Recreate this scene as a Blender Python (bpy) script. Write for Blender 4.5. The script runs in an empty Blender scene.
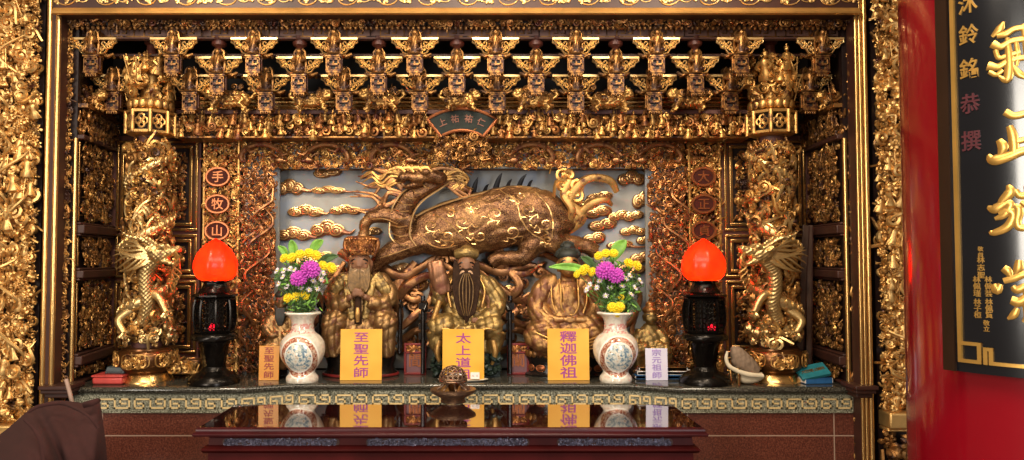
import bpy, math, random
import numpy as np
from mathutils import Vector, Matrix

SC = bpy.context.scene
COL = SC.collection
PI = math.pi
rad = math.radians
# ------------------------------------------------------------------ camera model (1024 x 460)
F = 740.0
CX, CY, HOR = 474.0, 230.0, 258.0
CAMZ = 1.65
PITCH = math.atan((HOR - CY) / F)
cp, sp = math.cos(PITCH), math.sin(PITCH)


def W(px, py, Y):
    """point of the room at depth Y that is seen at pixel (px, py)"""
    a, b = (px - CX) / F, (CY - py) / F
    t = Y / (cp - b * sp)
    return np.array((a * t, Y, CAMZ + (sp + b * cp) * t))


def ZP(py, Y):
    return W(CX, py, Y)[2]


def XP(px, Y, py=230):
    return W(px, py, Y)[0]


# ------------------------------------------------------------------ mesh helper
def rotm(rx=0, ry=0, rz=0):
    cx, sx, cy, sy, cz, sz = math.cos(rx), math.sin(rx), math.cos(ry), math.sin(ry), math.cos(rz), math.sin(rz)
    Rx = np.array(((1, 0, 0), (0, cx, -sx), (0, sx, cx)))
    Ry = np.array(((cy, 0, sy), (0, 1, 0), (-sy, 0, cy)))
    Rz = np.array(((cz, -sz, 0), (sz, cz, 0), (0, 0, 1)))
    return Rz @ Ry @ Rx


class MB:
    def __init__(self):
        self.v, self.f, self.m, self.n = [], [], [], 0

    def add(self, v, faces, mat=0):
        v = np.asarray(v, float).reshape(-1, 3)
        self.v.append(v)
        off = self.n
        if isinstance(faces, np.ndarray):
            self.f.append(faces + off)
            self.m.append((len(faces), mat))
        else:
            for k in (3, 4):
                g = [f for f in faces if len(f) == k]
                if g:
                    self.f.append(np.array(g) + off)
                    self.m.append((len(g), mat))
            for f in faces:
                if len(f) > 4:
                    self.f.append(np.array([f]) + off)
                    self.m.append((1, mat))
        self.n += len(v)
        return self

    def verts(self):
        return np.concatenate(self.v)

    def merge(self, other, M=None, t=(0, 0, 0), s=1.0, mat=None):
        v = other.verts() * s
        if M is not None:
            v = v @ np.asarray(M).T
        v = v + np.asarray(t)
        self.v.append(v)
        for f, m in zip(other.f, other.m):
            self.f.append(f + self.n)
            self.m.append((m[0], m[1] if mat is None else mat))
        self.n += len(v)
        return self

    def box(self, c, s, R=None, mat=0, taper=1.0):
        c = np.asarray(c, float)
        h = np.asarray(s, float) / 2
        v = np.array([(x, y, z) for z in (-1, 1) for y in (-1, 1) for x in (-1, 1)], float) * h
        v[4:, :2] *= taper
        if R is not None:
            v = v @ np.asarray(R).T
        return self.add(v + c, np.array([(0, 2, 3, 1), (4, 5, 7, 6), (0, 1, 5, 4), (2, 6, 7, 3), (0, 4, 6, 2), (1, 3, 7, 5)]), mat)

    def bb(self, x0, x1, y0, y1, z0, z1, mat=0):
        return self.box(((x0 + x1) / 2, (y0 + y1) / 2, (z0 + z1) / 2), (abs(x1 - x0), abs(y1 - y0), abs(z1 - z0)), None, mat)

    def lathe(self, prof, c=(0, 0, 0), seg=24, sx=1.0, sy=1.0, mat=0, R=None, caps=True, wob=None, a0=0.0):
        prof = np.asarray(prof, float)
        n = len(prof)
        a = np.arange(seg) * 2 * PI / seg + a0
        k = np.ones(seg) if wob is None else wob(a)
        v = np.zeros((n, seg, 3))
        v[:, :, 0] = prof[:, :1] * (np.cos(a) * k)[None] * sx
        v[:, :, 1] = prof[:, :1] * (np.sin(a) * k)[None] * sy
        v[:, :, 2] = prof[:, 1:2]
        v = v.reshape(-1, 3)
        if R is not None:
            v = v @ np.asarray(R).T
        i = np.arange(n - 1)[:, None] * seg
        j = np.arange(seg)[None]
        j2 = (j + 1) % seg
        q = np.stack(np.broadcast_arrays(i + j, i + j2, i + seg + j2, i + seg + j), -1).reshape(-1, 4)
        self.add(v + np.asarray(c), q, mat)
        if caps:
            b = self.n - n * seg
            if prof[0, 0] > 1e-5:
                self.f.append(np.array([[b + x for x in range(seg)][::-1]])); self.m.append((1, mat))
            if prof[-1, 0] > 1e-5:
                self.f.append(np.array([[b + (n - 1) * seg + x for x in range(seg)]])); self.m.append((1, mat))
        return self

    def ell(self, c, r, R=None, seg=10, rings=6, mat=0):
        r = np.asarray(r if np.ndim(r) else (r, r, r), float)
        t = np.linspace(-PI / 2, PI / 2, rings + 1)
        t[0] += 0.02; t[-1] -= 0.02
        prof = np.stack((np.cos(t), np.sin(t)), 1)
        m = MB().lathe(prof, seg=seg, caps=True)
        v = m.verts() * r
        if R is not None:
            v = v @ np.asarray(R).T
        self.v.append(v + np.asarray(c))
        for f, k in zip(m.f, m.m):
            self.f.append(f + self.n); self.m.append((k[0], mat))
        self.n += len(v)
        return self

    def tube(self, path, r, sides=6, mat=0, flat=1.0, up=(0, 1, 0), caps=True, closed=False):
        """tube along path; flat scales the section along `up`"""
        p = np.asarray(path, float)
        n = len(p)
        r = np.broadcast_to(np.asarray(r, float), (n,))
        if closed:
            t = np.roll(p, -1, 0) - np.roll(p, 1, 0)
        else:
            t = np.gradient(p, axis=0)
        t /= np.linalg.norm(t, axis=1)[:, None] + 1e-12
        up = np.broadcast_to(np.asarray(up, float), (n, 3))
        s = np.cross(t, up)
        l = np.linalg.norm(s, axis=1)
        bad = l < 0.15
        if bad.any():
            s[bad] = np.cross(t[bad], np.array((0.83, 0.1, 0.55)))
            l = np.linalg.norm(s, axis=1)
        s /= l[:, None]
        u = np.cross(s, t)
        a = np.arange(sides) * 2 * PI / sides
        v = p[:, None] + r[:, None, None] * (np.cos(a)[None, :, None] * s[:, None] + flat * np.sin(a)[None, :, None] * u[:, None])
        m = n if closed else n - 1
        i = np.arange(m)[:, None] * sides
        i2 = ((np.arange(m) + 1) % n)[:, None] * sides
        j = np.arange(sides)[None]
        j2 = (j + 1) % sides
        q = np.stack(np.broadcast_arrays(i + j, i + j2, i2 + j2, i2 + j), -1).reshape(-1, 4)
        self.add(v.reshape(-1, 3), q, mat)
        if caps and not closed:
            b = self.n - n * sides
            self.f.append(np.array([[b + x for x in range(sides)][::-1]])); self.m.append((1, mat))
            self.f.append(np.array([[b + (n - 1) * sides + x for x in range(sides)]])); self.m.append((1, mat))
        return self

    def prism(self, poly, y0, y1, mat=0):
        """polygon in (x, z), between depth y0 (front) and y1"""
        poly = np.asarray(poly, float)
        n = len(poly)
        v = np.zeros((2 * n, 3))
        v[:n, 0] = v[n:, 0] = poly[:, 0]
        v[:n, 2] = v[n:, 2] = poly[:, 1]
        v[:n, 1] = y0; v[n:, 1] = y1
        fs = [tuple(range(n)), tuple(range(2 * n - 1, n - 1, -1))] + [(i, (i + 1) % n, n + (i + 1) % n, n + i) for i in range(n)]
        return self.add(v, fs, mat)

    def sweep(self, line, prof, mat=0):
        """sweep profile (outward offset, z) along an open xy polyline; outward = right-hand side of travel"""
        line = np.asarray(line, float)
        n = len(line)
        d = np.diff(line, axis=0)
        d /= np.linalg.norm(d, axis=1)[:, None]
        nr = np.stack((d[:, 1], -d[:, 0]), 1)
        mit = []
        for i in range(n):
            a, b = nr[max(i - 1, 0)], nr[min(i, n - 2)]
            m = a + b
            m /= np.linalg.norm(m)
            mit.append(m / max(m @ a, 0.3))
        mit = np.array(mit)
        prof = np.asarray(prof, float)
        k = len(prof)
        v = np.zeros((n, k, 3))
        v[:, :, :2] = line[:, None] + mit[:, None] * prof[None, :, :1]
        v[:, :, 2] = prof[None, :, 1]
        i = np.arange(n - 1)[:, None] * k
        j = np.arange(k - 1)[None]
        q = np.stack(np.broadcast_arrays(i + j, i + k + j, i + k + j + 1, i + j + 1), -1).reshape(-1, 4)
        return self.add(v.reshape(-1, 3), q, mat)

    def flat_path(self, pts, w, y0, y1, mat=0):
        """rectangular strokes along axis-aligned (x, z) polyline"""
        for (a, b) in zip(pts[:-1], pts[1:]):
            self.bb(min(a[0], b[0]) - w / 2, max(a[0], b[0]) + w / 2, y0, y1, min(a[1], b[1]) - w / 2, max(a[1], b[1]) + w / 2, mat)
        return self

    def mesh(self, name, mats, org=(0, 0, 0), smooth=True, sharp=42):
        me = bpy.data.meshes.new(name)
        v = self.verts() - np.asarray(org)
        loops, starts, tot = [], [], 0
        mi = []
        for f, m in zip(self.f, self.m):
            k = f.shape[1]
            loops.append(f.reshape(-1))
            starts.append(tot + np.arange(len(f)) * k)
            tot += f.size
            mi.append(np.full(m[0], m[1]))
        loops = np.concatenate(loops); starts = np.concatenate(starts); mi = np.concatenate(mi)
        me.vertices.add(len(v)); me.vertices.foreach_set('co', v.reshape(-1).astype(np.float32))
        me.loops.add(len(loops)); me.loops.foreach_set('vertex_index', loops.astype(np.int32))
        me.polygons.add(len(starts)); me.polygons.foreach_set('loop_start', starts.astype(np.int32))
        me.polygons.foreach_set('material_index', mi.astype(np.int32))
        me.polygons.foreach_set('use_smooth', np.full(len(starts), bool(smooth)))
        me.update(calc_edges=True)
        me.validate()
        if smooth and sharp:
            me.set_sharp_from_angle(angle=rad(sharp))
        for m in (mats if isinstance(mats, (list, tuple)) else [mats]):
            me.materials.append(m)
        return me


def wloc(o):
    t = np.zeros(3)
    while o is not None:
        t = t + np.array(o.location)
        o = o.parent
    return t


def put(name, mb, mats, parent=None, label=None, cat=None, group=None, kind=None, smooth=True, sharp=42, bevel=0, origin=None, remesh=None, fine=None):
    """links one mesh object; vertices of mb are in room coordinates (or local to an unmoved parent)"""
    if parent is not None:
        org = wloc(parent)
    elif origin is not None:
        org = np.asarray(origin, float)
    else:
        v = mb.verts()
        org = np.array(((v[:, 0].min() + v[:, 0].max()) / 2, (v[:, 1].min() + v[:, 1].max()) / 2, v[:, 2].min()))
    me = mb.mesh(name, mats, org, smooth, sharp)
    o = bpy.data.objects.new(name, me)
    COL.objects.link(o)
    if remesh:
        md = o.modifiers.new('r', 'REMESH'); md.mode = 'VOXEL'; md.voxel_size = remesh[0]
        md = o.modifiers.new('s', 'SMOOTH'); md.factor = 0.5; md.iterations = remesh[1]
        dg = bpy.context.evaluated_depsgraph_get(); dg.update()
        m2 = bpy.data.meshes.new_from_object(o.evaluated_get(dg), depsgraph=dg)
        o.modifiers.clear()
        o.data = m2
        if fine:
            n = len(m2.vertices)
            co = np.zeros(n * 3, np.float32); m2.vertices.foreach_get('co', co); co = co.reshape(-1, 3)
            no = np.zeros(n * 3, np.float32); m2.vertex_normals.foreach_get('vector', no); no = no.reshape(-1, 3)
            m2.vertices.foreach_set('co', (co + no * fine(co, no)[:, None]).astype(np.float32).reshape(-1))
        m2.polygons.foreach_set('use_smooth', np.ones(len(m2.polygons), bool))
        m2.materials.clear()
        for m in (mats if isinstance(mats, (list, tuple)) else [mats]):
            m2.materials.append(m)
        m2.update()
    if bevel:
        b = o.modifiers.new('b', 'BEVEL'); b.width = bevel; b.segments = 2; b.limit_method = 'ANGLE'; b.angle_limit = rad(40)
    if parent is not None:
        o.parent = parent
    else:
        o.location = org
    if label: o['label'] = label
    if cat: o['category'] = cat
    if group: o['group'] = group
    if kind: o['kind'] = kind
    return o


def thing(name, label, cat, loc=(0, 0, 0), group=None):
    o = bpy.data.objects.new(name, None)
    o.empty_display_size = 0.05
    COL.objects.link(o)
    o.location = Vector(loc)
    o['label'] = label; o['category'] = cat
    if group: o['group'] = group
    return o


KIDS = {}


def copy_tree(src, loc=None, label=None, group=None, scale=None, rot=None, parent=None):
    c = src.copy(); COL.objects.link(c)
    if parent is not None:
        c.parent = parent
    for ch in [o for o in ALL_CHILDREN(src)]:
        copy_tree(ch, parent=c)
    if loc is not None: c.location = Vector(loc)
    if label: c['label'] = label
    if group: c['group'] = group
    if scale is not None: c.scale = scale
    if rot is not None: c.rotation_euler = rot
    return c


def ALL_CHILDREN(o):
    return list(o.children)


ORD = ['first', 'second', 'third', 'fourth', 'fifth', 'sixth', 'seventh', 'eighth', 'ninth', 'tenth', 'eleventh', 'twelfth', 'thirteenth']


def bez(pts, n=12):
    """Catmull-Rom through pts (any dimension)"""
    p = np.asarray(pts, float)
    p = np.vstack((2 * p[0] - p[1], p, 2 * p[-1] - p[-2]))
    out = []
    m = len(p) - 3
    for k in range(m):
        t = np.linspace(0, 1, n, endpoint=(k == m - 1))[:, None]
        a, b, c, d = p[k], p[k + 1], p[k + 2], p[k + 3]
        out.append(0.5 * ((2 * b) + (-a + c) * t + (2 * a - 5 * b + 4 * c - d) * t ** 2 + (-a + 3 * b - 3 * c + d) * t ** 3))
    return np.vstack(out)


# ------------------------------------------------------------------ materials
def hexc(h):
    h = h.lstrip('#')
    c = [int(h[i:i + 2], 16) / 255 for i in (0, 2, 4)]
    return tuple(x / 12.92 if x <= 0.04045 else ((x + 0.055) / 1.055) ** 2.4 for x in c) + (1,)


def C4(c):
    return hexc(c) if isinstance(c, str) else (tuple(c) + (1,))[:4]


class NT:
    def __init__(self, name):
        self.m = bpy.data.materials.new(name)
        self.m.use_nodes = True
        self.t = self.m.node_tree
        self.b = self.t.nodes['Principled BSDF']
        self.tc = self.t.nodes.new('ShaderNodeTexCoord')

    def n(self, kind, **kw):
        x = self.t.nodes.new('ShaderNode' + kind)
        for k, v in kw.items():
            if k in x.inputs:
                x.inputs[k].default_value = v
            else:
                setattr(x, k, v)
        return x

    def l(self, a, b):
        self.t.links.new(a, b)

    def coords(self, scale=(1, 1, 1)):
        mp = self.n('Mapping')
        mp.inputs['Scale'].default_value = scale
        self.l(self.tc.outputs['Object'], mp.inputs['Vector'])
        return mp.outputs[0]

    def noise(self, scale, detail=3, rough=0.55, vec=None):
        x = self.n('TexNoise', Scale=scale, Detail=detail, Roughness=rough)
        self.l(vec or self.tc.outputs['Object'], x.inputs['Vector'])
        return x.outputs['Fac']

    def ramp(self, fac, stops):
        r = self.n('ValToRGB')
        e = r.color_ramp.elements
        while len(e) < len(stops): e.new(0.5)
        for k, (p, c) in zip(e, stops):
            k.position = p; k.color = C4(c)
        self.l(fac, r.inputs[0])
        return r.outputs['Color']

    def bump(self, h, strength=0.3, dist=0.004):
        b = self.n('Bump', Strength=strength, Distance=dist)
        self.l(h, b.inputs['Height'])
        self.l(b.outputs[0], self.b.inputs['Normal'])

    def set(self, **kw):
        for k, v in kw.items():
            self.b.inputs[k.replace('_', ' ')].default_value = v


def plain(name, col, rough=0.5, metal=0.0, var=0.15, scale=20, bump=0.0, bscale=60, **kw):
    t = NT(name)
    c = np.array(C4(col))
    f = t.noise(scale, 4)
    lo = tuple(np.clip(c[:3] * (1 - var), 0, 1)); hi = tuple(np.clip(c[:3] * (1 + var), 0, 1))
    t.l(t.ramp(f, [(0.3, lo), (0.7, hi)]), t.b.inputs['Base Color'])
    t.set(Roughness=rough, Metallic=metal, **kw)
    if bump:
        t.bump(t.noise(bscale, 4), bump, 0.003)
    return t.m


def gilt(name, gold, lacq, cover=0.55, rough=0.34, scale=14, bump=0.25, soft=0.12, bscale=90):
    """gold leaf, worn through to the red-brown lacquer in patches"""
    t = NT(name)
    f = t.noise(scale, 5, 0.65)
    g = np.array(C4(gold)[:3])
    c = t.ramp(f, [(max(0, 1 - cover - soft), lacq), (1 - cover, tuple(g * 0.8)), (min(1, 1 - cover + 0.2), tuple(g))])
    t.l(c, t.b.inputs['Base Color'])
    mr = t.n('MapRange')
    mr.inputs[1].default_value = 1 - cover - soft; mr.inputs[2].default_value = 1 - cover
    mr.inputs[3].default_value = 0.35; mr.inputs[4].default_value = 0.95
    t.l(f, mr.inputs[0]); t.l(mr.outputs[0], t.b.inputs['Metallic'])
    mr.inputs[4].default_value = 0.85
    t.set(Roughness=rough)
    if bump:
        t.bump(t.noise(bscale, 3), bump, 0.004)
    return t.m


M = {}
M['gold'] = gilt('gold_leaf', '#D8A660', '#4A2212', 0.54, 0.42)
M['gold_bright'] = gilt('bright_gold_leaf', '#EBBE78', '#7A4A20', 0.68, 0.44)
M['gold_dim'] = gilt('aged_gold_leaf', '#AE7C46', '#34180E', 0.48, 0.44)
M['copper'] = gilt('coppery_gilding', '#C4864E', '#5A2816', 0.5, 0.44)
M['qilin'] = gilt('bronze_red_gilding', '#B07C50', '#5A2A1C', 0.5, 0.38, scale=16)
M['ground'] = plain('dark_red_lacquer', '#1C0A07', 0.5, 0.0, 0.4, 12)
M['ground_gold'] = gilt('gilded_ground', '#7A4A20', '#200C06', 0.4, 0.42, scale=30)
M['black'] = plain('near_black_wood', '#120A07', 0.6, 0, 0.4)  # near-black brown for the back wall, ceiling and lantern cores
M['wood'] = plain('dark_brown_wood', '#3A1C12', 0.55, 0, 0.35, 8)
M['wood_purple'] = plain('purple_brown_wood', '#5A3630', 0.6, 0, 0.2, 8)
M['mould'] = plain('gilded_moulding', '#E2B672', 0.26, 0.95, 0.12, 6)


# ------------------------------------------------------------------ carved ornament: a library of small elements
# element coordinates: x, z in the plane of the panel, -y towards the viewer, unit size
rng = random.Random(7)


def el_scroll(turns, hand, tail):
    m = MB()
    n = 15
    t = np.linspace(0, 1, n)
    a = hand * turns * 2 * PI * t
    r = 0.46 * (1 - t) ** 0.8 + 0.05
    x, z = r * np.cos(a), r * np.sin(a)
    y = -0.12 - 0.18 * t
    if tail:
        x = np.concatenate((np.linspace(0.5 + tail, 0.56, 3), x)); z = np.concatenate((hand * np.array((-0.75, -0.5, -0.22)), z)); y = np.concatenate(((0, -0.05, -0.1), y))
        t = np.concatenate(((0, 0, 0), t))
    w = 0.13 * (0.5 + 0.5 * np.sin(PI * np.linspace(0.12, 0.85, len(x)))) + 0.02
    m.tube(np.stack((x, y, z), 1), w, 5, flat=1.2)
    m.ell((0, -0.3, 0), 0.11, seg=6, rings=4)
    return m


def el_leaf(n, spread, curl):
    m = MB()
    for k in range(n):
        a = (k - (n - 1) / 2) * spread
        L = 0.62 - 0.1 * abs(k - (n - 1) / 2)
        t = np.linspace(0, 1, 6)
        aa = a + curl * t * t
        x = np.cumsum(np.sin(aa)) * L / 6; z = np.cumsum(np.cos(aa)) * L / 6 - 0.3
        y = -0.08 - 0.26 * np.sin(PI * t * 0.8)
        w = 0.02 + 0.13 * np.sin(PI * np.clip(t * 0.9 + 0.08, 0, 1))
        m.tube(np.stack((x, y, z), 1), w, 5, flat=0.6)
    return m


def el_flower(n):
    m = MB()
    for ring, (rr, pz, yy) in enumerate(((0.32, 0.17, -0.08), (0.18, 0.12, -0.2))):
        for k in range(n):
            a = 2 * PI * k / n + ring * PI / n
            m.ell((rr * math.cos(a), yy, rr * math.sin(a)), (pz, 0.1, pz * 0.75), rotm(0, -a, 0) @ rotm(0, 0, 0.5), seg=6, rings=4)
    m.ell((0, -0.26, 0), 0.1, seg=6, rings=4)
    return m


def el_figure(v):
    """a little robed figure, one unit tall"""
    m = MB()
    lean = (-0.1, 0.08, 0.0, 0.14)[v % 4]
    m.lathe([(0.2, -0.5), (0.23, -0.46), (0.17, -0.2), (0.13, 0.0), (0.17, 0.14), (0.1, 0.24), (0.05, 0.27)], (0, -0.14, 0), 9, 1, 0.75)
    m.ell((lean * 0.6, -0.19, 0.35), (0.085, 0.085, 0.1), seg=7, rings=5)
    m.lathe([(0.1, 0), (0.09, 0.06), (0.03, 0.1), (0.03, 0.16)], (lean * 0.6, -0.18, 0.4), 7)
    for s in (-1, 1):
        up = 0.18 if (v + s) % 3 == 0 else -0.16
        m.tube([(0.13 * s, -0.15, 0.16), (0.25 * s, -0.24, 0.02 + up * 0.2), (0.14 * s + 0.12 * s * (up > 0), -0.33, 0.05 + up)], (0.07, 0.075, 0.05), 5)
        m.tube([(0.1 * s, -0.2, -0.1), (0.2 * s, -0.2, -0.3), (0.26 * s, -0.14, -0.48)], (0.03, 0.05, 0.03), 4)
    if v % 2:
        m.tube([(0.3, -0.3, -0.45), (0.26, -0.33, 0.5)], 0.02, 4)
    return m


def el_vine(k):
    m = MB()
    t = np.linspace(0, 1, 12)
    x = 0.22 * np.sin(t * 2 * PI + k)
    m.tube(np.stack((x, -0.1 - 0.14 * np.sin(PI * t), t - 0.5), 1), 0.035 + 0.05 * np.sin(PI * t), 5)
    for q in (0.25, 0.5, 0.75):
        i = int(q * 11)
        s = 1 if (i + k) % 2 else -1
        m.ell((x[i] + 0.18 * s, -0.2, t[i] - 0.5), (0.16, 0.07, 0.08), rotm(0, 0.6 * s, 0), seg=6, rings=4)
    return m


LIB = {
    'scroll': [el_scroll(1.3, 1, 0), el_scroll(1.3, -1, 0), el_scroll(1.6, 1, 0.2), el_scroll(1.6, -1, 0.2)],
    'leaf': [el_leaf(3, 0.6, 0.5), el_leaf(3, 0.6, -0.5), el_leaf(4, 0.5, 0.9), el_leaf(5, 0.5, 0)],
    'flower': [el_flower(5), el_flower(6)],
    'figure': [el_figure(k) for k in range(4)],
    'vine': [el_vine(0), el_vine(1.6)],
}


def carve(mb, frame, w, h, size, depth, seed, mix, mat=0, gap=0.62, jitter=0.35, mask=None, upright=False, dmul=1.0, mats=None):
    """fills a w x h panel with overlapping ornament. frame(u, v, d) maps panel coords to the room (d towards the viewer)"""
    r = random.Random(seed)
    names, wts = list(mix), list(mix.values())
    st = size * gap
    nu, nv = max(1, round(w / st)), max(1, round(h / st))
    o = frame(0, 0, 0)
    eu, ev, ed = frame(1, 0, 0) - o, frame(0, 1, 0) - o, frame(0, 0, 1) - o
    B = np.stack((eu, -ed, ev), 1)
    for i in range(nu):
        for j in range(nv):
            u = (i + 0.5 + r.uniform(-jitter, jitter) + (0.25 if j % 2 else -0.25)) * w / nu
            v = (j + 0.5 + r.uniform(-jitter, jitter)) * h / nv
            u = min(max(u, 0.25 * size), w - 0.25 * size) if w > size * 0.6 else w / 2
            v = min(max(v, 0.25 * size), h - 0.25 * size) if h > size * 0.6 else h / 2
            if mask and not mask(u, v):
                continue
            k = r.choices(names, wts)[0]
            e = r.choice(LIB[k])
            s = size * r.uniform(0.75, 1.25)
            a = r.uniform(-0.2, 0.2) if (k == 'figure' or upright) else r.uniform(-PI, PI)
            if k == 'figure': s *= 1.5
            R = rotm(r.uniform(-0.35, 0.35), a, r.uniform(-0.35, 0.35))
            D = np.diag((s, s * dmul, s))
            p = frame(u, v, depth * r.random() ** 1.3)
            mb.merge(e, B @ D @ R, p, 1.0, mat if mats is None else r.choice(mats))
    return mb


def facing(x0, y, z0):
    """frame of a panel that faces the viewer, lower left corner at (x0, y, z0)"""
    o = np.array((x0, y, z0), float)
    return lambda u, v, d: o + np.array((u, -d, v))


def sideways(p0, p1, z0, flip=False):
    """frame of a panel whose base runs from p0 to p1 in plan"""
    p0, p1 = np.array(p0, float), np.array(p1, float)
    e = (p1 - p0) / np.linalg.norm(p1 - p0)
    n = np.array((e[1], -e[0])) * (-1 if flip else 1)
    return lambda u, v, d: np.array((p0[0] + e[0] * u + n[0] * d, p0[1] + e[1] * u + n[1] * d, z0 + v))


LEAFY = {'scroll': 3, 'leaf': 4, 'flower': 1.5, 'vine': 1.5}
SCENES = {'scroll': 2, 'leaf': 2.5, 'figure': 2.5, 'flower': 1, 'vine': 1}

#@@SECTIONS@@
# ------------------------------------------------------------------ more materials
def granite(name, cols, rough=0.18, scale=160):
    t = NT(name)
    f = t.noise(scale, 2, 0.7)
    t.l(t.ramp(f, [(0.36, cols[0]), (0.5, cols[1]), (0.66, cols[2])]), t.b.inputs['Base Color'])
    t.set(Roughness=rough)
    return t.m


def brown_tiles():
    t = NT('brown_granite_tiles')
    br = t.n('TexBrick')
    br.offset = 0.0
    mp = t.n('Mapping')
    mp.inputs['Rotation'].default_value = (rad(90), 0, 0)
    mp.inputs['Location'].default_value = (0.38, 0.28, 0)
    t.l(t.tc.outputs['Object'], mp.inputs[0])
    t.l(mp.outputs[0], br.inputs['Vector'])
    br.inputs['Scale'].default_value = 1.0
    br.inputs['Brick Width'].default_value = 0.8
    br.inputs['Row Height'].default_value = 0.4
    br.inputs['Mortar Size'].default_value = 0.0035
    br.inputs['Mortar Smooth'].default_value = 0.1
    f = t.noise(120, 3, 0.7)
    c = t.ramp(f, [(0.35, '#43201A'), (0.55, '#6B392B'), (0.75, '#8A5642')])
    t.l(c, br.inputs['Color1']); t.l(c, br.inputs['Color2'])
    br.inputs['Mortar'].default_value = C4('#A58A78')
    t.l(br.outputs['Color'], t.b.inputs['Base Color'])
    t.set(Roughness=0.3)
    return t.m


M['granite'] = granite('grey_green_granite', ('#35342C', '#74725F', '#B8B49E'), 0.2)
M['granite_top'] = granite('dark_polished_granite', ('#15130F', '#35322B', '#6A665A'), 0.1)
M['tiles'] = brown_tiles()
M['gold_edge'] = plain('satin_gold_edge', '#D9A45C', 0.45, 0.7, 0.2, 8)
M['wood_fret'] = plain('lightened_purple_brown_plank', '#7A5A50', 0.5, 0, 0.15, 8)  # purple-brown painted lighter to make up for the shadow on this plank
M['meander'] = plain('gold_inlay', '#DDBF86', 0.4, 0.1, 0.08, 30)
M['rosewood'] = plain('dark_red_lacquered_rosewood', '#3E1014', 0.38, 0, 0.25, 6, Specular_IOR_Level=0.3)
M['rosewood_apron'] = plain('satin_dark_rosewood', '#42100F', 0.5, 0, 0.25, 6, Specular_IOR_Level=0.12)
M['tabletop'] = plain('polished_rosewood_top', '#2A0C0A', 0.06, 0, 0.35, 5, Coat_Weight=1.0, Coat_Roughness=0.02, Specular_IOR_Level=1.0, IOR=1.9)
M['inlay'] = plain('blue_grey_carved_inlay', '#504C5C', 0.3, 0.5, 0.45, 60, 0.4, 120)
M['concrete'] = plain('hall_floor_stone', '#5A4A3E', 0.3, 0, 0.15, 6)


def rect_ring(mb, x0, x1, z0, z1, w, y0, y1, mat=0):
    mb.bb(x0, x1, y0, y1, z1 - w, z1, mat); mb.bb(x0, x1, y0, y1, z0, z0 + w, mat)
    mb.bb(x0, x0 + w, y0, y1, z0 + w, z1 - w, mat); mb.bb(x1 - w, x1, y0, y1, z0 + w, z1 - w, mat)
    return mb


def gold_frame(name, parent, x0, x1, z0, z1, y, w=0.045):
    """stepped gilt picture frame facing the viewer; returns inner rectangle"""
    mb = MB()
    rect_ring(mb, x0, x1, z0, z1, w * 0.32, y - 0.022, y)
    rect_ring(mb, x0 + w * 0.32, x1 - w * 0.32, z0 + w * 0.32, z1 - w * 0.32, w * 0.3, y - 0.008, y, 1)
    rect_ring(mb, x0 + w * 0.62, x1 - w * 0.62, z0 + w * 0.62, z1 - w * 0.62, w * 0.38, y - 0.03, y)
    put(name, mb, [M['mould'], M['wood']], parent, bevel=0.003)
    return x0 + w, x1 - w, z0 + w, z1 - w


# ------------------------------------------------------------------ the room shell
ZT = ZP(387, 4.07)                  # counter top level
YB = 4.82                           # plane of the wall behind the shrine
mb = MB().bb(-6, 6, -3, 6, -0.1, 0.0)
put('floor', mb, M['concrete'], kind='structure')
mb = MB().bb(-4.2, 4.6, YB, YB + 0.12, 0, 4.3)
put('wall_back', mb, M['black'], kind='structure')
ZC = ZP(18, 4.06) + 0.02
mb = MB().bb(XP(40, 4.05), XP(875, 4.05), 4.10, YB, ZC, ZC + 0.06)
put('ceiling', mb, M['black'], kind='structure')

# ------------------------------------------------------------------ outer carved panels, left and right of the shrine
def outer_panel(side):
    Y = 4.03
    if side < 0:
        x0, x1 = XP(-60, Y), XP(38.8, Y)
        zb = ZP(427, Y)
        lab = 'tall bright gold pierced carving of leaves and figures beyond the left gilded post'
    else:
        x0, x1 = XP(876, Y), XP(985, Y)
        zb = ZP(415, Y)
        lab = 'tall gold pierced carving between the right gilded post and the red column'
    zt = ZP(-45, Y)
    t = thing('carved_side_panel', lab, 'carved panel', ((x0 + x1) / 2, Y, 0), 'outer side carvings')
    put('backboard', MB().bb(x0, x1, Y + 0.02, Y + 0.06, 0, zt), M['ground'], t)
    mb = MB()
    w, h = x1 - x0, zt - zb - 0.03
    fr = facing(x0, Y, zb + 0.03)
    carve(mb, fr, w, h, 0.05, 0.03, 11 + side, {'leaf': 4, 'scroll': 2, 'flower': 1, 'vine': 1}, 1, 0.55)
    carve(mb, fr, w, h, 0.068, 0.085, 21 + side, {'leaf': 4, 'scroll': 1.5, 'flower': 1.6, 'vine': 1, 'figure': 1.5}, 0, 0.66)
    r = random.Random(77 + side)
    for q in range(46):
        u0, v0 = r.uniform(.1, .9) * w, r.uniform(.02, .95) * h
        tt = np.linspace(0, 1, 14)
        am, ph, L_ = r.uniform(.03, .08), r.uniform(0, 6), r.uniform(.12, .26)
        mb.tube(np.stack((x0 + np.clip(u0 + am * np.sin(tt * 5 + ph), .012, w - .012), Y - .06 - .05 * np.sin(PI * tt), np.minimum(zb + .04 + v0 + tt * L_, zt)), 1), .003 + .006 * np.sin(PI * tt) ** .8, 6)
    put('gilded_carving', mb, [M['gold_bright'], M['gold']], t)
    mb = MB().bb(x0, x1, Y - 0.1, Y + 0.02, zb - 0.055, zb + 0.03)
    mb.bb(x0, x1, Y - 0.075, Y + 0.02, zb - 0.075, zb - 0.055)
    put('ledge', mb, M['gold_bright'], t, bevel=0.02)
    mb = MB()
    carve(mb, facing(x0, Y, 0.12), w, zb - 0.2, 0.11, 0.06, 31 + side, LEAFY, 0, 0.62)
    put('lower_carving', mb, M['gold_dim'], t)
    return t


outer_panel(-1)
outer_panel(1)


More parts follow.
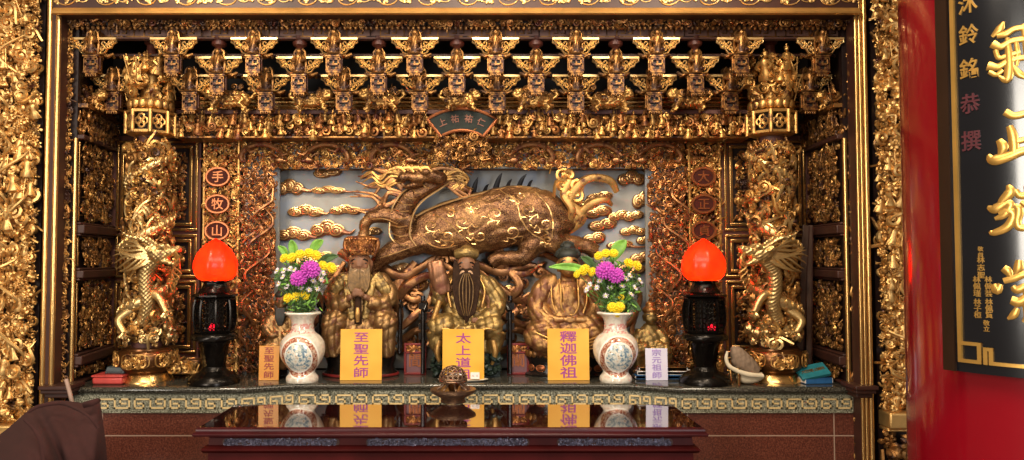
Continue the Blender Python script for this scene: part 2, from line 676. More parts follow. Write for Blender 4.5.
# ------------------------------------------------------------------ gilded posts and lintel of the shrine front
def front_post(side):
    Y = 3.98
    px = [(41.5, 47.0), (48.5, 50), (50.5, 56)] if side < 0 else [(858.5, 862), (862.5, 866.0), (866.5, 871.5)]
    z1 = ZP(-45, Y)
    lab = 'gilded moulded post on the left edge of the shrine opening' if side < 0 else 'gilded moulded post on the right edge of the shrine opening, beside the red column'
    a, b = XP(px[0][0], Y), XP(px[-1][1], Y)
    t = thing('gilded_post', lab, 'post', ((a + b) / 2, Y + 0.03, 0), 'shrine front posts')
    mb = MB().bb(a, b, Y + 0.012, Y + 0.09, 0, z1)
    put('core', mb, M['wood'], t)
    for (p, q) in px:
        xa, xb = XP(p, Y), XP(q, Y)
        r = (xb - xa) / 2
        prof = [((xa + xb) / 2 + r * math.cos(k * PI / 8), Y + 0.015 - r * 1.1 * math.sin(k * PI / 8)) for k in range(9)]
        mb = MB()
        v = [(x, y, z) for z in (0, z1) for x, y in prof]
        mb.add(v, [(i + 1, i, 9 + i, 10 + i) for i in range(8)])
        put('roll_moulding', mb, M['mould'] if q - p > 2 else M['wood'], t)
    return t


front_post(-1)
front_post(1)

Y = 3.95
xa, xb = XP(49.5, Y), XP(863, Y)
t = thing('gilded_lintel', 'wide purple-brown lintel with gold scroll painting across the top of the shrine opening', 'lintel', (0, Y + 0.06, ZP(14, Y)))
z0, z1 = ZP(14, Y), ZP(-45, Y)
put('beam', MB().bb(xa, xb, Y, Y + 0.13, z0, z1), M['wood'], t, bevel=0.004)
mb = MB()
zz = ZP(9, Y)
zz = ZP(7.5, Y)
prof = [(Y + .002, zz), (Y - .008, zz - .004), (Y - .012, zz - .009), (Y - .016, zz - .012), (Y - .022, zz - .026), (Y - .026, z0 + .006), (Y - .022, z0 - .002), (Y - .004, z0 - .004), (Y + .01, z0 - .002)]
mb.add([(x, y, z) for x in (xa, xb) for y, z in prof], [(i, i + 1, 10 + i, 9 + i) for i in range(8)])
put('gold_edge', mb, M['gold_edge'], t)
mb = MB()
r = random.Random(3)
n = 40
for k in range(n):
    x = xa + (k + 0.5) * (xb - xa) / n
    s = (xb - xa) / n
    flip = 1 if k % 2 else -1
    for off, sc in ((0.0, 0.5), (0.05, 0.42), (0.02, 0.3), (0.085, 0.36)):
        tt = np.linspace(0, 1, 22)
        a = flip * (tt * 2.4 * PI) + (0.6 if off else 0)
        rr = s * sc * (1 - tt) ** 0.8
        pts = np.stack((x + rr * np.cos(a) * 1.15, np.full(22, Y - 0.004), zz + 0.05 + off + rr * np.sin(a) * 0.8), 1)
        pts[:, 2] = np.maximum(pts[:, 2], zz + 0.008)
        mb.tube(pts, 0.0034, 5)
    for q in range(9):
        mb.merge(r.choice(LIB['leaf']), rotm(0, r.uniform(-3, 3), 0) @ np.diag((0.042, 0.02, 0.042)), (x + r.uniform(-0.4, 0.4) * s, Y - 0.001, zz + r.uniform(0.03, 0.09)))
put('scroll_ornament', mb, M['gold_bright'], t)

# carved valance under the lintel, and the purple plank with key fret
Y = 4.07
xa, xb = XP(60, Y), XP(856, Y)
t = thing('carved_valance', 'narrow band of dark gold leaf carving hanging right under the painted lintel', 'carving', (0, Y, ZP(28, Y)))
za, zb = ZP(27, Y), ZP(15, Y)
put('backboard', MB().bb(xa, xb, Y + 0.012, Y + 0.03, za + 0.012, zb + 0.03), M['ground'], t)
mb = MB()
carve(mb, facing(xa, Y, za), xb - xa, zb - za, 0.038, 0.025, 5, LEAFY, 0, 0.55, mats=[0, 0, 1])
n = 150
for k in range(n):
    mb.ell((xa + (k + 0.5) * (xb - xa) / n, Y - 0.002, za - 0.004), (0.011, 0.009, 0.016), seg=6, rings=4)
put('leaf_carving', mb, [M['gold_dim'], M['copper']], t)
put('top_bead', MB().bb(xa, xb, Y - 0.02, Y + 0.02, zb - 0.004, zb + 0.012), M['mould'], t, bevel=0.006)

Y = 4.15
xa, xb = XP(66, Y), XP(850, Y)
za, zb = ZP(38.5, Y), ZP(26, Y)
t = thing('fret_plank', 'purple-brown plank with a key fret pattern running above the top row of brackets', 'plank', (0, Y + 0.02, za))
put('board', MB().bb(xa, xb, Y, Y + 0.05, za, zb + 0.02), M['wood_fret'], t, bevel=0.004)
mb = MB()
n = 23
for k in range(n):
    u = (xb - xa) / n
    x = xa + k * u
    P = lambda a, b: (x + a * u, za + b * (zb - za))
    mb.flat_path([P(.2, .2), P(.2, .75), P(.45, .75), P(.45, .4), P(.33, .4)], 0.006, Y - 0.004, Y + 0.01)
    mb.bb(x, x + u, Y - 0.003, Y + 0.01, za + 0.1 * (zb - za), za + 0.2 * (zb - za))
    mb.flat_path([P(.55, .4), P(.67, .4), P(.67, .75), P(.9, .75), P(.9, .2)], 0.006, Y - 0.004, Y + 0.01)
put('key_fret', mb, M['gold_dim'], t)

# ------------------------------------------------------------------ carved jamb strips and side walls of the niche
def jamb(side):
    Y = 4.08
    x0, x1 = (XP(56, Y), XP(70, Y)) if side < 0 else (XP(850, Y), XP(859.5, Y))
    z1 = ZP(15, Y)
    t = thing('carved_jamb', 'narrow dark carved strip just inside the %s gilded post' % ('left' if side < 0 else 'right'), 'carving', ((x0 + x1) / 2, Y, 0), 'inner jamb carvings')
    put('backboard', MB().bb(x0 - 0.02, x1 + 0.02, Y + 0.015, Y + 0.05, 0, z1), M['ground'], t)
    mb = MB()
    carve(mb, facing(x0, Y, 0.1), x1 - x0, z1 - 0.1, 0.034, 0.02, 41 + side, LEAFY, 0, 0.55, mats=[0, 0, 1])
    put('leaf_carving', mb, [M['gold_dim'], M['gold']], t)
    xe = (XP(71, Y), XP(75.5, Y)) if side < 0 else (XP(844.5, Y), XP(849.5, Y))
    mb = MB()
    r = (xe[1] - xe[0]) / 2
    mb.tube([(sum(xe) / 2, Y + 0.01, ZT + 0.004), (sum(xe) / 2, Y + 0.01, ZP(138, Y))], r, 14)
    put('gold_edge', mb, M['mould'], t)
    # little moulded shelf that crosses the jamb at counter height
    xs = (XP(43, 3.95), XP(74, 3.95)) if side < 0 else (XP(851, 3.95), XP(874, 3.95))
    mb = MB()
    for k, (ov, za, zb) in enumerate(((0.0, 0.012, 0.034), (0.012, -0.01, 0.012), (0.03, -0.034, -0.01))):
        mb.bb(xs[0] + ov * 0.6, xs[1] - ov * 0.6, 3.93 + ov, Y + 0.02, ZT + za - 0.006, ZT + zb - 0.006)
    put('ledge', mb, M['wood'], t, bevel=0.005)


jamb(-1)
jamb(1)


def side_wall(side):
    YF, YR = 4.1, 4.66
    xf = XP(74, YF) if side < 0 else XP(847, YF)
    xr = XP(112, YR) if side < 0 else XP(809, YR)
    t = thing('niche_side_wall', 'dark receding %s side wall of the shrine niche with stacked carved panels' % ('left' if side < 0 else 'right'), 'wall panel', (xf, YF, ZT), 'niche side walls')
    p0, p1 = ((xf, YF), (xr, YR))
    fr0 = sideways(p0, p1, 0, flip=(side > 0))
    L = math.hypot(xr - xf, YR - YF)

    def slab(mb, u0, u1, z0, z1, d0, d1, mat=0):
        v = [fr0(u, z, d) for z in (z0, z1) for d in (d0, d1) for u in (u0, u1)]
        return mb.add(v, np.array([(0, 2, 3, 1), (4, 5, 7, 6), (0, 1, 5, 4), (2, 6, 7, 3), (0, 4, 6, 2), (1, 3, 7, 5)]), mat)
    zt = ZP(28, YF)
    put('backboard', slab(MB(), 0, L, ZT + 0.003, zt, -0.05, -0.01), M['ground'], t)
    mb = MB()
    for a, b in ((222, 236), (268, 281), (354, 368)):
        z1, z0 = ZP(a, YF), ZP(b, YF)
        slab(mb, 0, L, z0 + 0.014, z1 - 0.014, -0.01, 0.055)
        slab(mb, 0, L, z1 - 0.014, z1, -0.01, 0.035); slab(mb, 0, L, z0, z0 + 0.014, -0.01, 0.035)
    slab(mb, 0, L, ZP(139, YF), ZP(134, YF), -0.01, 0.045)
    slab(mb, 0, L, ZT + 0.003, ZT + 0.02, -0.01, 0.03)
    put('rail', mb, M['wood'], t, bevel=0.006)
    k = 0
    for a, b, mats in ((139, 222, 'gold_dim'), (236, 268, 'gold_dim'), (281, 354, 'gold_dim'), (368, 384, 'gold')):
        z1, z0 = ZP(a, YF), ZP(b, YF) + (0.02 if b == 384 else 0)
        mb = MB()
        o = 0.075
        f = lambda u, v, d, z0=z0: fr0(u + o, v + z0 + 0.015, d)
        carve(mb, f, L - 2 * o, z1 - z0 - 0.03, 0.036, 0.03, 60 + k + side, {'leaf': 3, 'scroll': 2, 'figure': 1.5, 'flower': 1}, 0, 0.62, mats=[0, 0, 0, 0, 1])
        put('carved_panel', mb, [M['gold_dim'], M['gold']], t)
        mb = MB()
        slab(mb, .02, .036, z0 + 0.008, z1 - 0.008, -0.01, 0.014)
        slab(mb, L - .036, L - .02, z0 + 0.008, z1 - 0.008, -0.01, 0.014)
        put('gold_strip', mb, M['mould'], t, bevel=0.002)
        k += 1
    mb = MB()
    f = lambda u, v, d: fr0(u, v + ZP(133, YF), d)
    carve(mb, f, L, ZP(108, YF) - ZP(133, YF), 0.048, 0.04, 70 + side, SCENES, 0, 0.6)
    slab(mb, 0, L, ZP(107, YF), ZP(103, YF), -0.01, 0.06)
    f2 = lambda u, v, d: fr0(u, v + ZP(100, YF), d)
    carve(mb, f2, L, ZP(84, YF) - ZP(100, YF), 0.05, 0.06, 71 + side, SCENES, 0, 0.75)
    put('upper_carving', mb, M['gold_dim'], t)
    return t


side_wall(-1)
side_wall(1)

# ------------------------------------------------------------------ panels behind the dragon pillars
def back_panel(side):
    Y = 4.62
    xs = (115, 200) if side < 0 else (722, 807)
    x0, x1 = XP(xs[0] - 9 * (side < 0), Y), XP(xs[1] + 9 * (side > 0), Y)
    xa, xb = XP(xs[0], Y), XP(xs[1], Y)
    t = thing('framed_back_panel', 'gold-framed carved panels on the back wall behind the %s dragon pillar' % ('left' if side < 0 else 'right'), 'wall panel', ((x0 + x1) / 2, Y, ZT), 'panels behind the pillars')
    put('board', MB().bb(x0, x1, Y, Y + 0.04, ZT + 0.002, ZP(136, Y)), M['wood_purple'], t)
    for k, (a, b) in enumerate(((141, 231), (234.5, 277.5), (280.5, 353), (357, 378))):
        if b == 378: b = 371
        i = gold_frame('gold_frame', t, xa + 0.012, xb - 0.012, ZP(b, Y), ZP(a, Y), Y, 0.05 if b - a > 30 else 0.03)
        mb = MB()
        mb.bb(i[0], i[1], Y - 0.004, Y, i[2], i[3], 1)
        pad = 0.022 if b - a > 30 else 0.012
        carve(mb, facing(i[0] + pad, Y - 0.004, i[2] + pad), i[1] - i[0] - 2 * pad, i[3] - i[2] - 2 * pad, 0.038, 0.025, 80 + k * 3 + side, {'leaf': 3, 'scroll': 3, 'figure': .6, 'flower': 1.5}, 0, 0.6, mats=[2, 2, 2, 0])
        put('carved_panel', mb, [M['gold'], M['ground'], M['gold_dim']], t)


back_panel(-1)
back_panel(1)

# ------------------------------------------------------------------ granite counter of the altar
YF, YC = 4.07, 4.19
plan = [(XP(73, YF), YF), (XP(241, YF), YF), (XP(297, YC), YC), (XP(626, YC), YC), (XP(677, YF), YF), (XP(856, YF), YF)]
t = thing('altar_counter', 'long granite altar counter with a gold key-fret band and brown tiled base', 'altar', (plan[0][0] / 2 + plan[-1][0] / 2, 4.4, 0))
inset = [(x, y) for x, y in plan]
mb = MB()
prof = [(-0.03, ZT - 0.034), (0.006, ZT - 0.034), (0.016, ZT - 0.03), (0.022, ZT - 0.02), (0.022, ZT - 0.012), (0.016, ZT - 0.003), (0.006, ZT), (-0.02, ZT)]
line = plan
mb.sweep(line, prof)
top = [(x, y + 0.02, ZT) for x, y in plan] + [(plan[-1][0], 4.68, ZT), (plan[0][0], 4.68, ZT)]
mb.add(top, [tuple(range(len(top)))])
put('worktop', mb, M['granite_top'], t)
zf0, zf1 = ZP(413, 4.07), ZT - 0.03
mb = MB().sweep([(plan[0][0], 4.66)] + line + [(plan[-1][0], 4.66)], [(-0.02, zf0), (0.0, zf0), (0.0, zf1 - 0.012), (-0.02, zf1)])
put('fascia', mb, M['granite'], t)
mb = MB().sweep([(plan[0][0], 4.66)] + line + [(plan[-1][0], 4.66)], [(-0.012, 0.12), (-0.012, zf0 + 0.002)])
mb.sweep(line, [(-0.05, 0.0), (-0.05, 0.13)])
put('tiled_base', mb, M['tiles'], t)
MEA = [(.13, .5), (.3, .5), (.3, .06), (.03, .06), (.03, .94), (.52, .94), (.52, .06), (.97, .06), (.97, .94), (.69, .94), (.69, .5), (.86, .5)]


def meander(mb, p0, p1, z0, z1, w):
    p0, p1 = np.array(p0), np.array(p1)
    e = (p1 - p0) / np.linalg.norm(p1 - p0)
    L = np.linalg.norm(p1 - p0)
    nrm = np.array((e[1], -e[0]))
    for (a, b) in zip(MEA[:-1], MEA[1:]):
        u0, u1 = min(a[0], b[0]) * L - w / 2, max(a[0], b[0]) * L + w / 2
        v0, v1 = z0 + min(a[1], b[1]) * (z1 - z0) - w / 2, z0 + max(a[1], b[1]) * (z1 - z0) + w / 2
        v = [np.append(p0 + e * u + nrm * d, z) for z in (v0, v1) for d in (-0.002, 0.003) for u in (u0, u1)]
        mb.add(v, np.array([(0, 2, 3, 1), (4, 5, 7, 6), (0, 1, 5, 4), (2, 6, 7, 3), (0, 4, 6, 2), (1, 3, 7, 5)]))


mb = MB()
zm0, zm1 = ZP(408.6, YF), ZP(398.6, YF)
for a in [101.7, 137.0, 172.3, 207.6]:
    meander(mb, (XP(a, YF), YF), (XP(a + 31.6, YF), YF), zm0, zm1, 0.0088)
for a in [679.5, 714, 749, 783.5, 818]:
    meander(mb, (XP(a, YF), YF), (XP(a + 30.6, YF), YF), zm0, zm1, 0.0088)
for k in range(9):
    a = 300 + k * 36.4
    meander(mb, (XP(a, YC), YC), (XP(a + 32, YC), YC), zm0, zm1, 0.0088)
for (q0, q1) in ((plan[1], plan[2]), (plan[3], plan[4])):
    q0, q1 = np.array(q0), np.array(q1)
    for a, b in ((0.04, 0.46), (0.54, 0.96)):
        meander(mb, q0 + (q1 - q0) * a, q0 + (q1 - q0) * b, zm0, zm1, 0.0088)
put('key_fret_band', mb, M['meander'], t, smooth=False)

# ------------------------------------------------------------------ rosewood offering table
YBK, YFR = 3.864, 3.35
zt = ZP(404.5, YBK)
xl, xr = XP(202, YFR), XP(699.5, YFR)
t = thing('offering_table', 'long polished dark red rosewood table with carved grey inlays before the altar', 'table', ((xl + xr) / 2, (YFR + YBK) / 2, 0))
rect = [(xl, YBK), (xl, YFR), (xr, YFR), (xr, YBK)]
zz = lambda py: ZP(py, YFR) 
mb = MB()
mb.add([(x, y, zt) for x, y in rect], [(0, 1, 2, 3)])
put('tabletop', mb, M['tabletop'], t)
mb = MB()
mb.sweep(rect, [(0.0, zt), (0.006, zt - 0.002), (0.012, zt - 0.01), (0.012, zt - 0.018), (0.02, zt - 0.022), (0.024, zt - 0.03), (0.02, zt - 0.038), (0.0, zt - 0.042), (-0.03, zt - 0.046), (-0.035, zt - 0.056)])
put('moulded_edge', mb, M['rosewood'], t)
zw0 = ZP(449, YFR)
mb = MB()
mb.sweep(rect, [(-0.035, zt - 0.054), (-0.03, zw0 + 0.01), (-0.012, zw0 + 0.002), (-0.004, zw0 - 0.008), (-0.012, zw0 - 0.02), (-0.03, zw0 - 0.026), (-0.03, zw0 - 0.17), (-0.05, zw0 - 0.18)])
put('apron', mb, M['rosewood_apron'], t)
zi0, zi1 = ZP(448, YFR), ZP(440, YFR)
yw = YFR + 0.033
for (a, b) in ((225, 341), (367, 529), (556, 671)):
    xa, xb = XP(a, YFR + .03), XP(b, YFR + .03)
    mb = MB()
    h = zi1 - zi0
    n = 7
    poly = [(xa + h * .5 - h * .5 * math.sin(k * PI / n), (zi0 + zi1) / 2 + h * .5 * math.cos(k * PI / n)) for k in range(n + 1)]
    poly += [(xb - h * .5 + h * .5 * math.sin(k * PI / n), (zi0 + zi1) / 2 - h * .5 * math.cos(k * PI / n)) for k in range(n + 1)]
    mb.prism(poly, yw - 0.003, yw + 0.01, 1)
    carve(mb, facing(xa + 0.01, yw - 0.002, zi0 + 0.002), xb - xa - 0.02, h - 0.004, 0.018, 0.003, a, {'leaf': 3, 'scroll': 2, 'flower': 1}, 0, 0.55, dmul=0.5)
    put('carved_inlay', mb, [M['inlay'], M['wood']], t)
for k, x in enumerate((xl + 0.06, xr - 0.06)):
    for y in (YFR + 0.07, YBK - 0.07):
        mb = MB().box((x, y, zw0 / 2 - 0.06), (0.085, 0.085, zw0 - 0.12))
        mb.box((x, y, 0.03), (0.11, 0.11, 0.06))
        put('leg', mb, M['rosewood'], t, bevel=0.01)
TABLE_Z = zt
# ------------------------------------------------------------------ bracket clusters under the lintel
M['cap'] = plain('worn_brown_red_paint', '#5C2E22', 0.4, 0.1, 0.25, 20)
M['wing'] = gilt('fretwork_gilding', '#EBC688', '#8A4A20', 0.7, 0.34, bump=0.1)
M['lantern'] = gilt('red_brown_gilding', '#B07E48', '#3E1C10', 0.42, 0.42, scale=30)


def wing_mesh(s):
    """fretwork wing that spreads to one side (s = -1 or 1); top edge at z = 0"""
    m = MB()
    pts = [(0.03, 0), (0.128, 0), (0.131, -0.02), (0.112, -0.03), (0.104, -0.05), (0.082, -0.055), (0.066, -0.08), (0.045, -0.086), (0.03, -0.085)]
    p = [(s * x, 0, z) for x, z in pts]
    m.tube(p + [p[0]], 0.0052, 5, flat=1.8)
    m.bb(min(s * .026, s * .132), max(s * .026, s * .132), -.012, .008, -.006, .006)
    r = random.Random(5)
    for (x, z, sz, h) in ((0.052, -0.058, 0.04, 1), (0.06, -0.024, 0.042, -1), (0.096, -0.022, 0.04, 1), (0.086, -0.04, 0.03, -1)):
        a = np.linspace(0, 4.2 * PI / 2, 14) * h
        rr = sz * .45 * np.linspace(1, .2, 14)
        m.tube(np.stack((s * x + s * rr * np.cos(a), np.full(14, -.002), z + rr * np.sin(a)), 1), .0044, 4)
    m.tube([(s * 0.035, 0, -0.08), (s * 0.075, -0.002, -0.03), (s * 0.122, 0, -0.008)], 0.004, 4)
    return m


def lantern_mesh():
    m = MB()
    m.box((0, 0, -0.104), (0.1, 0.07, 0.01)); m.box((0, 0, -0.113), (0.084, 0.062, 0.008)); m.box((0, 0, -0.095), (0.07, 0.055, 0.012))
    m.box((0, 0.004, -0.152), (0.07, 0.044, 0.076), None, 1)
    y0, y1 = -0.03, -0.018
    for a, b in ((-0.04, -0.026), (0.026, 0.04), (-0.006, 0.006)):
        m.bb(a, b, y0, y1, -0.178 if abs(a) > 0.02 else -0.145, -0.117)
    m.bb(-0.04, 0.04, y0, y1, -0.128, -0.117); m.bb(-0.04, 0.04, y0, y1, -0.16, -0.146); m.bb(-0.04, 0.04, y0, y1, -0.192, -0.178)
    m.bb(-0.026, -0.012, y0, y1, -0.178, -0.166); m.bb(0.012, 0.026, y0, y1, -0.178, -0.166)
    for s in (-1, 1):
        m.bb(s * 0.04 - 0.005, s * 0.04 + 0.005, -0.03, 0.026, -0.192, -0.117)
        m.bb(s * 0.049 - 0.004, s * 0.049 + 0.004, -0.012, 0.0, -0.185, -0.109)
    m.box((0, 0, -0.197), (0.094, 0.066, 0.01)); m.box((0, 0, -0.206), (0.07, 0.052, 0.01))
    for k in range(5):
        m.ell((-0.03 + 0.015 * k, -0.02, -0.214), (0.007, 0.007, 0.009), seg=6, rings=4)
    return m


def strut_figure():
    m = MB()
    m.lathe([(0.03, -0.096), (0.034, -0.09), (0.024, -0.05), (0.02, -0.02), (0.024, 0.0), (0.014, 0.018), (0.008, 0.022)], (0, -0.022, 0), 10)
    m.ell((0, -0.03, 0.03), (0.014, 0.014, 0.017), seg=8, rings=6)
    for s in (-1, 1):
        m.tube([(0.02 * s, -0.022, 0.004), (0.036 * s, -0.034, -0.022), (0.016 * s, -0.048, -0.03)], (0.01, 0.011, 0.007), 6)
        m.tube([(0.03 * s, -0.01, -0.09), (0.036 * s, -0.012, -0.04), (0.03 * s, -0.01, 0.03), (0.016 * s, -0.012, 0.048)], (0.008, 0.007, 0.006, 0.005), 5)
        m.merge(LIB['leaf'][s], np.diag((0.045, 0.04, 0.05)), (0.03 * s, -0.03, -0.07))
    m.tube([(-0.012, -0.046, -0.09), (0, -0.05, -0.03), (0.014, -0.046, 0.03)], 0.003, 4)
    return m


def bracket_unit(kind):
    t = thing('bracket_cluster', 'x', 'bracket', (0, 0, 0), 'x')
    put('carved_strut', strut_figure(), M['gold_dim'], t)
    for s in (-1, 1):
        put('fretwork_wing', wing_mesh(s), M['wing'], t, sharp=60)
    lm = MB().merge(lantern_mesh(), np.diag((.9, 1, 1)))
    put('lantern_box', lm, [M['lantern'], M['black']], t, bevel=0.0015)
    mb = MB()
    mb.box((0, 0.04, -0.03), (0.05, 0.05, 0.16))
    for s in (-1, 1):
        mb.tube([(s * 0.02, 0.05, -0.07), (s * 0.06, 0.052, -0.085), (s * 0.09, 0.055, -0.07)], (0.014, 0.013, 0.008), 6)
    put('bracket_arm', mb, M['gold_dim'], t)
    if kind == 'capped':
        put('bell_cap', MB().lathe([(0.014, 0.045), (0.022, 0.06), (0.04, 0.07), (0.041, 0.088), (0.03, 0.092), (0.03, 0.098), (0.044, 0.103), (0.044, 0.118)], (0, 0, 0), 14).lathe([(0.013, 0.03), (0.013, 0.05)], (0, 0, 0), 8), M['cap'], t)
    return t


rows = [
    ('top', 4.08, 39.0, [93.5, 174, 254.5, 334.5, 415, 495.5, 575.5, 656, 739.5, 820], 'plain'),
    ('middle', 4.19, 58.0, [219, 300, 379, 457, 536, 615.5, 695], 'capped'),
    ('lower', 4.28, 76.0, [114, 191.5, 267, 344.5, 420, 497, 575.5, 653, 729, 808], 'plain'),
]
protoA, protoB = bracket_unit('plain'), bracket_unit('capped')
usedA = usedB = False
for (rn, Y, py, xs, kind) in rows:
    src = protoB if kind == 'capped' else protoA
    for i, x in enumerate(xs):
        p = W(x, py, Y)
        s = Y / 740 / 0.00563
        lab = 'gilded bracket cluster with fretwork wings, %s from the left in the %s row' % (ORD[i], rn)
        if kind == 'capped':
            lab = 'gilded bracket cluster under a brown bell cap, %s from the left in the middle row' % ORD[i]
        first = (kind == 'capped' and not usedB) or (kind == 'plain' and not usedA)
        o = src if first else copy_tree(src)
        if kind == 'capped': usedB = True
        else: usedA = True
        o.location = Vector(p)
        o.scale = (s, s, s)
        o['label'] = lab; o['group'] = 'bracket clusters of the %s row' % rn

# rails that carry the rows
for k, (Y, py, h, lab) in enumerate(((4.24, 53.5, 3.0, 'thin dark beaded rail behind the top row of brackets'), (4.33, 73.5, 3.0, 'thin dark beaded rail behind the middle row of brackets'), (4.42, 91.0, 3.0, 'thin dark beaded rail behind the lower row of brackets'))):
    xa, xb = XP(80 + k * 8, Y), XP(842 - k * 8, Y)
    t = thing('beaded_rail', lab, 'rail', (0, Y, ZP(py + h, Y)), 'bracket rails')
    put('bar', MB().bb(xa, xb, Y, Y + 0.05, ZP(py + h, Y), ZP(py, Y)), M['wood'], t, bevel=0.004)
    mb = MB()
    n = 110
    for q in range(n):
        mb.ell((xa + (q + .5) * (xb - xa) / n, Y - 0.004, ZP(py + h, Y) - 0.006), (0.009, 0.008, 0.011), seg=6, rings=4)
    put('bead_row', mb, M['gold_dim'], t)

Y = 4.46
xa, xb = XP(100, Y), XP(823, Y)
t = thing('gold_ribbed_beam', 'ribbed gold beam running behind the carved beasts under the brackets', 'beam', (0, Y, ZP(111, Y)))
put('beam', MB().bb(xa, xb, Y + 0.02, Y + 0.08, ZP(111, Y), ZP(92, Y)), M['gold_dim'], t)
mb = MB()
for q in range(4):
    zz = ZP(109.5 - q * 4.2, Y)
    mb.tube([(xa, Y + 0.018, zz), (xb, Y + 0.018, zz)], 0.0105, 8, up=(0, 0, 1))
put('rib_moulding', mb, M['mould'], t)

# carved beasts that lie on the beam between the brackets
def beast(name, label, loc, flip, size):
    m = MB()
    s = flip
    m.ell((0, 0, 0.034), (0.078, 0.034, 0.042), rotm(0, 0.12 * s, 0), 12, 8)
    m.ell((0.055 * s, -0.004, 0.04), (0.035, 0.03, 0.036), seg=10, rings=7)
    m.ell((-0.055 * s, 0, 0.03), (0.034, 0.03, 0.034), seg=10, rings=7)
    m.ell((0.095 * s, -0.012, 0.062), (0.034, 0.03, 0.034), seg=10, rings=7)
    m.ell((0.116 * s, -0.022, 0.054), (0.014, 0.015, 0.013), seg=8, rings=6)
    for q in (-1, 1):
        m.ell((0.088 * s, -0.012 + q * 0.02, 0.085), (0.007, 0.005, 0.011), seg=6, rings=5)
        m.tube([(0.06 * s, q * 0.02, 0.03), (0.082 * s, q * 0.026 - 0.004, 0.0), (0.08 * s, q * 0.026 - 0.01, -0.022), (0.1 * s, q * 0.026 - 0.016, -0.026)], (0.016, 0.013, 0.01, 0.009), 7)
        m.tube([(-0.06 * s, q * 0.02, 0.03), (-0.04 * s, q * 0.03, 0.002), (-0.072 * s, q * 0.028, -0.014), (-0.055 * s, q * 0.028 - 0.006, -0.027)], (0.02, 0.016, 0.011, 0.009), 7)
    for q in range(9):
        a = q / 9 * 2 * PI
        m.ell((0.08 * s + 0.027 * math.cos(a), -0.008, 0.06 + 0.027 * math.sin(a)), 0.0095, seg=6, rings=5)
    m.tube([(-0.085 * s, 0, 0.035), (-0.115 * s, 0, 0.06), (-0.1 * s, -0.004, 0.085), (-0.075 * s, -0.004, 0.078)], (0.01, 0.013, 0.015, 0.006), 7)
    big = MB().merge(m, None, loc, size)
    t = thing(name, label, 'carved beast', loc, 'beasts on the beam')
    put('beast_body', big, M['gold'], t, remesh=(0.0042, 2), fine=lambda co, no: .002 * np.sin(co[:, 0] * 210 + 2 * np.sin(co[:, 2] * 150)) + .0015 * np.sin(co[:, 2] * 300))
    r = random.Random(int(loc[0] * 100))
    c = MB()
    for q in range(16):
        u = r.uniform(-1, 1)
        c.merge(LIB['scroll'][q % 4], rotm(0, r.uniform(-3, 3), 0) * r.uniform(.026, .042), np.asarray(loc) + size * np.array((u * .085, -.025, .045 + r.uniform(-.03, .045))))
    for q in range(10):
        c.merge(LIB['leaf'][q % 4], rotm(0, r.uniform(-1, 1), 0) * r.uniform(.035, .055), np.asarray(loc) + size * np.array((r.uniform(-.085, .085), -.005, r.uniform(-.015, .06))))
    put('curled_mane', c, M['gold_dim'], t)
    return t


Y = 4.33
for i, (x, fl, sz) in enumerate(((86, 1, 1.0), (152, -1, 0.8), (232, -1, 1.25), (310, 1, 1.05), (383, -1, 1.1), (459, 1, 1.0), (536, -1, 1.1), (608, 1, 1.15), (690, -1, 1.1), (835, -1, 0.9))):
    yy = Y if 100 < x < 820 else 4.22
    p = W(x, 106.0, yy)
    beast('carved_beast', 'gilded carved beast lying on the beam below the brackets, %s from the left' % ORD[i], p, fl, sz)

# ------------------------------------------------------------------ figure frieze and the band under it
Y = 4.44
xa, xb = XP(176, Y), XP(750, Y)
t = thing('figure_frieze', 'long gilded frieze of small figures and scrolls below the brackets', 'frieze', (0, Y, ZP(138, Y)))
put('upper_strip', MB().bb(xa, xb, Y - 0.03, Y + 0.15, ZP(115, Y), ZP(110.5, Y)), M['wood_purple'], t, bevel=0.004)
put('backboard', MB().bb(xa, xb, Y + 0.012, Y + 0.15, ZP(138, Y), ZP(114, Y)), M['ground_gold'], t)
mb = MB()
za, zb = ZP(136, Y), ZP(115.5, Y)
carve(mb, facing(xa, Y + 0.01, za), xb - xa, zb - za, 0.036, 0.03, 91, LEAFY, 0, 0.55, mats=[0, 1])
put('scroll_carving', mb, [M['gold_dim'], M['copper']], t)
mb = MB()
carve(mb, facing(xa, Y - 0.03, za), xb - xa, zb - za, 0.05, 0.03, 92, {'figure': 3, 'leaf': 1, 'scroll': 1}, 0, 0.95, mats=[0, 0, 1])
put('figure_row', mb, [M['gold'], M['copper']], t)
put('lower_strip', MB().bb(xa, xb, Y - 0.03, Y + 0.15, ZP(139, Y), ZP(136.5, Y)), M['gold_dim'], t, bevel=0.004)

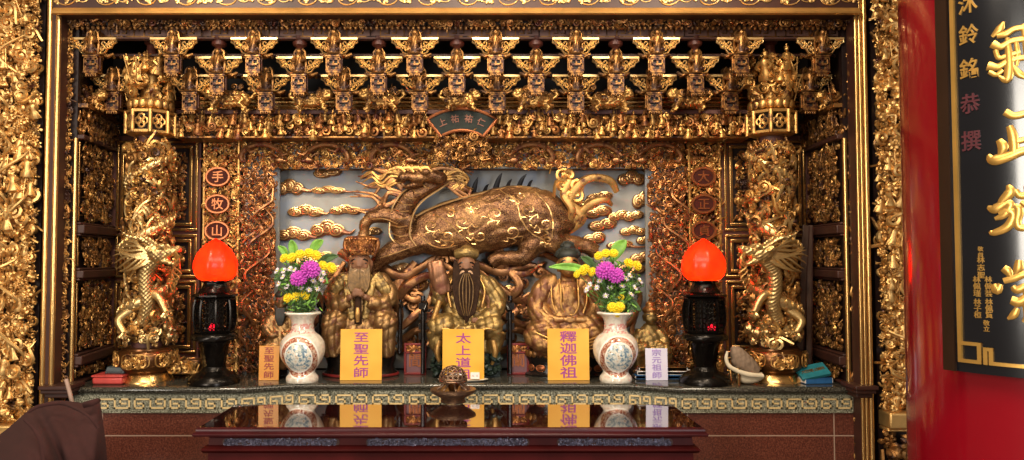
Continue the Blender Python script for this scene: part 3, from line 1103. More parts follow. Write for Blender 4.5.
# ------------------------------------------------------------------ fan-shaped plaque with four characters
def glyph(ch, size, depth=0.003):
    """mesh builder of one upright character centred at the origin, facing -y"""
    key = (ch,)
    if key not in GLY:
        c = bpy.data.curves.new('g', 'FONT'); c.body = ch; c.size = 1.0; c.resolution_u = 3; c.offset = 0.012
        o = bpy.data.objects.new('g', c); COL.objects.link(o)
        dg = bpy.context.evaluated_depsgraph_get(); dg.update()
        me = bpy.data.meshes.new_from_object(o.evaluated_get(dg))
        v = np.array([x.co[:] for x in me.vertices]); f = [tuple(p.vertices) for p in me.polygons]
        bpy.data.objects.remove(o); bpy.data.curves.remove(c); bpy.data.meshes.remove(me)
        v[:, 0] -= 0.5; v[:, 1] -= 0.36
        edge = {}
        for p in f:
            for a, b in zip(p, p[1:] + p[:1]):
                edge[(a, b)] = 1
        rim = [(a, b) for (a, b) in edge if (b, a) not in edge]
        GLY[key] = (v, f, rim)
    v, f, rim = GLY[key]
    m = MB()
    n = len(v)
    vv = np.zeros((2 * n, 3))
    vv[:n, 0] = vv[n:, 0] = v[:, 0] * size; vv[:n, 2] = vv[n:, 2] = v[:, 1] * size
    vv[:n, 1] = -depth
    return m.add(vv, [tuple(p) for p in f] + [(b, a, a + n, b + n) for a, b in rim])


GLY = {}
M['plaque_green'] = plain('dark_green_lacquer', '#1A201B', 0.6, 0.0, 0.35, 40, 0.3, 90, Specular_IOR_Level=0.2)
M['plaque_rim'] = plain('copper_red_gilding', '#A2603A', 0.36, 0.7, 0.2, 20)
YPQ = 4.34
M['plaque_char'] = plain('dull_copper_characters', '#6E4230', 0.5, 0.3, 0.2, 20)
s = YPQ / 740
c = W(462, 169, YPQ)          # centre of the fan's arcs
t = thing('fan_plaque', 'dark green fan-shaped plaque with copper rim and four characters above the carved beast', 'plaque', (c[0], YPQ, ZP(137, YPQ)))
A = rad(35)
def arc(r, a0, a1, n=24):
    return [(c[0] + s * r * math.sin(a), c[2] + s * r * math.cos(a)) for a in np.linspace(a0, a1, n)]
outer, inner = arc(61, -A, A), arc(39, -A * 0.94, A * 0.94)
poly = outer + inner[::-1]
put('board', MB().prism(poly, YPQ, YPQ + 0.03), M['plaque_green'], t, smooth=False)
mb = MB()
mb.tube([(x, YPQ - 0.002, z) for x, z in poly + [poly[0]]], 0.0095, 8)
put('rim', mb, M['plaque_rim'], t)
for ch, a in zip('上祐祐仁', (-0.4, -0.14, 0.13, 0.39)):
    g = glyph(ch, s * 8.5, 0.004)
    mb = MB().merge(g, rotm(0, a, 0), (c[0] + s * 51 * math.sin(a), YPQ - 0.001, c[2] + s * 51 * math.cos(a)))
    put('character', mb, M['plaque_char'], t, smooth=False)
mb = MB()
carve(mb, facing(c[0] - 0.16, YPQ + 0.05, ZP(160, YPQ)), 0.32, 0.15, 0.045, 0.05, 17, LEAFY, 0, 0.55)
put('bracket_carving', mb, M['gold_dim'], t)
# ------------------------------------------------------------------ altar screen
YS = 4.6
M['blue'] = plain('grey_blue_paint', '#71746F', 0.55, 0.0, 0.2, 4)


def blue_mat():
    t = NT('faded_blue_grey_paint')
    f = t.noise(3.0, 5, 0.65)
    t.l(t.ramp(f, [(0.3, '#86827A'), (0.48, '#94938E'), (0.62, '#8790A0'), (0.75, '#A09A8C')]), t.b.inputs['Base Color'])
    t.set(Roughness=0.5)
    t.bump(t.noise(25, 3), 0.1, 0.003)
    return t.m


M['blue'] = blue_mat()


M['medal'] = plain('matte_dark_red_disc', '#3E1A14', 0.7, 0, 0.2, 20, Specular_IOR_Level=0.15)


def medallion_column(side):
    Y = YS
    a, b = (203, 240) if side < 0 else (688, 721)
    x0, x1 = XP(a, Y), XP(b, Y)
    t = thing('medallion_column', 'carved gold column with round character medallions behind the %s red lamp' % ('left' if side < 0 else 'right'), 'carved panel', ((x0 + x1) / 2, Y, ZT), 'medallion columns')
    t['kind'] = 'thing'
    z1 = ZP(138, Y)
    put('backboard', MB().bb(x0, x1, Y + 0.012, Y + 0.05, ZT + 0.002, z1), M['ground_gold'], t)
    mb = MB()
    carve(mb, facing(x0, Y + 0.01, ZT), x1 - x0, z1 - ZT, 0.04, 0.03, 101 + side, LEAFY, 0, 0.55, mats=[0, 0, 1])
    put('leaf_carving', mb, [M['gold'], M['copper']], t)
    mb = MB()
    for x in (x0 + 0.008, x1 - 0.008):
        mb.bb(x - 0.007, x + 0.007, Y - 0.02, Y + 0.02, ZT + 0.002, z1)
    put('edge_strip', mb, M['gold'], t, bevel=0.003)
    chars = ('手', '牧', '山', '仁', '和') if side < 0 else ('大', '正', '貞', '善', '福')
    xm = XP(219.5 if side < 0 else 702, Y)
    for k, (py, ch) in enumerate(zip((177.5, 204.5, 231, 300, 330), chars)):
        z = ZP(py, Y)
        r = 0.0675
        mb = MB().lathe([(0, 0), (r * 1.0, 0), (r, 0.012), (0, 0.012)], (xm, Y - 0.03, z), 28, 1.05, 0.8, 0, rotm(PI / 2, 0, 0))
        md = put('medallion', mb, M['medal'], t, 'round dark red medallion with a copper rim')
        ang = np.arange(28) * 2 * PI / 28
        mb = MB().tube(np.stack((xm + r * 1.05 * np.cos(ang), np.full(28, Y - 0.042), z + r * 0.8 * np.sin(ang)), 1), 0.009, 6, closed=True)
        put('rim', mb, M['plaque_rim'], md)
        put('character', MB().merge(glyph(ch, 0.075, 0.006), None, (xm, Y - 0.041, z)), M['plaque_rim'], md, smooth=False)


medallion_column(-1)
medallion_column(1)


def lattice(side):
    Y = YS - 0.02
    a, b = (241, 276.5) if side < 0 else (648, 687)
    x0, x1 = XP(a, Y), XP(b, Y)
    z1 = ZP(168, Y)
    t = thing('pierced_vine_panel', 'pierced copper-gold vine carving on the %s edge of the blue-grey relief' % ('left' if side < 0 else 'right'), 'carved panel', ((x0 + x1) / 2, Y, ZT), 'pierced vine panels')
    put('backboard', MB().bb(x0, x1, Y + 0.06, Y + 0.08, ZT + 0.002, z1), M['blue'], t)
    w, h = x1 - x0, z1 - ZT
    mb = MB()
    r = random.Random(51 + side)
    # a knotted net of rings and crossing vines
    n = 0
    for q in range(230):
        u, v = r.uniform(0.02, w - 0.02), r.uniform(0.02, h - 0.03)
        rr = r.uniform(0.010, 0.021)
        ang = np.arange(9) * 2 * PI / 9
        tl = r.uniform(-0.4, 0.4)
        mb.tube(np.stack((x0 + u + rr * np.cos(ang), Y + 0.02 - r.uniform(0, 0.05) + tl * rr * np.cos(ang), ZT + v + rr * 1.1 * np.sin(ang)), 1), 0.0052, 5, closed=True, mat=r.choice((0, 1)))
    for q in range(8):
        u0 = r.uniform(0.03, w - 0.03)
        v0 = r.uniform(0, h * 0.75)
        tt = np.linspace(0, 1, 24)
        mb.tube(np.stack((x0 + np.clip(u0 + 0.07 * np.sin(tt * 5 + q), 0.01, w - 0.01), Y - 0.005 - 0.02 * np.sin(tt * 9), ZT + v0 + tt * h * 0.25), 1), 0.011, 6, mat=1)
    carve(mb, facing(x0, Y, ZT), w, h, 0.036, 0.04, 55 + side, LEAFY, 0, 0.75, mats=[0, 1])
    put('vine_carving', mb, [M['copper'], M['qilin']], t)
    mb = MB()
    s = 1 if side < 0 else -1
    # long branches winding up the panel
    for k in range(5):
        tt = np.linspace(0, 1, 26)
        u0 = w * (0.2 + 0.15 * k)
        v0 = h * (0.05 + 0.17 * k)
        mb.tube(np.stack((x0 + np.clip(u0 + s * (0.09 * (tt - .5) + 0.05 * np.sin(tt * 7 + k)), 0.012, w - 0.012), Y - 0.05 - 0.015 * np.sin(tt * 6), ZT + v0 + tt * h * 0.24), 1), 0.008 * np.sin(PI * (0.1 + 0.85 * tt)) + 0.002, 6)
    put('branch_carving', mb, M['qilin'], t)


lattice(-1)
lattice(1)

Y = YS - 0.03
x0, x1 = XP(241, Y), XP(687, Y)
za, zb = ZP(167.5, Y), ZP(139, Y)
t = thing('dragon_band', 'wide copper-gold band of coiling dragons right above the blue-grey relief', 'carved panel', ((x0 + x1) / 2, Y, za))
put('backboard', MB().bb(x0, x1, Y + 0.04, Y + 0.08, za, zb), M['blue'], t)
mb = MB()
carve(mb, facing(x0, Y + 0.03, za), x1 - x0, zb - za, 0.038, 0.04, 121, LEAFY, 0, 0.56, mats=[0, 1])
put('cloud_carving', mb, [M['copper'], M['gold']], t)
r = random.Random(4)
for k, (xc, fl) in enumerate(((262, 1), (327, -1), (392, 1), (532, -1), (598, 1), (660, -1))):
    xx = XP(xc, Y)
    tt = np.linspace(0, 1, 40)
    zc = (za + zb) / 2 - 0.012
    ph = PI * (1.15 - 2.3 * tt) + PI / 2
    x = xx + fl * (0.06 * np.cos(ph) + (tt - .5) * 0.26)
    z = zc + 0.052 * np.sin(ph) + 0.012
    y = Y - 0.015 - 0.022 * np.sin(PI * tt)
    m = MB().tube(np.stack((x, y, z), 1), 0.005 + 0.013 * np.sin(PI * np.clip(tt * 0.8 + 0.15, 0, 1)), 8)
    for q in range(3, 37, 2):
        m.ell((x[q], y[q] - 0.004, z[q] + 0.018), (0.006, 0.004, 0.012), seg=5, rings=4)
    m.ell((x[-1] + fl * 0.01, y[-1] - 0.01, z[-1]), (0.032, 0.025, 0.024), seg=8, rings=6)
    m.ell((x[-1] + fl * 0.04, y[-1] - 0.015, z[-1] - 0.006), (0.02, 0.016, 0.011), seg=8, rings=6)
    for q in (-1, 1):
        m.tube([(x[-1], y[-1] - 0.01, z[-1] + 0.015), (x[-1] - fl * 0.03, y[-1] - 0.01 * q, z[-1] + 0.04), (x[-1] - fl * 0.06, y[-1], z[-1] + 0.045)], (0.007, 0.005, 0.002), 5)
        i = 14 if q < 0 else 27
        m.tube([(x[i], y[i] - 0.01, z[i]), (x[i] + 0.03 * fl, y[i] - 0.03, z[i] - 0.03), (x[i] + 0.06 * fl, y[i] - 0.03, z[i] - 0.02)], (0.012, 0.01, 0.006), 5)
    put('coiled_dragon', m, M['qilin'], t)

# ------------------------------------------------------------------ blue-grey relief with the great qilin
YG = 4.75
t = thing('qilin_relief', 'blue-grey relief panel with a large bronze-red qilin among gold clouds', 'relief panel', (XP(462, YG), YG, ZT))
x0, x1, z0, z1 = XP(270, YG), XP(654, YG), ZT + 0.002, ZP(166, YG)
put('painted_ground', MB().bb(x0, x1, YG, YG + 0.03, z0, z1), M['blue'], t)
mb = MB()
r_ = 0.07
xi, xj, zj = XP(275, YG), XP(649.5, YG), ZP(169, YG)
for (cx, sx) in ((xi, 1), (xj, -1)):
    poly = [(cx - sx * 0.03, zj + 0.03), (cx - sx * 0.03, zj - r_)] + [(cx + sx * r_ * (1 - math.cos(a)), zj - r_ + r_ * math.sin(a)) for a in np.linspace(0, PI / 2, 9)] + [(cx + sx * r_, zj + 0.03)]
    mb.prism(poly, YG - 0.03, YG)
mb.tube([(xi, YG - 0.02, z0), (xi, YG - 0.02, zj - r_)] + [(xi + r_ * (1 - math.cos(a)), YG - 0.02, zj - r_ + r_ * math.sin(a)) for a in np.linspace(0, PI / 2, 9)] + [(xj - r_ * (1 - math.sin(a)), YG - 0.02, zj - r_ + r_ * math.cos(a)) for a in np.linspace(0, PI / 2, 9)] + [(xj, YG - 0.02, z0)], 0.012, 6)
put('corner_frame', mb, M['qilin'], t)


def R3(px, py, d):
    return W(px, py, YG - d)


S = YG / 740


def rtube(m, pts, n=8, sides=10, flat=1.0):
    """pts: (px, py, relief depth, radius px)"""
    b = bez(pts, n)
    m.tube([R3(x, y, d) for x, y, d, _ in b], np.maximum(b[:, 3], 0.3) * S, sides, flat=flat)


def scale_mat():
    t = NT('scaly_bronze_red_gilding')
    vo = t.n('TexVoronoi', Scale=85.0)
    t.l(t.tc.outputs['Object'], vo.inputs['Vector'])
    e = t.n('TexVoronoi', Scale=85.0, feature='DISTANCE_TO_EDGE')
    t.l(t.tc.outputs['Object'], e.inputs['Vector'])
    base = t.ramp(t.noise(7, 4), [(.3, '#33190F'), (.5, '#522E1C'), (.72, '#86603A')])
    gold = t.ramp(e.outputs['Distance'], [(.03, '#D9A868'), (.12, '#000000')])
    m = t.n('Mix', data_type='RGBA', blend_type='ADD')
    m.inputs[0].default_value = .3
    t.l(base, m.inputs[6]); t.l(gold, m.inputs[7])
    t.l(m.outputs[2], t.b.inputs['Base Color'])
    t.set(Metallic=.6, Roughness=.42)
    t.bump(vo.outputs['Distance'], .3, .004)
    return t.m


M['qilin_skin'] = scale_mat()
q = MB()
rtube(q, [(413, 233, .09, 16), (430, 232, .11, 23.5), (456, 228, .12, 28.5), (486, 221, .13, 30), (516, 216, .13, 29.5), (540, 219, .12, 28.5), (556, 228, .11, 24), (562, 236, .1, 17)], 7, 18, 0.62)
# neck arching up, head thrown back
rtube(q, [(412, 242, .1, 12), (402, 228, .13, 11), (402, 212, .15, 10.5), (409, 199, .16, 10), (420, 190, .16, 8.5), (434, 183, .16, 7.5), (446, 178, .14, 6)], 6, 14, 0.8)
# head pointing left, with brow, snout and open jaw
q.ell(R3(434, 176, .22), (13 * S, .05, 7 * S), rotm(0, 0.25, 0), 14, 10)
q.ell(R3(415, 177, .24), (12 * S, .04, 5 * S), rotm(0, 0.2, 0), 12, 8)
q.ell(R3(402, 177.5, .25), (5.5 * S, .035, 4.5 * S), None, 10, 8)
q.ell(R3(413, 186, .22), (11 * S, .03, 2.8 * S), rotm(0, -0.15, 0), 12, 8)
q.ell(R3(426, 172, .26), (5 * S, .025, 3 * S), None, 10, 8)
q.ell(R3(397, 181, .24), (3 * S, .02, 2 * S), None, 8, 6)
# forelegs
rtube(q, [(410, 225, .14, 11), (392, 216, .17, 8.5), (374, 216, .18, 6.5), (366, 222, .18, 5.5), (364, 234, .17, 5), (362, 241, .17, 6)], 6, 10)
rtube(q, [(425, 240, .12, 13), (402, 248, .15, 11), (384, 256, .15, 9), (372, 268, .14, 7), (362, 276, .13, 6)], 6, 10)
# hind legs
rtube(q, [(553, 226, .13, 20), (556, 240, .15, 15), (566, 244, .15, 10), (585, 246, .14, 7.5), (596, 252, .13, 7)], 6, 12)
rtube(q, [(540, 236, .1, 18), (528, 250, .13, 11), (520, 258, .13, 8), (500, 258, .12, 7), (490, 264, .12, 7)], 6, 12)
def scales(co, no):
    x, z = co[:, 0] / 0.028, co[:, 2] / 0.028
    k = 1 + 0 * x
    fl = np.sin(co[:, 0] * 30 + 2 * np.sin(co[:, 2] * 25)) * np.sin(co[:, 2] * 34 + 1.5 * np.sin(co[:, 0] * 21))
    return -0.004 * (1 - np.sqrt(k)) + 0.004 * np.clip(fl * 2, -1, 1)
body = put('qilin', q, M['qilin_skin'], t, remesh=(0.0065, 4), fine=scales)
M['ridge'] = gilt('gold_edge_lines', '#E4B678', '#A5683A', 0.6, 0.32, bump=0, scale=30)
M['horn'] = plain('dark_grey_blue_fins', '#1C1D22', 0.4, 0.3, 0.3, 20)
# raised gold lines: belly plates, flame-shaped markings, mane edges
g = MB()
def line(pts, w=0.8, n=8, y=None):
    b = bez(pts, n)
    g.tube([R3(x, yy, d) for x, yy, d in b], w * S, 5)
for (xa, ya, xb, yb) in ((394, 240, 409, 246), (391, 233, 407, 236), (391, 225, 407, 226), (391, 217, 408, 218), (393, 209, 409, 211), (397, 201, 412, 205), (403, 194, 416, 199), (411, 188, 421, 194), (421, 182, 429, 188)):
    line([(xa, ya, .2), ((xa + xb) / 2, (ya + yb) / 2 + 1.5, .235), (xb, yb, .22)], 0.6, 5)
line([(416, 246, .2), (410, 236, .215), (411, 222, .225), (416, 209, .235), (425, 199, .23), (440, 189, .22), (449, 183, .2)], 1.0)
line([(400, 247, .19), (390, 236, .2), (390, 220, .2), (393, 206, .21), (403, 192, .21), (420, 181, .23)], 0.9)
line([(416, 216, .18), (432, 208, .18), (455, 200, .19), (490, 191, .17), (520, 186.5, .16), (545, 193, .16), (560, 208, .15)], 1.1)
from mathutils.bvhtree import BVHTree
bpy.context.view_layer.update()
bvh = BVHTree.FromObject(body, bpy.context.evaluated_depsgraph_get())
borg = wloc(body)


def on_body(px, py):
    """relief point where the line of sight meets the carved body"""
    o = np.array((0, 0, CAMZ))
    d = W(px, py, 4.0) - o
    d /= np.linalg.norm(d)
    h = bvh.ray_cast(Vector(o - borg), Vector(d))
    return None if h[0] is None else np.array(h[0]) + borg


def drawn(pts, w=0.7, n=8):
    b = bez(pts, n)
    q_ = [on_body(x, y) for x, y in b]
    q_ = [p for p in q_ if p is not None]
    if len(q_) > 3:
        u = np.linspace(0.08, 0.96, len(q_))
        g.tube(q_, w * S * np.sin(PI * u) ** .5, 5)


# flame-shaped markings and lines drawn over the flanks in raised gold
for (cx, cy, r0, a0, hand) in ((432, 226, 8, 0.5, 1), (447, 236, 7, 2.6, -1), (463, 222, 9, 0.2, 1), (480, 236, 7, 3.6, -1), (496, 214, 9, 1.2, 1), (512, 232, 8, 2.2, -1), (530, 210, 9, .6, 1), (545, 224, 8, 3.0, -1), (476, 207, 6, 2.0, 1), (520, 196, 6, 3.3, -1), (450, 214, 5, 4.2, 1), (548, 240, 5, 1.0, 1)):
    t_ = np.linspace(0, 1, 12)
    drawn([(cx + r0 * (1.05 - .85 * q) * math.cos(a0 + hand * 7.5 * q), cy + r0 * .8 * (1.05 - .85 * q) * math.sin(a0 + hand * 7.5 * q)) for q in t_], 1.0, 3)
    for m_ in range(3):
        aa = a0 + m_ * .7 * hand
        drawn([(cx + r0 * 1.05 * math.cos(aa), cy + r0 * .85 * math.sin(aa)), (cx + r0 * 1.5 * math.cos(aa + .3 * hand), cy + r0 * 1.2 * math.sin(aa + .3 * hand)), (cx + r0 * 1.9 * math.cos(aa + .1), cy + r0 * 1.5 * math.sin(aa + .1))], 0.85, 5)
drawn([(418, 232), (428, 243), (442, 248), (458, 245)], .8)
drawn([(428, 212), (445, 220), (458, 232), (470, 244)], .8)
drawn([(500, 190), (516, 202), (521, 218), (530, 232), (544, 240)], .9)
drawn([(535, 192), (548, 206), (553, 222), (552, 238)], .8)
drawn([(372, 219), (385, 219), (398, 224)], .6)
drawn([(380, 258), (398, 252), (415, 246)], .6)
for k in range(9):
    drawn([(446 + k * 12, 209 - k * 2.3), (451 + k * 12, 206 - k * 2), (455 + k * 12, 210 - k * 2.2)], .6, 4)
put('gold_line_work', g, M['ridge'], t)
g = MB()
for (x, y, dx, dy, w) in ((463, 198, 2, -10, 2.0), (474, 195, 3, -18, 2.6), (485, 191, 3, -7, 1.8), (497, 188.5, 4, -16, 2.6), (508, 187, 3, -8, 1.8), (520, 186, 5, -12, 2.3), (529, 186, 3, -6, 1.6)):
    b = bez([(x - w, y + 4, .1, w * 1.2), (x + dx * .4, y + dy * .55, .13, w * .85), (x + dx * 1.3, y + dy, .15, .3)], 5)
    g.tube([R3(*p[:3]) for p in b], b[:, 3] * S, 6, flat=0.5)
put('back_fin', g, M['horn'], t)
g = MB()
def wave(pts, n=8, sides=7):
    b = bez(pts, n)
    g.tube([R3(*p[:3]) for p in b], np.maximum(b[:, 3], .25) * S, sides, flat=0.7)
# mane, horns and beard streaming around the head
for k in range(9):
    y = 166 + k * 3.3
    wave([(441, 180, .18, 1.6), (450 + k * 2, y + 4 + 5 * math.sin(k * 2), .18, 1.7), (460 + k * 1.5, y + 4 - 4 * math.sin(k * 2), .16, 1.4), (474 - k * 2, y + 6, .13, .5)])
for k in range(8):
    y = 176 + k * 5
    wave([(404 - k, 186 + k * 2, .2, 1.6), (393 - k, y - 4 + 4 * math.sin(k * 2.3), .21, 2.0), (382, y + 6 * math.sin(k * 1.7), .19, 1.8), (372, y - 5 * math.sin(k * 1.7), .17, 1.4), (360 - 2 * k, y - 2 + 5 * math.cos(k * 2.1), .14, .6)])
wave([(426, 174, .24, 2.5), (440, 168, .23, 2.2), (458, 170, .2, 2), (470, 165, .18, .8)])
wave([(420, 172, .24, 2), (405, 170, .22, 3), (388, 172, .2, 3.4), (370, 168, .17, 1)])
put('mane', g, M['qilin'], t)
g = MB()
rq = random.Random(31)
for k in range(11):
    jx, jy = rq.uniform(-4, 8), rq.uniform(-3, 9)
    wave([(443 + rq.uniform(-2, 3), 177 + jy * .4, .2 + .02 * rq.random(), 1.0), (451 + jx, 170 + jy + rq.uniform(-2, 2), .21, 1.2), (461 + jx, 176 + jy, .19, 1.2), (455 + jx + rq.uniform(-4, 4), 184 + jy * .8, .18, 1.0), (466 + jx, 188 + jy * .5, .15, .4)])
for k in range(7):
    jx, jy = rq.uniform(-5, 5), rq.uniform(-2, 14)
    wave([(405 + jx * .3, 175 + jy * .5, .23, 1.1), (394 + jx, 171 + jy, .22, 1.4), (384 + jx, 177 + jy * .9 + rq.uniform(-3, 3), .2, 1.3), (375 + jx, 172 + jy, .18, 1.1), (364 + jx, 178 + jy, .15, .4)])
for k in range(4):
    wave([(432 - 9 * k, 172, .27, 1.4), (426 - 9 * k, 167.5, .27, 1.8), (416 - 9 * k, 170, .26, 1.2)])
put('gold_curl', g, M['gold'], t)
g = MB()
g = MB()
wave([(566, 232, .12, 5), (582, 218, .15, 5), (570, 202, .17, 4.5), (578, 186, .18, 4.5), (592, 178, .18, 4), (610, 181, .16, 4), (617, 192, .14, 3)])
wave([(566, 228, .14, 4), (572, 210, .18, 4), (564, 194, .18, 4), (570, 178, .17, 3.5), (560, 170, .15, 2)])
wave([(570, 226, .14, 4), (588, 206, .17, 4), (604, 200, .17, 3.5), (612, 205, .15, 2)])
for k in range(6):
    p = R3(562 + 7 * (k % 3), 176 + 10 * (k // 2), .16)
    g.merge(LIB['scroll'][k % 4], rotm(0, k, 0) @ np.diag((0.09, 0.09, 0.09)), p)
put('tail', g, M['gold'], t)

# waves and flame ribbons under the belly
g = MB()
r = random.Random(12)
for (pts) in (
    [(372, 262, 8), (400, 276, 5), (420, 268, 4.5), (438, 258, 4), (470, 262, 4), (500, 272, 5), (530, 266, 4.5), (552, 276, 3)],
    [(395, 300, 6), (410, 284, 5), (432, 276, 4), (430, 300, 4), (412, 318, 5), (398, 330, 3)],
    [(500, 262, 4), (520, 285, 5), (505, 305, 5), (520, 325, 5), (540, 318, 3)],
    [(486, 272, 4), (510, 262, 4), (535, 252, 4), (560, 262, 3)],
    [(415, 262, 4), (395, 290, 5), (400, 318, 4), (385, 340, 3)],
    [(470, 262, 3), (496, 285, 4), (520, 300, 5), (545, 296, 4), (560, 305, 2)],
    [(600, 262, 3), (615, 275, 4), (600, 292, 4), (615, 310, 4), (632, 306, 2)],
    [(402, 340, 4), (420, 330, 4), (436, 340, 3), (440, 360, 2)],
    [(500, 340, 4), (515, 330, 4), (532, 338, 3), (540, 355, 2)],
    [(590, 320, 3), (610, 330, 4), (630, 322, 3), (640, 300, 2)],
    [(300, 300, 3), (315, 292, 4), (322, 310, 4), (310, 330, 3)],
    [(340, 252, 5), (352, 262, 5), (345, 278, 4), (330, 270, 2)],
    [(560, 262, 4), (580, 272, 4), (575, 288, 3.5), (590, 300, 3), (604, 296, 1.5)],
    [(505, 270, 3.5), (523, 274, 4), (536, 268, 3), (545, 262, 1.5)],
    [(384, 272, 4), (378, 290, 5), (390, 305, 5), (384, 325, 4), (396, 345, 2)],
    [(424, 300, 4), (412, 300, 3.5), (402, 292, 3), (404, 284, 1.5)],
    [(518, 310, 4), (508, 318, 3.5), (500, 312, 2.5), (504, 304, 1.5)],
    [(440, 262, 3), (452, 270, 3), (446, 280, 3), (434, 280, 1.5)],
    [(345, 262, 3), (330, 282, 3), (316, 278, 2.5), (308, 286, 1.5)],
    [(500, 352, 3.5), (520, 345, 4), (534, 352, 3.5), (528, 364, 2)],
    [(398, 352, 3.5), (410, 345, 4), (424, 354, 3.5), (418, 366, 2)],
    [(640, 262, 2.5), (628, 282, 3.5), (640, 296, 3), (632, 330, 3), (642, 350, 2)],
):
    wave([(x, y, .06 + .03 * math.sin(i * 1.7), rr * 0.9) for i, (x, y, rr) in enumerate(pts)])
for k in range(60):
    x, y = r.uniform(370, 560), r.uniform(258, 345)
    p = R3(x, y, .05)
    g.merge(LIB['scroll'][k % 4], rotm(0, r.uniform(-3, 3), 0) @ np.diag((0.075, 0.05, 0.075)) * r.uniform(.7, 1.3), p)
put('flame_ribbon', g, M['qilin'], t)


def cloud(px, py, w, h, tail=0, mat='gold', rings=2):
    m = MB()
    c = R3(px, py, 0.03)
    n = max(2, round(w / 10))
    for k in range(n):
        u = (k + .5) / n - .5
        bump_ = 1 - 1.1 * u * u
        cx, cz, rx, rz = c[0] + u * w * S * 0.84, c[2] + (0.1 * h * S * (1 if k % 2 else -1)), w / n * S * 0.8, h * 0.5 * bump_ * S
        m.ell((cx, YG - 0.012, cz), (rx, 0.022, rz), None, 14, 8)
        a = np.linspace(0.2, 4.6 * PI, 34)
        f = np.linspace(0.93, 0.1, 34)
        m.tube(np.stack((cx + rx * f * np.cos(a), YG - 0.018 - 0.02 * np.sqrt(1 - f * f), cz + rz * f * np.sin(a)), 1), 0.0062 * (0.55 + 0.45 * f), 5, mat=1)
        m.ell((cx, YG - 0.036, cz), (rx * 0.16, 0.012, rz * 0.16), None, 8, 6, mat=1)
    if tail:
        s = 1 if tail > 0 else -1
        b = bez([(c[0] + s * w * S * 0.4, YG - 0.02, c[2] - h * S * .1), (c[0] + s * (w * .5 + abs(tail) * .5) * S, YG - 0.02, c[2] - h * S * .25), (c[0] + s * (w * .5 + abs(tail)) * S, YG - 0.015, c[2])], 8)
        m.tube(b, np.linspace(h * .2 * S, 0.003, len(b)), 7)
    put('cloud', m, [M['cloud'], M['ridge']], t)


M['cloud'] = gilt('gold_copper_cloud', '#C8966A', '#8A5236', 0.45, 0.38, scale=14)
for a in ((289, 187, 26, 15, 14), (327, 172.5, 24, 10, 0), (328, 190, 32, 7, 14), (305, 211, 34, 11, 8), (345, 210, 30, 9, 0), (293, 234, 34, 13, 10), (327, 229, 32, 16, 12), (370, 232, 20, 9, 0), (305, 262, 30, 10, 0), (322, 257, 18, 10, 0), (335, 272, 20, 12, 0),
          (586, 206, 20, 14, 0), (600, 197, 22, 10, 0), (598, 212, 24, 12, 0), (603, 225, 24, 12, 0), (594, 239, 20, 13, 0), (626, 216, 36, 10, 0), (634, 231, 26, 9, 0), (641, 200, 14, 16, 0), (632, 178, 26, 14, 0), (620, 245, 22, 8, 20), (642, 258, 20, 12, 0), (568, 248, 16, 12, 0), (630, 268, 30, 10, 0),
          (415, 286, 22, 15, 0), (535, 253, 22, 11, 0), (505, 292, 18, 12, 0), (400, 268, 16, 10, 0), (645, 240, 14, 8, 0)):
    cloud(*a)
# ------------------------------------------------------------------ dragon pillars
M['bronze_base'] = plain('polished_brown_bronze', '#6E4626', 0.28, 0.75, 0.3, 12)
M['dragon'] = gilt('pale_gold_dragon', '#E2BE80', '#6A4020', 0.58, 0.36, scale=24, bump=0.35, bscale=70)


def carve_cyl(mb, cx, cy, R, z0, z1, a0, a1, size, depth, seed, mix, gap=0.6, mats=(0,)):
    r = random.Random(seed)
    names, wts = list(mix), list(mix.values())
    nu = max(1, round((a1 - a0) * R / (size * gap))); nv = max(1, round((z1 - z0) / (size * gap)))
    for i in range(nu):
        for j in range(nv):
            a = a0 + (i + r.random()) * (a1 - a0) / nu
            z = z0 + (j + r.random()) * (z1 - z0) / nv
            k = r.choices(names, wts)[0]
            s = size * r.uniform(0.75, 1.3) * (1.5 if k == 'figure' else 1)
            rr = R + depth * r.random() ** 1.3
            n = np.array((math.sin(a), -math.cos(a), 0)); e = np.array((math.cos(a), math.sin(a), 0))
            B = np.stack((e, -n, (0, 0, 1)), 1)
            an = r.uniform(-0.2, 0.2) if k == 'figure' else r.uniform(-PI, PI)
            mb.merge(r.choice(LIB[k]), B @ rotm(r.uniform(-.35, .35), an, r.uniform(-.35, .35)) * s, (cx + n[0] * rr, cy + n[1] * rr, z), 1.0, r.choice(mats))
    return mb


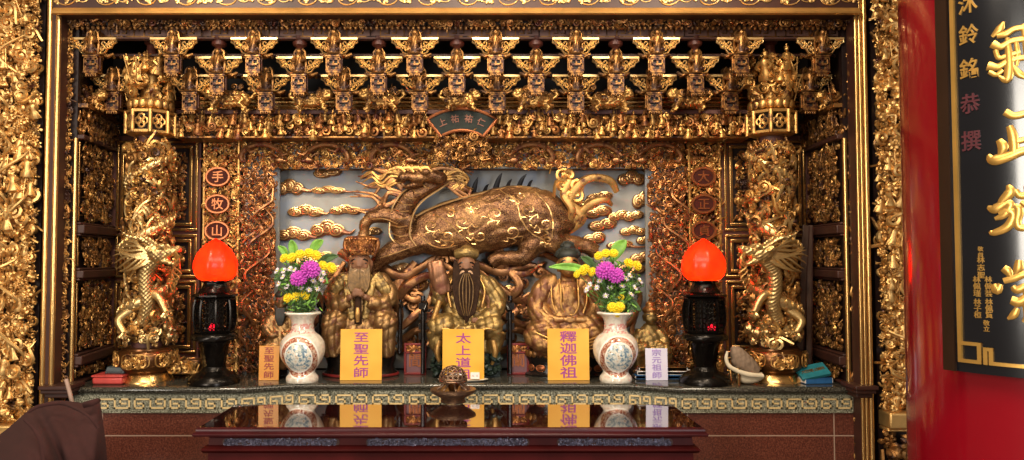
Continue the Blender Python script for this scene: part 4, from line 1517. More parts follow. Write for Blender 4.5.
def dragon_pillar(side):
    Y = 4.30
    s = Y / 740
    px = 148.5 if side < 0 else 773
    c = W(px, 250, Y)
    cx, cy = c[0], Y
    zz = lambda py: ZP(py, Y)
    f = 1 if side < 0 else -1           # the dragon looks towards the middle of the altar
    t = thing('dragon_pillar', 'gilded pillar wrapped by a carved dragon on the %s, standing on a bronze drum' % ('left' if side < 0 else 'right'), 'pillar', (cx, cy, ZT), 'dragon pillars')
    t['kind'] = 'thing'
    b0 = ZT + 0.0005
    P = [(0, b0), (24.5 * s, b0), (25 * s, zz(380)), (24.5 * s, zz(377.5)), (21.5 * s, zz(374.5)), (21 * s, zz(373)), (19 * s, zz(371.5))]
    put('foot_ring', MB().lathe(P, (cx, cy, 0), 40), M['mould'], t)
    P = [(19 * s, zz(371.6)), (24 * s, zz(368)), (27 * s, zz(362)), (27.5 * s, zz(356)), (26 * s, zz(350.5)), (23 * s, zz(348.5)), (22.8 * s, zz(347)), (20 * s, zz(346.5)), (15 * s, zz(346))]
    put('drum', MB().lathe(P, (cx, cy, 0), 40), M['bronze_base'], t)
    mb = MB()
    for k in range(-2, 3):
        a = k * 1.2
        carve_cyl(mb, cx, cy, 26.8 * s, zz(363), zz(353), a - 0.38, a + 0.38, 0.04, 0.004, k + 9, LEAFY, 0.5)
        pts = []
        for u in np.linspace(0, 2 * PI, 25):
            aa = a + 0.5 * np.sign(math.cos(u)) * abs(math.cos(u)) ** 0.5
            z = (zz(364) + zz(352)) / 2 + (zz(352) - zz(364)) / 2 * 1.1 * np.sign(math.sin(u)) * abs(math.sin(u)) ** 0.6
            pts.append((cx + 27.6 * s * math.sin(aa), cy - 27.6 * s * math.cos(aa), z))
        mb.tube(pts, 0.004, 5)
    put('cartouche', mb, M['gold'], t)
    mb = MB().lathe([(14.5 * s, zz(347)), (14.5 * s, zz(340)), (12 * s, zz(338)), (12 * s, zz(137)), (13.5 * s, zz(136.5)), (13.5 * s, zz(131))], (cx, cy, 0), 24)
    put('shaft', mb, M['wood_purple'], t)
    mb = MB()
    carve_cyl(mb, cx, cy, 12.5 * s, zz(338), zz(142), -PI, PI, 0.046, 0.03, 200 + side, {'scroll': 3, 'leaf': 3, 'flower': 1, 'vine': 1}, 0.55, (1, 1, 0))
    carve_cyl(mb, cx, cy, 15 * s, zz(336), zz(146), -PI, PI, 0.06, 0.045, 205 + side, {'scroll': 3, 'leaf': 3.5, 'vine': 1}, 0.66, (0, 0, 1))
    put('cloud_carving', mb, [M['gold'], M['gold_dim']], t)
    # flowing strands of cloud and flame that sweep round the shaft
    mb = MB()
    r = random.Random(300 + side)
    for q in range(70):
        a0, z0_ = r.uniform(-1.7, 1.7), r.uniform(zz(332), zz(152))
        if zz(285) < z0_ < zz(232) and abs(a0) < 1.0: continue
        tt = np.linspace(0, 1, 13)
        cv, L_ = r.choice((-1, 1)) * r.uniform(.6, 1.4), r.uniform(.5, 1.0)
        aa = a0 + cv * L_ * np.sin(tt * 2.2)
        z_ = np.clip(z0_ + r.uniform(.03, .09) * (np.cos(tt * r.uniform(2, 4)) - .2), zz(334), zz(145))
        rr = (17 + 4.5 * np.sin(PI * tt)) * s
        mb.tube(np.stack((cx + rr * np.sin(aa), cy - rr * np.cos(aa), z_), 1), .0025 + .0075 * np.sin(PI * (tt * .85 + .12)), 6)
    put('flowing_strand', mb, M['dragon'], t)
    mb = MB()
    carve_cyl(mb, cx, cy, 17 * s, zz(342), zz(325), -PI, PI, 0.06, 0.04, 210 + side, {'scroll': 4, 'leaf': 2}, 0.6)
    put('wave_carving', mb, M['dragon'], t)
    # the coiled body
    n = 130
    u = np.linspace(0, 1, n)
    a = f * (u * 2.6 * 2 * PI - 0.5 * PI)
    R = (19.5 + 2 * np.sin(u * 21)) * s
    x, y, z = cx + R * np.sin(a), cy - R * np.cos(a), zz(318) + (zz(150) - zz(318)) * u
    rad_ = s * (5.6 * (1 - u) ** 0.3 + 1.0)
    m = MB().tube(np.stack((x, y, z), 1), rad_, 12, up=np.stack((np.sin(a), -np.cos(a), 0 * a), 1))
    for k in range(2, n - 2):
        if k % 2 == 0:
            o = np.array((math.sin(a[k]), -math.cos(a[k]), 0.25))
            m.ell(np.array((x[k], y[k], z[k])) + o * rad_[k] * 0.95, (0.008, 0.008, 0.016), seg=6, rings=4)
            for q in (-0.55, 0.6):
                m.ell(np.array((x[k], y[k], z[k])) + np.array((math.sin(a[k]) * .8, -math.cos(a[k]) * .8, q)) * rad_[k] * 0.95, 0.009, seg=6, rings=4)
    put('dragon_body', m, M['dragon'], t)
    # head with open jaw, horns, mane and whiskers
    H = lambda dx, py, d: np.array((cx + f * dx * s, cy - d, zz(py)))
    m = MB()
    b = bez([(2, 322, .1, 6), (10, 304, .13, 6.5), (9, 286, .15, 6.5), (11, 270, .16, 7), (20, 258, .17, 8)], 8)
    m.tube([H(*p[:3]) for p in b], b[:, 3] * s, 12)
    m.ell(H(25, 254, .19), (12 * s, 9 * s, 9 * s), None, 14, 10)
    m.ell(H(36, 252, .2), (9 * s, 6 * s, 5 * s), rotm(0, -0.25 * f, 0), 12, 8)
    m.ell(H(43, 249.5, .2), (3.8 * s, 5 * s, 3.8 * s), None, 10, 8)
    m.ell(H(33, 261.5, .2), (10 * s, 5 * s, 2.6 * s), rotm(0, 0.3 * f, 0), 12, 8)
    for q in (-1, 1):
        m.ell(H(30, 247, .2 + q * .035), (4 * s, 2.5 * s, 3 * s), None, 8, 6)
        b = bez([(22, 248, .19 + q * .03, 2.4), (12, 240, .2 + q * .05, 2.2), (2, 238, .2 + q * .06, 1.6), (-8, 232, .19 + q * .06, 0.5)], 6)
        m.tube([H(*p[:3]) for p in b], b[:, 3] * s, 7)
        m.ell(H(18, 250, .19 + q * .05), (5 * s, 2 * s, 2.4 * s), rotm(0, 0.5 * f, 0), 8, 6)
    put('dragon_head', m, M['dragon'], t, remesh=(0.0045, 2), fine=lambda co, no: .003 * np.sin(co[:, 2] * 260) * np.sin(co[:, 0] * 230 + co[:, 1] * 200))
    m = MB()
    for k in range(30):
        ang = -0.8 + (k % 15) * 0.125 + .05 * (k // 15)
        L = (42 if k < 15 else 33) - 10 * abs(k % 15 - 7) / 7
        b = []
        for w_ in np.linspace(0, 1, 8):
            b.append((20 - L * w_ * math.cos(ang * (1 - 0.3 * w_)), 255 - L * w_ * math.sin(-ang) * 0.85 + 3 * math.sin(w_ * 5 + k), .2 + .04 * math.sin(w_ * 2.5) - .06 * w_ - .025 * (k // 15), 1.5 * (1 - w_) ** 0.5 + 0.3))
        b = np.array(b)
        m.tube([H(*p[:3]) for p in b], b[:, 3] * s, 6)
    put('mane', m, M['dragon'], t)
    m = MB()
    for k in range(5):
        b = bez([(42, 252 + k, .22, .9), (47 - k, 258 + 4 * k, .24 - .02 * k, 1.0), (42 - k * 2, 266 + 4 * k, .24 - .02 * k, .9), (48 - 2 * k, 273 + 4 * k, .22, .8), (41, 279 + 3 * k, .22, .4)], 7)
        m.tube([H(*p[:3]) for p in b], b[:, 3] * s, 5)
    put('whisker', m, M['gold'], t)
    for (x0, y0, x1, y1, x2, y2) in ((8, 290, 22, 296, 30, 310), (-6, 308, -16, 318, -10, 330)):
        m = MB()
        b = bez([(x0, y0, .12, 5), (x1, y1, .15, 4), (x2, y2, .16, 3)], 6)
        m.tube([H(*p[:3]) for p in b], b[:, 3] * s, 9)
        for q in range(4):
            an = -1.2 + q * 0.8
            b = bez([(x2, y2, .16, 1.8), (x2 + 4 * math.cos(an + 1), y2 + 5 * math.sin(an + 1), .18, 1.5), (x2 + 7 * math.cos(an + 1), y2 + 8 * math.sin(an + 1), .15, .4)], 5)
            m.tube([H(*p[:3]) for p in b], b[:, 3] * s, 6)
        put('dragon_leg', m, M['dragon'], t)
    # capital: eight-sided balcony with quatrefoil panels, a lotus and a group of figures
    mb = MB()
    z0, z1 = zz(135), zz(113)
    Rr = 22.5 * s
    mb.lathe([(14 * s, z0 - 0.015), (Rr * .9, z0 - 0.008), (Rr * 1.03, z0), (Rr * 1.03, z0 + 0.014), (Rr * .8, z0 + 0.014)], (cx, cy, 0), 8, a0=PI / 8)
    mb.lathe([(Rr * .8, z1 - 0.016), (Rr * 1.05, z1 - 0.014), (Rr * 1.07, z1), (Rr * .9, z1 + 0.008), (14 * s, z1 + 0.01)], (cx, cy, 0), 8, a0=PI / 8)
    for k in range(8):
        a = k * PI / 4 + PI / 8
        mb.tube([(cx + Rr * math.sin(a), cy - Rr * math.cos(a), z0), (cx + Rr * math.sin(a), cy - Rr * math.cos(a), z1)], 0.0125, 8)
        am = k * PI / 4
        ap = Rr * math.cos(PI / 8) * 0.98
        n_ = np.array((math.sin(am), -math.cos(am), 0)); e_ = np.array((math.cos(am), math.sin(am), 0))
        cc = np.array((cx, cy, (z0 + z1) / 2)) + n_ * ap
        for q in range(4):
            aa = q * PI / 2
            ring = np.arange(9) * 2 * PI / 9
            o = cc + e_ * 0.018 * math.cos(aa) + np.array((0, 0, 0.02 * math.sin(aa)))
            mb.tube([o + e_ * 0.017 * math.cos(g_) + np.array((0, 0, 0.018 * math.sin(g_))) for g_ in ring], 0.0065, 5, closed=True)
    put('balcony', mb, M['gold'], t)
    put('balcony_core', MB().lathe([(Rr * .74, z0), (Rr * .74, z1)], (cx, cy, 0), 8, a0=PI / 8), M['ground'], t)
    mb = MB()
    z2 = zz(102)
    mb.lathe([(13 * s, z1), (17 * s, z1 + 0.02), (22 * s, z2 - 0.006), (21 * s, z2), (10 * s, z2)], (cx, cy, 0), 24)
    for k in range(16):
        a = k * PI / 8
        mb.ell((cx + 20 * s * math.sin(a), cy - 20 * s * math.cos(a), (z1 + z2) / 2 + 0.006), (0.024, 0.014, 0.03), rotm(0, 0, a), 8, 6)
    put('lotus', mb, M['gold'], t)
    mb = MB()
    z3 = zz(60)
    mb.lathe([(10 * s, z2), (9 * s, z3), (12 * s, z3 + 0.02)], (cx, cy, 0), 10)
    carve_cyl(mb, cx, cy, 15 * s, z2 + 0.05, z3 - 0.01, -PI * .75, PI * .75, 0.09, 0.03, 230 + side, {'figure': 4, 'leaf': 1, 'scroll': 1}, 0.66)
    carve_cyl(mb, cx, cy, 14 * s, z2, z3, -PI, PI, 0.06, 0.02, 231 + side, LEAFY, 0.7)
    put('figure_group', mb, M['gold'], t)
    put('bell_cap', MB().lathe([(8 * s, z3), (5 * s, zz(51)), (4.5 * s, zz(46)), (7 * s, zz(44.5)), (7.2 * s, zz(41.5)), (5 * s, zz(41)), (7.8 * s, zz(39)), (7.8 * s, zz(36.8)), (0, zz(36.8))], (cx, cy, 0), 16), M['cap'], t)
    return t


dragon_pillar(-1)
dragon_pillar(1)

# ------------------------------------------------------------------ red lotus lamps on black lantern stands
def shade_mat():
    t = NT('red_glass_shade')
    f = t.noise(9, 2)
    c = t.ramp(f, [(0.3, '#E02A10'), (0.7, '#F2411A')])
    tr = t.n('BsdfTranslucent')
    mx = t.n('MixShader')
    mx.inputs[0].default_value = 0.55
    t.l(c, t.b.inputs['Base Color']); t.l(c, tr.inputs['Color'])
    t.set(Roughness=0.25)
    t.l(t.b.outputs[0], mx.inputs[1]); t.l(tr.outputs[0], mx.inputs[2])
    t.l(mx.outputs[0], t.t.nodes['Material Output'].inputs['Surface'])
    t.b.inputs['Emission Color'].default_value = C4('#E8200A')
    t.b.inputs['Emission Strength'].default_value = 0.22
    return t.m


def emit(name, col, st):
    t = NT(name)
    t.set(Base_Color=C4(col), Roughness=0.4)
    t.b.inputs['Emission Color'].default_value = C4(col); t.b.inputs['Emission Strength'].default_value = st
    return t.m


M['shade'] = shade_mat()
M['red_bulb'] = emit('small_red_bulb', '#E01028', 1.6)
M['blackbronze'] = plain('black_bronze', '#1E1A17', 0.26, 0.75, 0.4, 25, 0.15, 60)


def lamp(side):
    Y = 4.20
    s = Y / 740
    c = W(215 if side < 0 else 704, 300, Y)
    cx, cy = c[0], Y
    zz = lambda py: ZP(py, Y)
    t = thing('lotus_lamp', 'glowing red lotus-bud lamp on a black bronze lantern stand, %s of the bouquets' % ('left' if side < 0 else 'right'), 'lamp', (cx, cy, ZT), 'red lotus lamps')
    def pet(a):
        return 1 + 0.035 * np.cos(8 * a)
    P = [(6 * s, zz(281)), (15 * s, zz(279.5)), (19.5 * s, zz(275)), (21.3 * s, zz(268)), (20.6 * s, zz(260.5)), (17 * s, zz(252.5)), (11.5 * s, zz(246)), (5.5 * s, zz(241.5)), (1.5 * s, zz(239)), (0.3 * s, zz(238.4))]
    P = bez(P, 4)
    mb = MB().lathe(P, (cx, cy, 0), 48, wob=pet, caps=False)
    put('lotus_shade', mb, M['shade'], t, 'glowing red petal-ribbed shade', sharp=0)
    l = bpy.data.lights.new('lamp_bulb', 'POINT'); l.energy = 4.0; l.color = (1, 0.28, 0.06); l.shadow_soft_size = 0.03
    o = bpy.data.objects.new('lamp_bulb', l); COL.objects.link(o); o.location = (cx, cy, zz(270))
    mb = MB().lathe([(12 * s, zz(282.5)), (14 * s, zz(281.6)), (14 * s, zz(280.6)), (9 * s, zz(280.2))], (cx, cy, 0), 24)
    mb.lathe([(16 * s, zz(292)), (13 * s, zz(288)), (11 * s, zz(283)), (11 * s, zz(282))], (cx, cy, 0), 8, a0=PI / 8)
    put('collar', mb, M['blackbronze'], t)
    mb = MB().lathe([(17 * s, zz(298)), (22 * s, zz(296)), (22 * s, zz(294.5)), (18 * s, zz(293)), (14 * s, zz(291.5))], (cx, cy, 0), 8, a0=PI / 8)
    put('roof_plate', mb, M['blackbronze'], t)
    # pierced lantern chamber
    z0, z1 = zz(332), zz(297)
    Rm = 19 * s
    mb = MB()
    for k in range(8):
        a = k * PI / 4 + PI / 8
        p0 = [(Rm * q * math.sin(a) + cx, cy - Rm * q * math.cos(a), z) for q, z in ((.9, z0), (1.03, z0 * .7 + z1 * .3), (1.03, z0 * .3 + z1 * .7), (.92, z1))]
        mb.tube(bez(p0, 4), 0.008, 6)
    put('lantern_post', mb, M['blackbronze'], t)
    mb = MB()
    r = random.Random(8)
    for k in range(8):
        am = k * PI / 4
        n_ = np.array((math.sin(am), -math.cos(am), 0)); e_ = np.array((math.cos(am), math.sin(am), 0))
        ap = Rm * math.cos(PI / 8) * 0.98
        hw = Rm * math.sin(PI / 8)
        for i in range(4):
            for j in range(7):
                o = np.array((cx, cy, z0 + (j + .5) * (z1 - z0) / 7)) + n_ * ap + e_ * hw * (-0.75 + i * 0.5) * (1 if j % 2 else 0.9)
                ring = np.arange(6) * 2 * PI / 6 + 0.5
                mb.tube([o + e_ * 0.0125 * math.cos(g_) + np.array((0, 0, 0.0145 * math.sin(g_))) for g_ in ring], 0.0034, 4, closed=True)
        for v in (0.04, 0.96):
            o = np.array((cx, cy, z0 + v * (z1 - z0))) + n_ * ap
            mb.tube([o - e_ * hw, o + e_ * hw], 0.007, 5)
    put('pierced_screen', mb, M['blackbronze'], t)
    put('lantern_core', MB().lathe([(9 * s, z0), (9 * s, z1)], (cx, cy, 0), 12), M['black'], t)
    mb = MB()
    for q in range(3):
        mb.ell((cx + (0.012 * (q - 1) + 0.016), cy - 14.5 * s, zz(327 - 3 * (q == 1))), 0.012, seg=10, rings=8)
    put('red_bulb', mb, M['red_bulb'], t, 'small glowing red bulbs')
    mb = MB().lathe([(15 * s, zz(341)), (22 * s, zz(339.5)), (22.5 * s, zz(336)), (21.5 * s, zz(334)), (18.5 * s, zz(332)), (16 * s, z0)], (cx, cy, 0), 8, a0=PI / 8)
    put('tray', mb, M['blackbronze'], t)
    mb = MB().lathe([(10.5 * s, zz(368)), (11 * s, zz(364)), (13.5 * s, zz(346)), (15 * s, zz(343)), (15 * s, zz(340.5))], (cx, cy, 0), 8, a0=PI / 8)
    put('stem', mb, M['blackbronze'], t)
    b0 = ZT + 0.0005
    mb = MB().lathe([(0, b0), (25 * s, b0), (25.3 * s, zz(381)), (24 * s, zz(378)), (20 * s, zz(373.5)), (14 * s, zz(371)), (12 * s, zz(369)), (11 * s, zz(366))], (cx, cy, 0), 36)
    put('foot', mb, M['blackbronze'], t)


lamp(-1)
lamp(1)

# ------------------------------------------------------------------ porcelain vases
def vase_mat():
    t = NT('painted_porcelain')
    sx = t.n('SeparateXYZ')
    t.l(t.tc.outputs['Object'], sx.inputs[0])
    # distance from the medallion centre, measured in the vase's own front plane
    def math_(op, a, b=None):
        x = t.n('Math', operation=op)
        for i, v in enumerate((a, b)):
            if v is None: continue
            if isinstance(v, (int, float)): x.inputs[i].default_value = v
            else: t.l(v, x.inputs[i])
        return x.outputs[0]
    zc = math_('SUBTRACT', sx.outputs[2], 0.147)
    xe = math_('MULTIPLY', sx.outputs[0], 1.12)
    d = math_('SQRT', math_('ADD', math_('MULTIPLY', xe, xe), math_('MULTIPLY', zc, zc)))
    n = t.noise(55, 4, 0.6)
    pic = t.ramp(n, [(0.36, '#5B7891'), (0.46, '#A8B4B0'), (0.54, '#E8E2D4'), (0.62, '#D9C8B0'), (0.7, '#8A6A4C')])
    n2 = t.noise(75, 3, 0.6)
    orn = t.ramp(n2, [(0.36, '#7A3A2A'), (0.48, '#B0745A'), (0.58, '#D8C0A8'), (0.66, '#7D5A48')])
    body = t.ramp(t.noise(22, 4), [(0.35, '#C4B8A4'), (0.52, '#DCD3C2'), (0.72, '#C9A896')])
    def mix(f, a, b):
        m = t.n('Mix', data_type='RGBA')
        t.l(f, m.inputs[0])
        for i, v in ((6, a), (7, b)):
            if isinstance(v, str): m.inputs[i].default_value = C4(v)
            else: t.l(v, m.inputs[i])
        return m.outputs[2]
    ring = lambda r0, r1: math_('MULTIPLY', math_('GREATER_THAN', d, r0), math_('LESS_THAN', d, r1))
    c = mix(math_('LESS_THAN', d, 0.122), body, orn)
    c = mix(ring(0.114, 0.122), c, '#EFE8DA')
    c = mix(math_('LESS_THAN', d, 0.088), c, '#F0E9DC')
    c = mix(math_('LESS_THAN', d, 0.081), c, pic)
    lim = math_('MULTIPLY', math_('GREATER_THAN', zc, 0.13), math_('LESS_THAN', zc, 0.185))
    c = mix(math_('MULTIPLY', lim, math_('GREATER_THAN', t.noise(60, 2), 0.52)), c, '#C98F86')
    t.l(c, t.b.inputs['Base Color'])
    t.set(Roughness=0.16, Coat_Weight=0.5, Coat_Roughness=0.05)
    return t.m


M['vase'] = vase_mat()
M['porcelain'] = plain('cream_porcelain', '#E4DCCB', 0.2, 0, 0.06, 30)
YV = 4.26
SV = YV / 740


def vase(side):
    px = 302.5 if side < 0 else 615.5
    c = W(px, 350, YV)
    o = np.array((c[0], YV, ZT + 0.0005))
    h = ZP(313, YV) - ZT
    t = thing('porcelain_vase', 'cream porcelain vase with a painted round medallion, holding the %s bouquet' % ('left' if side < 0 else 'right'), 'vase', o, 'porcelain vases')
    k = h / 68.0
    P = [(0, 0), (15.5, 0), (16, 2), (15.5, 5), (13.5, 7.5), (12.5, 10), (14, 13), (18.5, 19), (21.5, 26), (22.3, 33), (21, 40), (17, 45.5), (13, 48.5), (11.3, 52), (11, 58), (12, 62), (14.5, 65.5), (16.5, 67.2), (16.6, 68), (15, 67.6), (12, 64), (10, 58), (10, 50), (0, 49)]
    P = [(0, 0)] + [tuple(p) for p in bez(P[1:], 3)]
    put('vase_body', MB().lathe([(a * SV * 1.0, b * k) for a, b in P], o, 56), M['vase'], t)
    ang = np.arange(40) * 2 * PI / 40
    rr = 16.4 * SV * (1 + 0.05 * np.cos(8 * ang))
    put('rim', MB().tube(np.stack((o[0] + rr * np.cos(ang), o[1] + rr * np.sin(ang), np.full(40, o[2] + h)), 1), 0.007, 8, closed=True, up=(0, 0, 1)), M['porcelain'], t)
    return o, h


VL = vase(-1)
VR = vase(1)

# ------------------------------------------------------------------ bouquets
M['yellow'] = plain('yellow_petals', '#F2D62A', 0.55, 0, 0.15, 60)
M['purple'] = plain('magenta_purple_petals', '#C450BC', 0.55, 0, 0.2, 60)
M['white_petal'] = plain('white_petals', '#E8DEE4', 0.55, 0, 0.08, 60)
M['leaf_green'] = plain('fresh_green_leaves', '#6FA03A', 0.45, 0, 0.3, 25)
M['leaf_dark'] = plain('dark_green_foliage', '#3C5A2A', 0.55, 0, 0.4, 25)
M['stem_green'] = plain('green_stems', '#4F6E2C', 0.5, 0, 0.2, 20)


def mum(R, rings, seed, thick=0.16):
    m = MB()
    r = random.Random(seed)
    for k in range(rings):
        el = (k + 0.5) / rings * PI * 0.62
        n = max(4, int(15 * math.sin(el) + 3))
        for i in range(n):
            az = 2 * PI * (i + r.random() * .4) / n + k
            d = np.array((math.sin(el) * math.cos(az), math.sin(el) * math.sin(az), math.cos(el) * 0.75))
            p = [d * R * 0.25, d * R * 0.75 + np.array((0, 0, .03 * R)), d * R + np.array((0, 0, 0.1 * R))]
            m.tube(p, np.array((0.1, thick, 0.06)) * R, 5)
    m.ell((0, 0, 0.15 * R), (0.55 * R, 0.55 * R, 0.5 * R), seg=10, rings=6)
    return m


def stem_to(vinfo, p, mb=None, r=0.0028):
    o, h = vinfo
    q = np.array((o[0] + (p[0] - o[0]) * 0.12, o[1] + (p[1] - o[1]) * 0.12, o[2] + h - 0.06))
    mid = (p + q) / 2 + np.array(((p[0] - o[0]) * -0.12, 0, 0.02))
    return (mb or MB()).tube(bez([q, mid, p], 6), r, 5)


def flower(kind, vinfo, px, py, rpx, yoff, label, group, seed):
    p = W(px, py, YV + yoff)
    R = rpx * SV
    t = thing(kind, label, 'flower', p, group)
    d = np.array((p[0] - vinfo[0][0], -0.12, 0.10)); d /= np.linalg.norm(d)
    q = Vector((0, 0, 1)).rotation_difference(Vector(d)).to_matrix()
    col = {'yellow_chrysanthemum': 'yellow', 'purple_chrysanthemum': 'purple', 'white_aster': 'white_petal'}[kind]
    if kind == 'white_aster':
        m = MB()
        for i in range(9):
            a = 2 * PI * i / 9
            m.tube([(0, 0, 0), (R * .6 * math.cos(a), R * .6 * math.sin(a), .1 * R), (R * math.cos(a), R * math.sin(a), .25 * R)], (0.1 * R, .3 * R, .1 * R), 4, flat=.4)
        m.ell((0, 0, .1 * R), .3 * R, seg=6, rings=4, mat=1)
        put('flower_head', MB().merge(m, np.array(q), p), [M[col], M['yellow']], t)
    else:
        put('flower_head', MB().merge(mum(R, 5 if kind[0] == 'p' else 4, seed), np.array(q), p), M[col], t)
    put('stem', stem_to(vinfo, p), M['stem_green'], t)


def leaf_blade(vinfo, a, b, w, label, dark, group):
    """a, b: pixel positions of base and tip"""
    p0, p1 = W(a[0], a[1], YV + a[2]), W(b[0], b[1], YV + b[2])
    n = 10
    u = np.linspace(0, 1, n)
    mid = p0[None] * (1 - u[:, None]) + p1[None] * u[:, None]
    mid[:, 2] += 0.018 * np.sin(PI * u)
    ww = w * SV * np.sin(PI * np.clip(u * 0.93 + 0.05, 0, 1)) ** 0.8
    e = p1 - p0
    side = np.cross(e, (0, -1, 0.25)); side /= np.linalg.norm(side)
    v, f = [], []
    for i in range(n):
        for k, s_ in enumerate((-1, -.5, 0, .5, 1)):
            v.append(mid[i] + side * ww[i] * s_ + np.array((0, 0.012 * (1 - abs(s_)) * (ww[i] / (w * SV)), 0)))
    for i in range(n - 1):
        for k in range(4):
            f.append((i * 5 + k, i * 5 + k + 1, i * 5 + 6 + k, i * 5 + 5 + k))
    t = thing('leaf_sprig', label, 'leaf', p0, group)
    o = put('leaf_blade', MB().add(v, f), M['leaf_dark' if dark else 'leaf_green'], t)
    md = o.modifiers.new('s', 'SOLIDIFY'); md.thickness = 0.0022
    put('stem', stem_to(vinfo, p0, r=0.002), M['stem_green'], t)


def foliage(vinfo, pts, seed, label):
    """the mass of small green leaves and fern in the middle of the bouquet"""
    r = random.Random(seed)
    m = MB()
    for (px, py, w, h, n) in pts:
        for k in range(n):
            p = W(px + r.gauss(0, w * .45), py + r.gauss(0, h * .45), YV + r.uniform(-.06, .07))
            if r.random() < 0.3: stem_to(vinfo, p, m, 0.0018)
            R = rotm(r.uniform(-1, 1), r.uniform(-3, 3), r.uniform(-1, 1))
            e = MB().ell((0, 0, 0), (0.0055, 0.002, r.uniform(.012, .024)), None, 6, 5)
            m.merge(e, R, p, 1.0, r.choice((0, 0, 1)))
    o = put('bouquet_foliage', m, [M['leaf_dark'], M['leaf_green']], None, label, 'foliage', None, 'stuff')


L, R_ = 'left', 'right'
yl = [((284.5, 258.5, 5), 'at its far left'), ((292, 258, 5.5), 'second from its far left'), ((300.5, 254.5, 5.5), 'at its top beside the upright leaf'), ((309, 253.5, 5.5), 'at its top centre'), ((316, 255.5, 5.5), 'at its top right'), ((322.5, 266, 5.5), 'just right of the upper purple bloom'), ((331, 268, 6), 'at its far right'), ((288.5, 298, 5.5), 'low on its left side'), ((296, 297, 5.5), 'low in its middle'), ((304.5, 295.5, 6), 'low on its right side above the vase rim')]
for i, (a, s_) in enumerate(yl):
    flower('yellow_chrysanthemum', VL, *a, -0.03, 'yellow chrysanthemum in the left bouquet, %s' % s_, 'yellow chrysanthemums of the left bouquet', i)
flower('purple_chrysanthemum', VL, 310.5, 270, 10, -0.07, 'larger purple chrysanthemum, upper of two in the left bouquet', 'purple chrysanthemums of the left bouquet', 3)
flower('purple_chrysanthemum', VL, 299, 279, 9, -0.08, 'purple chrysanthemum, lower of two in the left bouquet', 'purple chrysanthemums of the left bouquet', 4)
for i, a in enumerate(((290, 269), (283, 277), (294, 270), (277, 271), (279, 284), (306, 278), (321, 280), (309, 290), (317, 289), (323, 273), (287, 287), (313, 281), (301, 288), (284, 271))):
    flower('white_aster', VL, *a, 3.4, -0.05, 'tiny white aster among the greenery of the left bouquet', 'white asters of the left bouquet', i)
leaf_blade(VL, (295, 262, 0), (291, 240, 0), 4.5, 'upright bright green leaf at the top left of the left bouquet', False, 'leaves of the left bouquet')
leaf_blade(VL, (309, 256, .02), (323, 240, .02), 5, 'green leaf slanting up right at the top of the left bouquet', False, 'leaves of the left bouquet')
leaf_blade(VL, (290, 262, .02), (278, 246, .02), 3.5, 'green leaf slanting up left on the left bouquet', False, 'leaves of the left bouquet')
leaf_blade(VL, (316, 266, .03), (338, 256, .03), 4.5, 'dark green leaf reaching right from the left bouquet', True, 'leaves of the left bouquet')
foliage(VL, [(303, 300, 17, 16, 260), (300, 282, 22, 12, 200), (304, 268, 20, 9, 60), (284, 280, 9, 10, 70)], 5, 'dark green small-leaved foliage filling the left bouquet')

yr = [((599, 256, 5), 'upper left of its top leaf'), ((606, 253.5, 5), 'at its top centre'), ((613.5, 253.5, 5), 'at the foot of its tall leaf'), ((577.5, 274, 4.5), 'at its far left under the long leaf'), ((585, 270, 6), 'left of the purple blooms'), ((592.5, 272, 5), 'touching the left purple bloom'), ((628.5, 263.5, 5.5), 'right of its tall leaf'), ((636.5, 266, 5.5), 'at its far right'), ((620, 297, 4.5), 'small and alone in its middle right'), ((612.5, 307.5, 5.5), 'low on its left just above the vase rim'), ((619.5, 307, 5.5), 'low on its right just above the vase rim'), ((617, 314, 4), 'hanging over the vase rim')]
for i, (a, s_) in enumerate(yr):
    flower('yellow_chrysanthemum', VR, *a, -0.03 if i < 9 else -0.075, 'yellow chrysanthemum in the right bouquet, %s' % s_, 'yellow chrysanthemums of the right bouquet', 30 + i)
flower('purple_chrysanthemum', VR, 605.5, 271, 10, -0.07, 'purple chrysanthemum, left and higher of two in the right bouquet', 'purple chrysanthemums of the right bouquet', 13)
flower('purple_chrysanthemum', VR, 615.5, 276, 9, -0.075, 'purple chrysanthemum, right and lower of two in the right bouquet', 'purple chrysanthemums of the right bouquet', 14)
for i, a in enumerate(((590, 285), (597, 288), (587, 290), (626, 279), (630, 276), (635, 288), (631, 294), (606, 296), (600, 281), (622, 286), (640, 281), (610, 288))):
    flower('white_aster', VR, *a, 3.4, -0.05, 'tiny white aster among the greenery of the right bouquet', 'white asters of the right bouquet', i)
leaf_blade(VR, (611, 262, .02), (626, 240, .01), 6.5, 'broad tall bright green leaf at the top of the right bouquet', False, 'leaves of the right bouquet')
leaf_blade(VR, (594, 273, -.02), (549, 267, -.05), 4, 'long green leaf reaching left across the statue face', False, 'leaves of the right bouquet')
leaf_blade(VR, (597, 271, .0), (581, 257, .0), 4, 'dark green leaf slanting up left from the right bouquet', True, 'leaves of the right bouquet')
leaf_blade(VR, (620, 300, -.02), (641, 311, -.03), 5, 'dark green leaf drooping right above the right vase', True, 'leaves of the right bouquet')
foliage(VR, [(615, 299, 17, 14, 240), (613, 284, 22, 12, 220), (612, 268, 18, 8, 60), (632, 284, 9, 12, 90), (628, 305, 8, 8, 50)], 6, 'dark green small-leaved foliage filling the right bouquet')
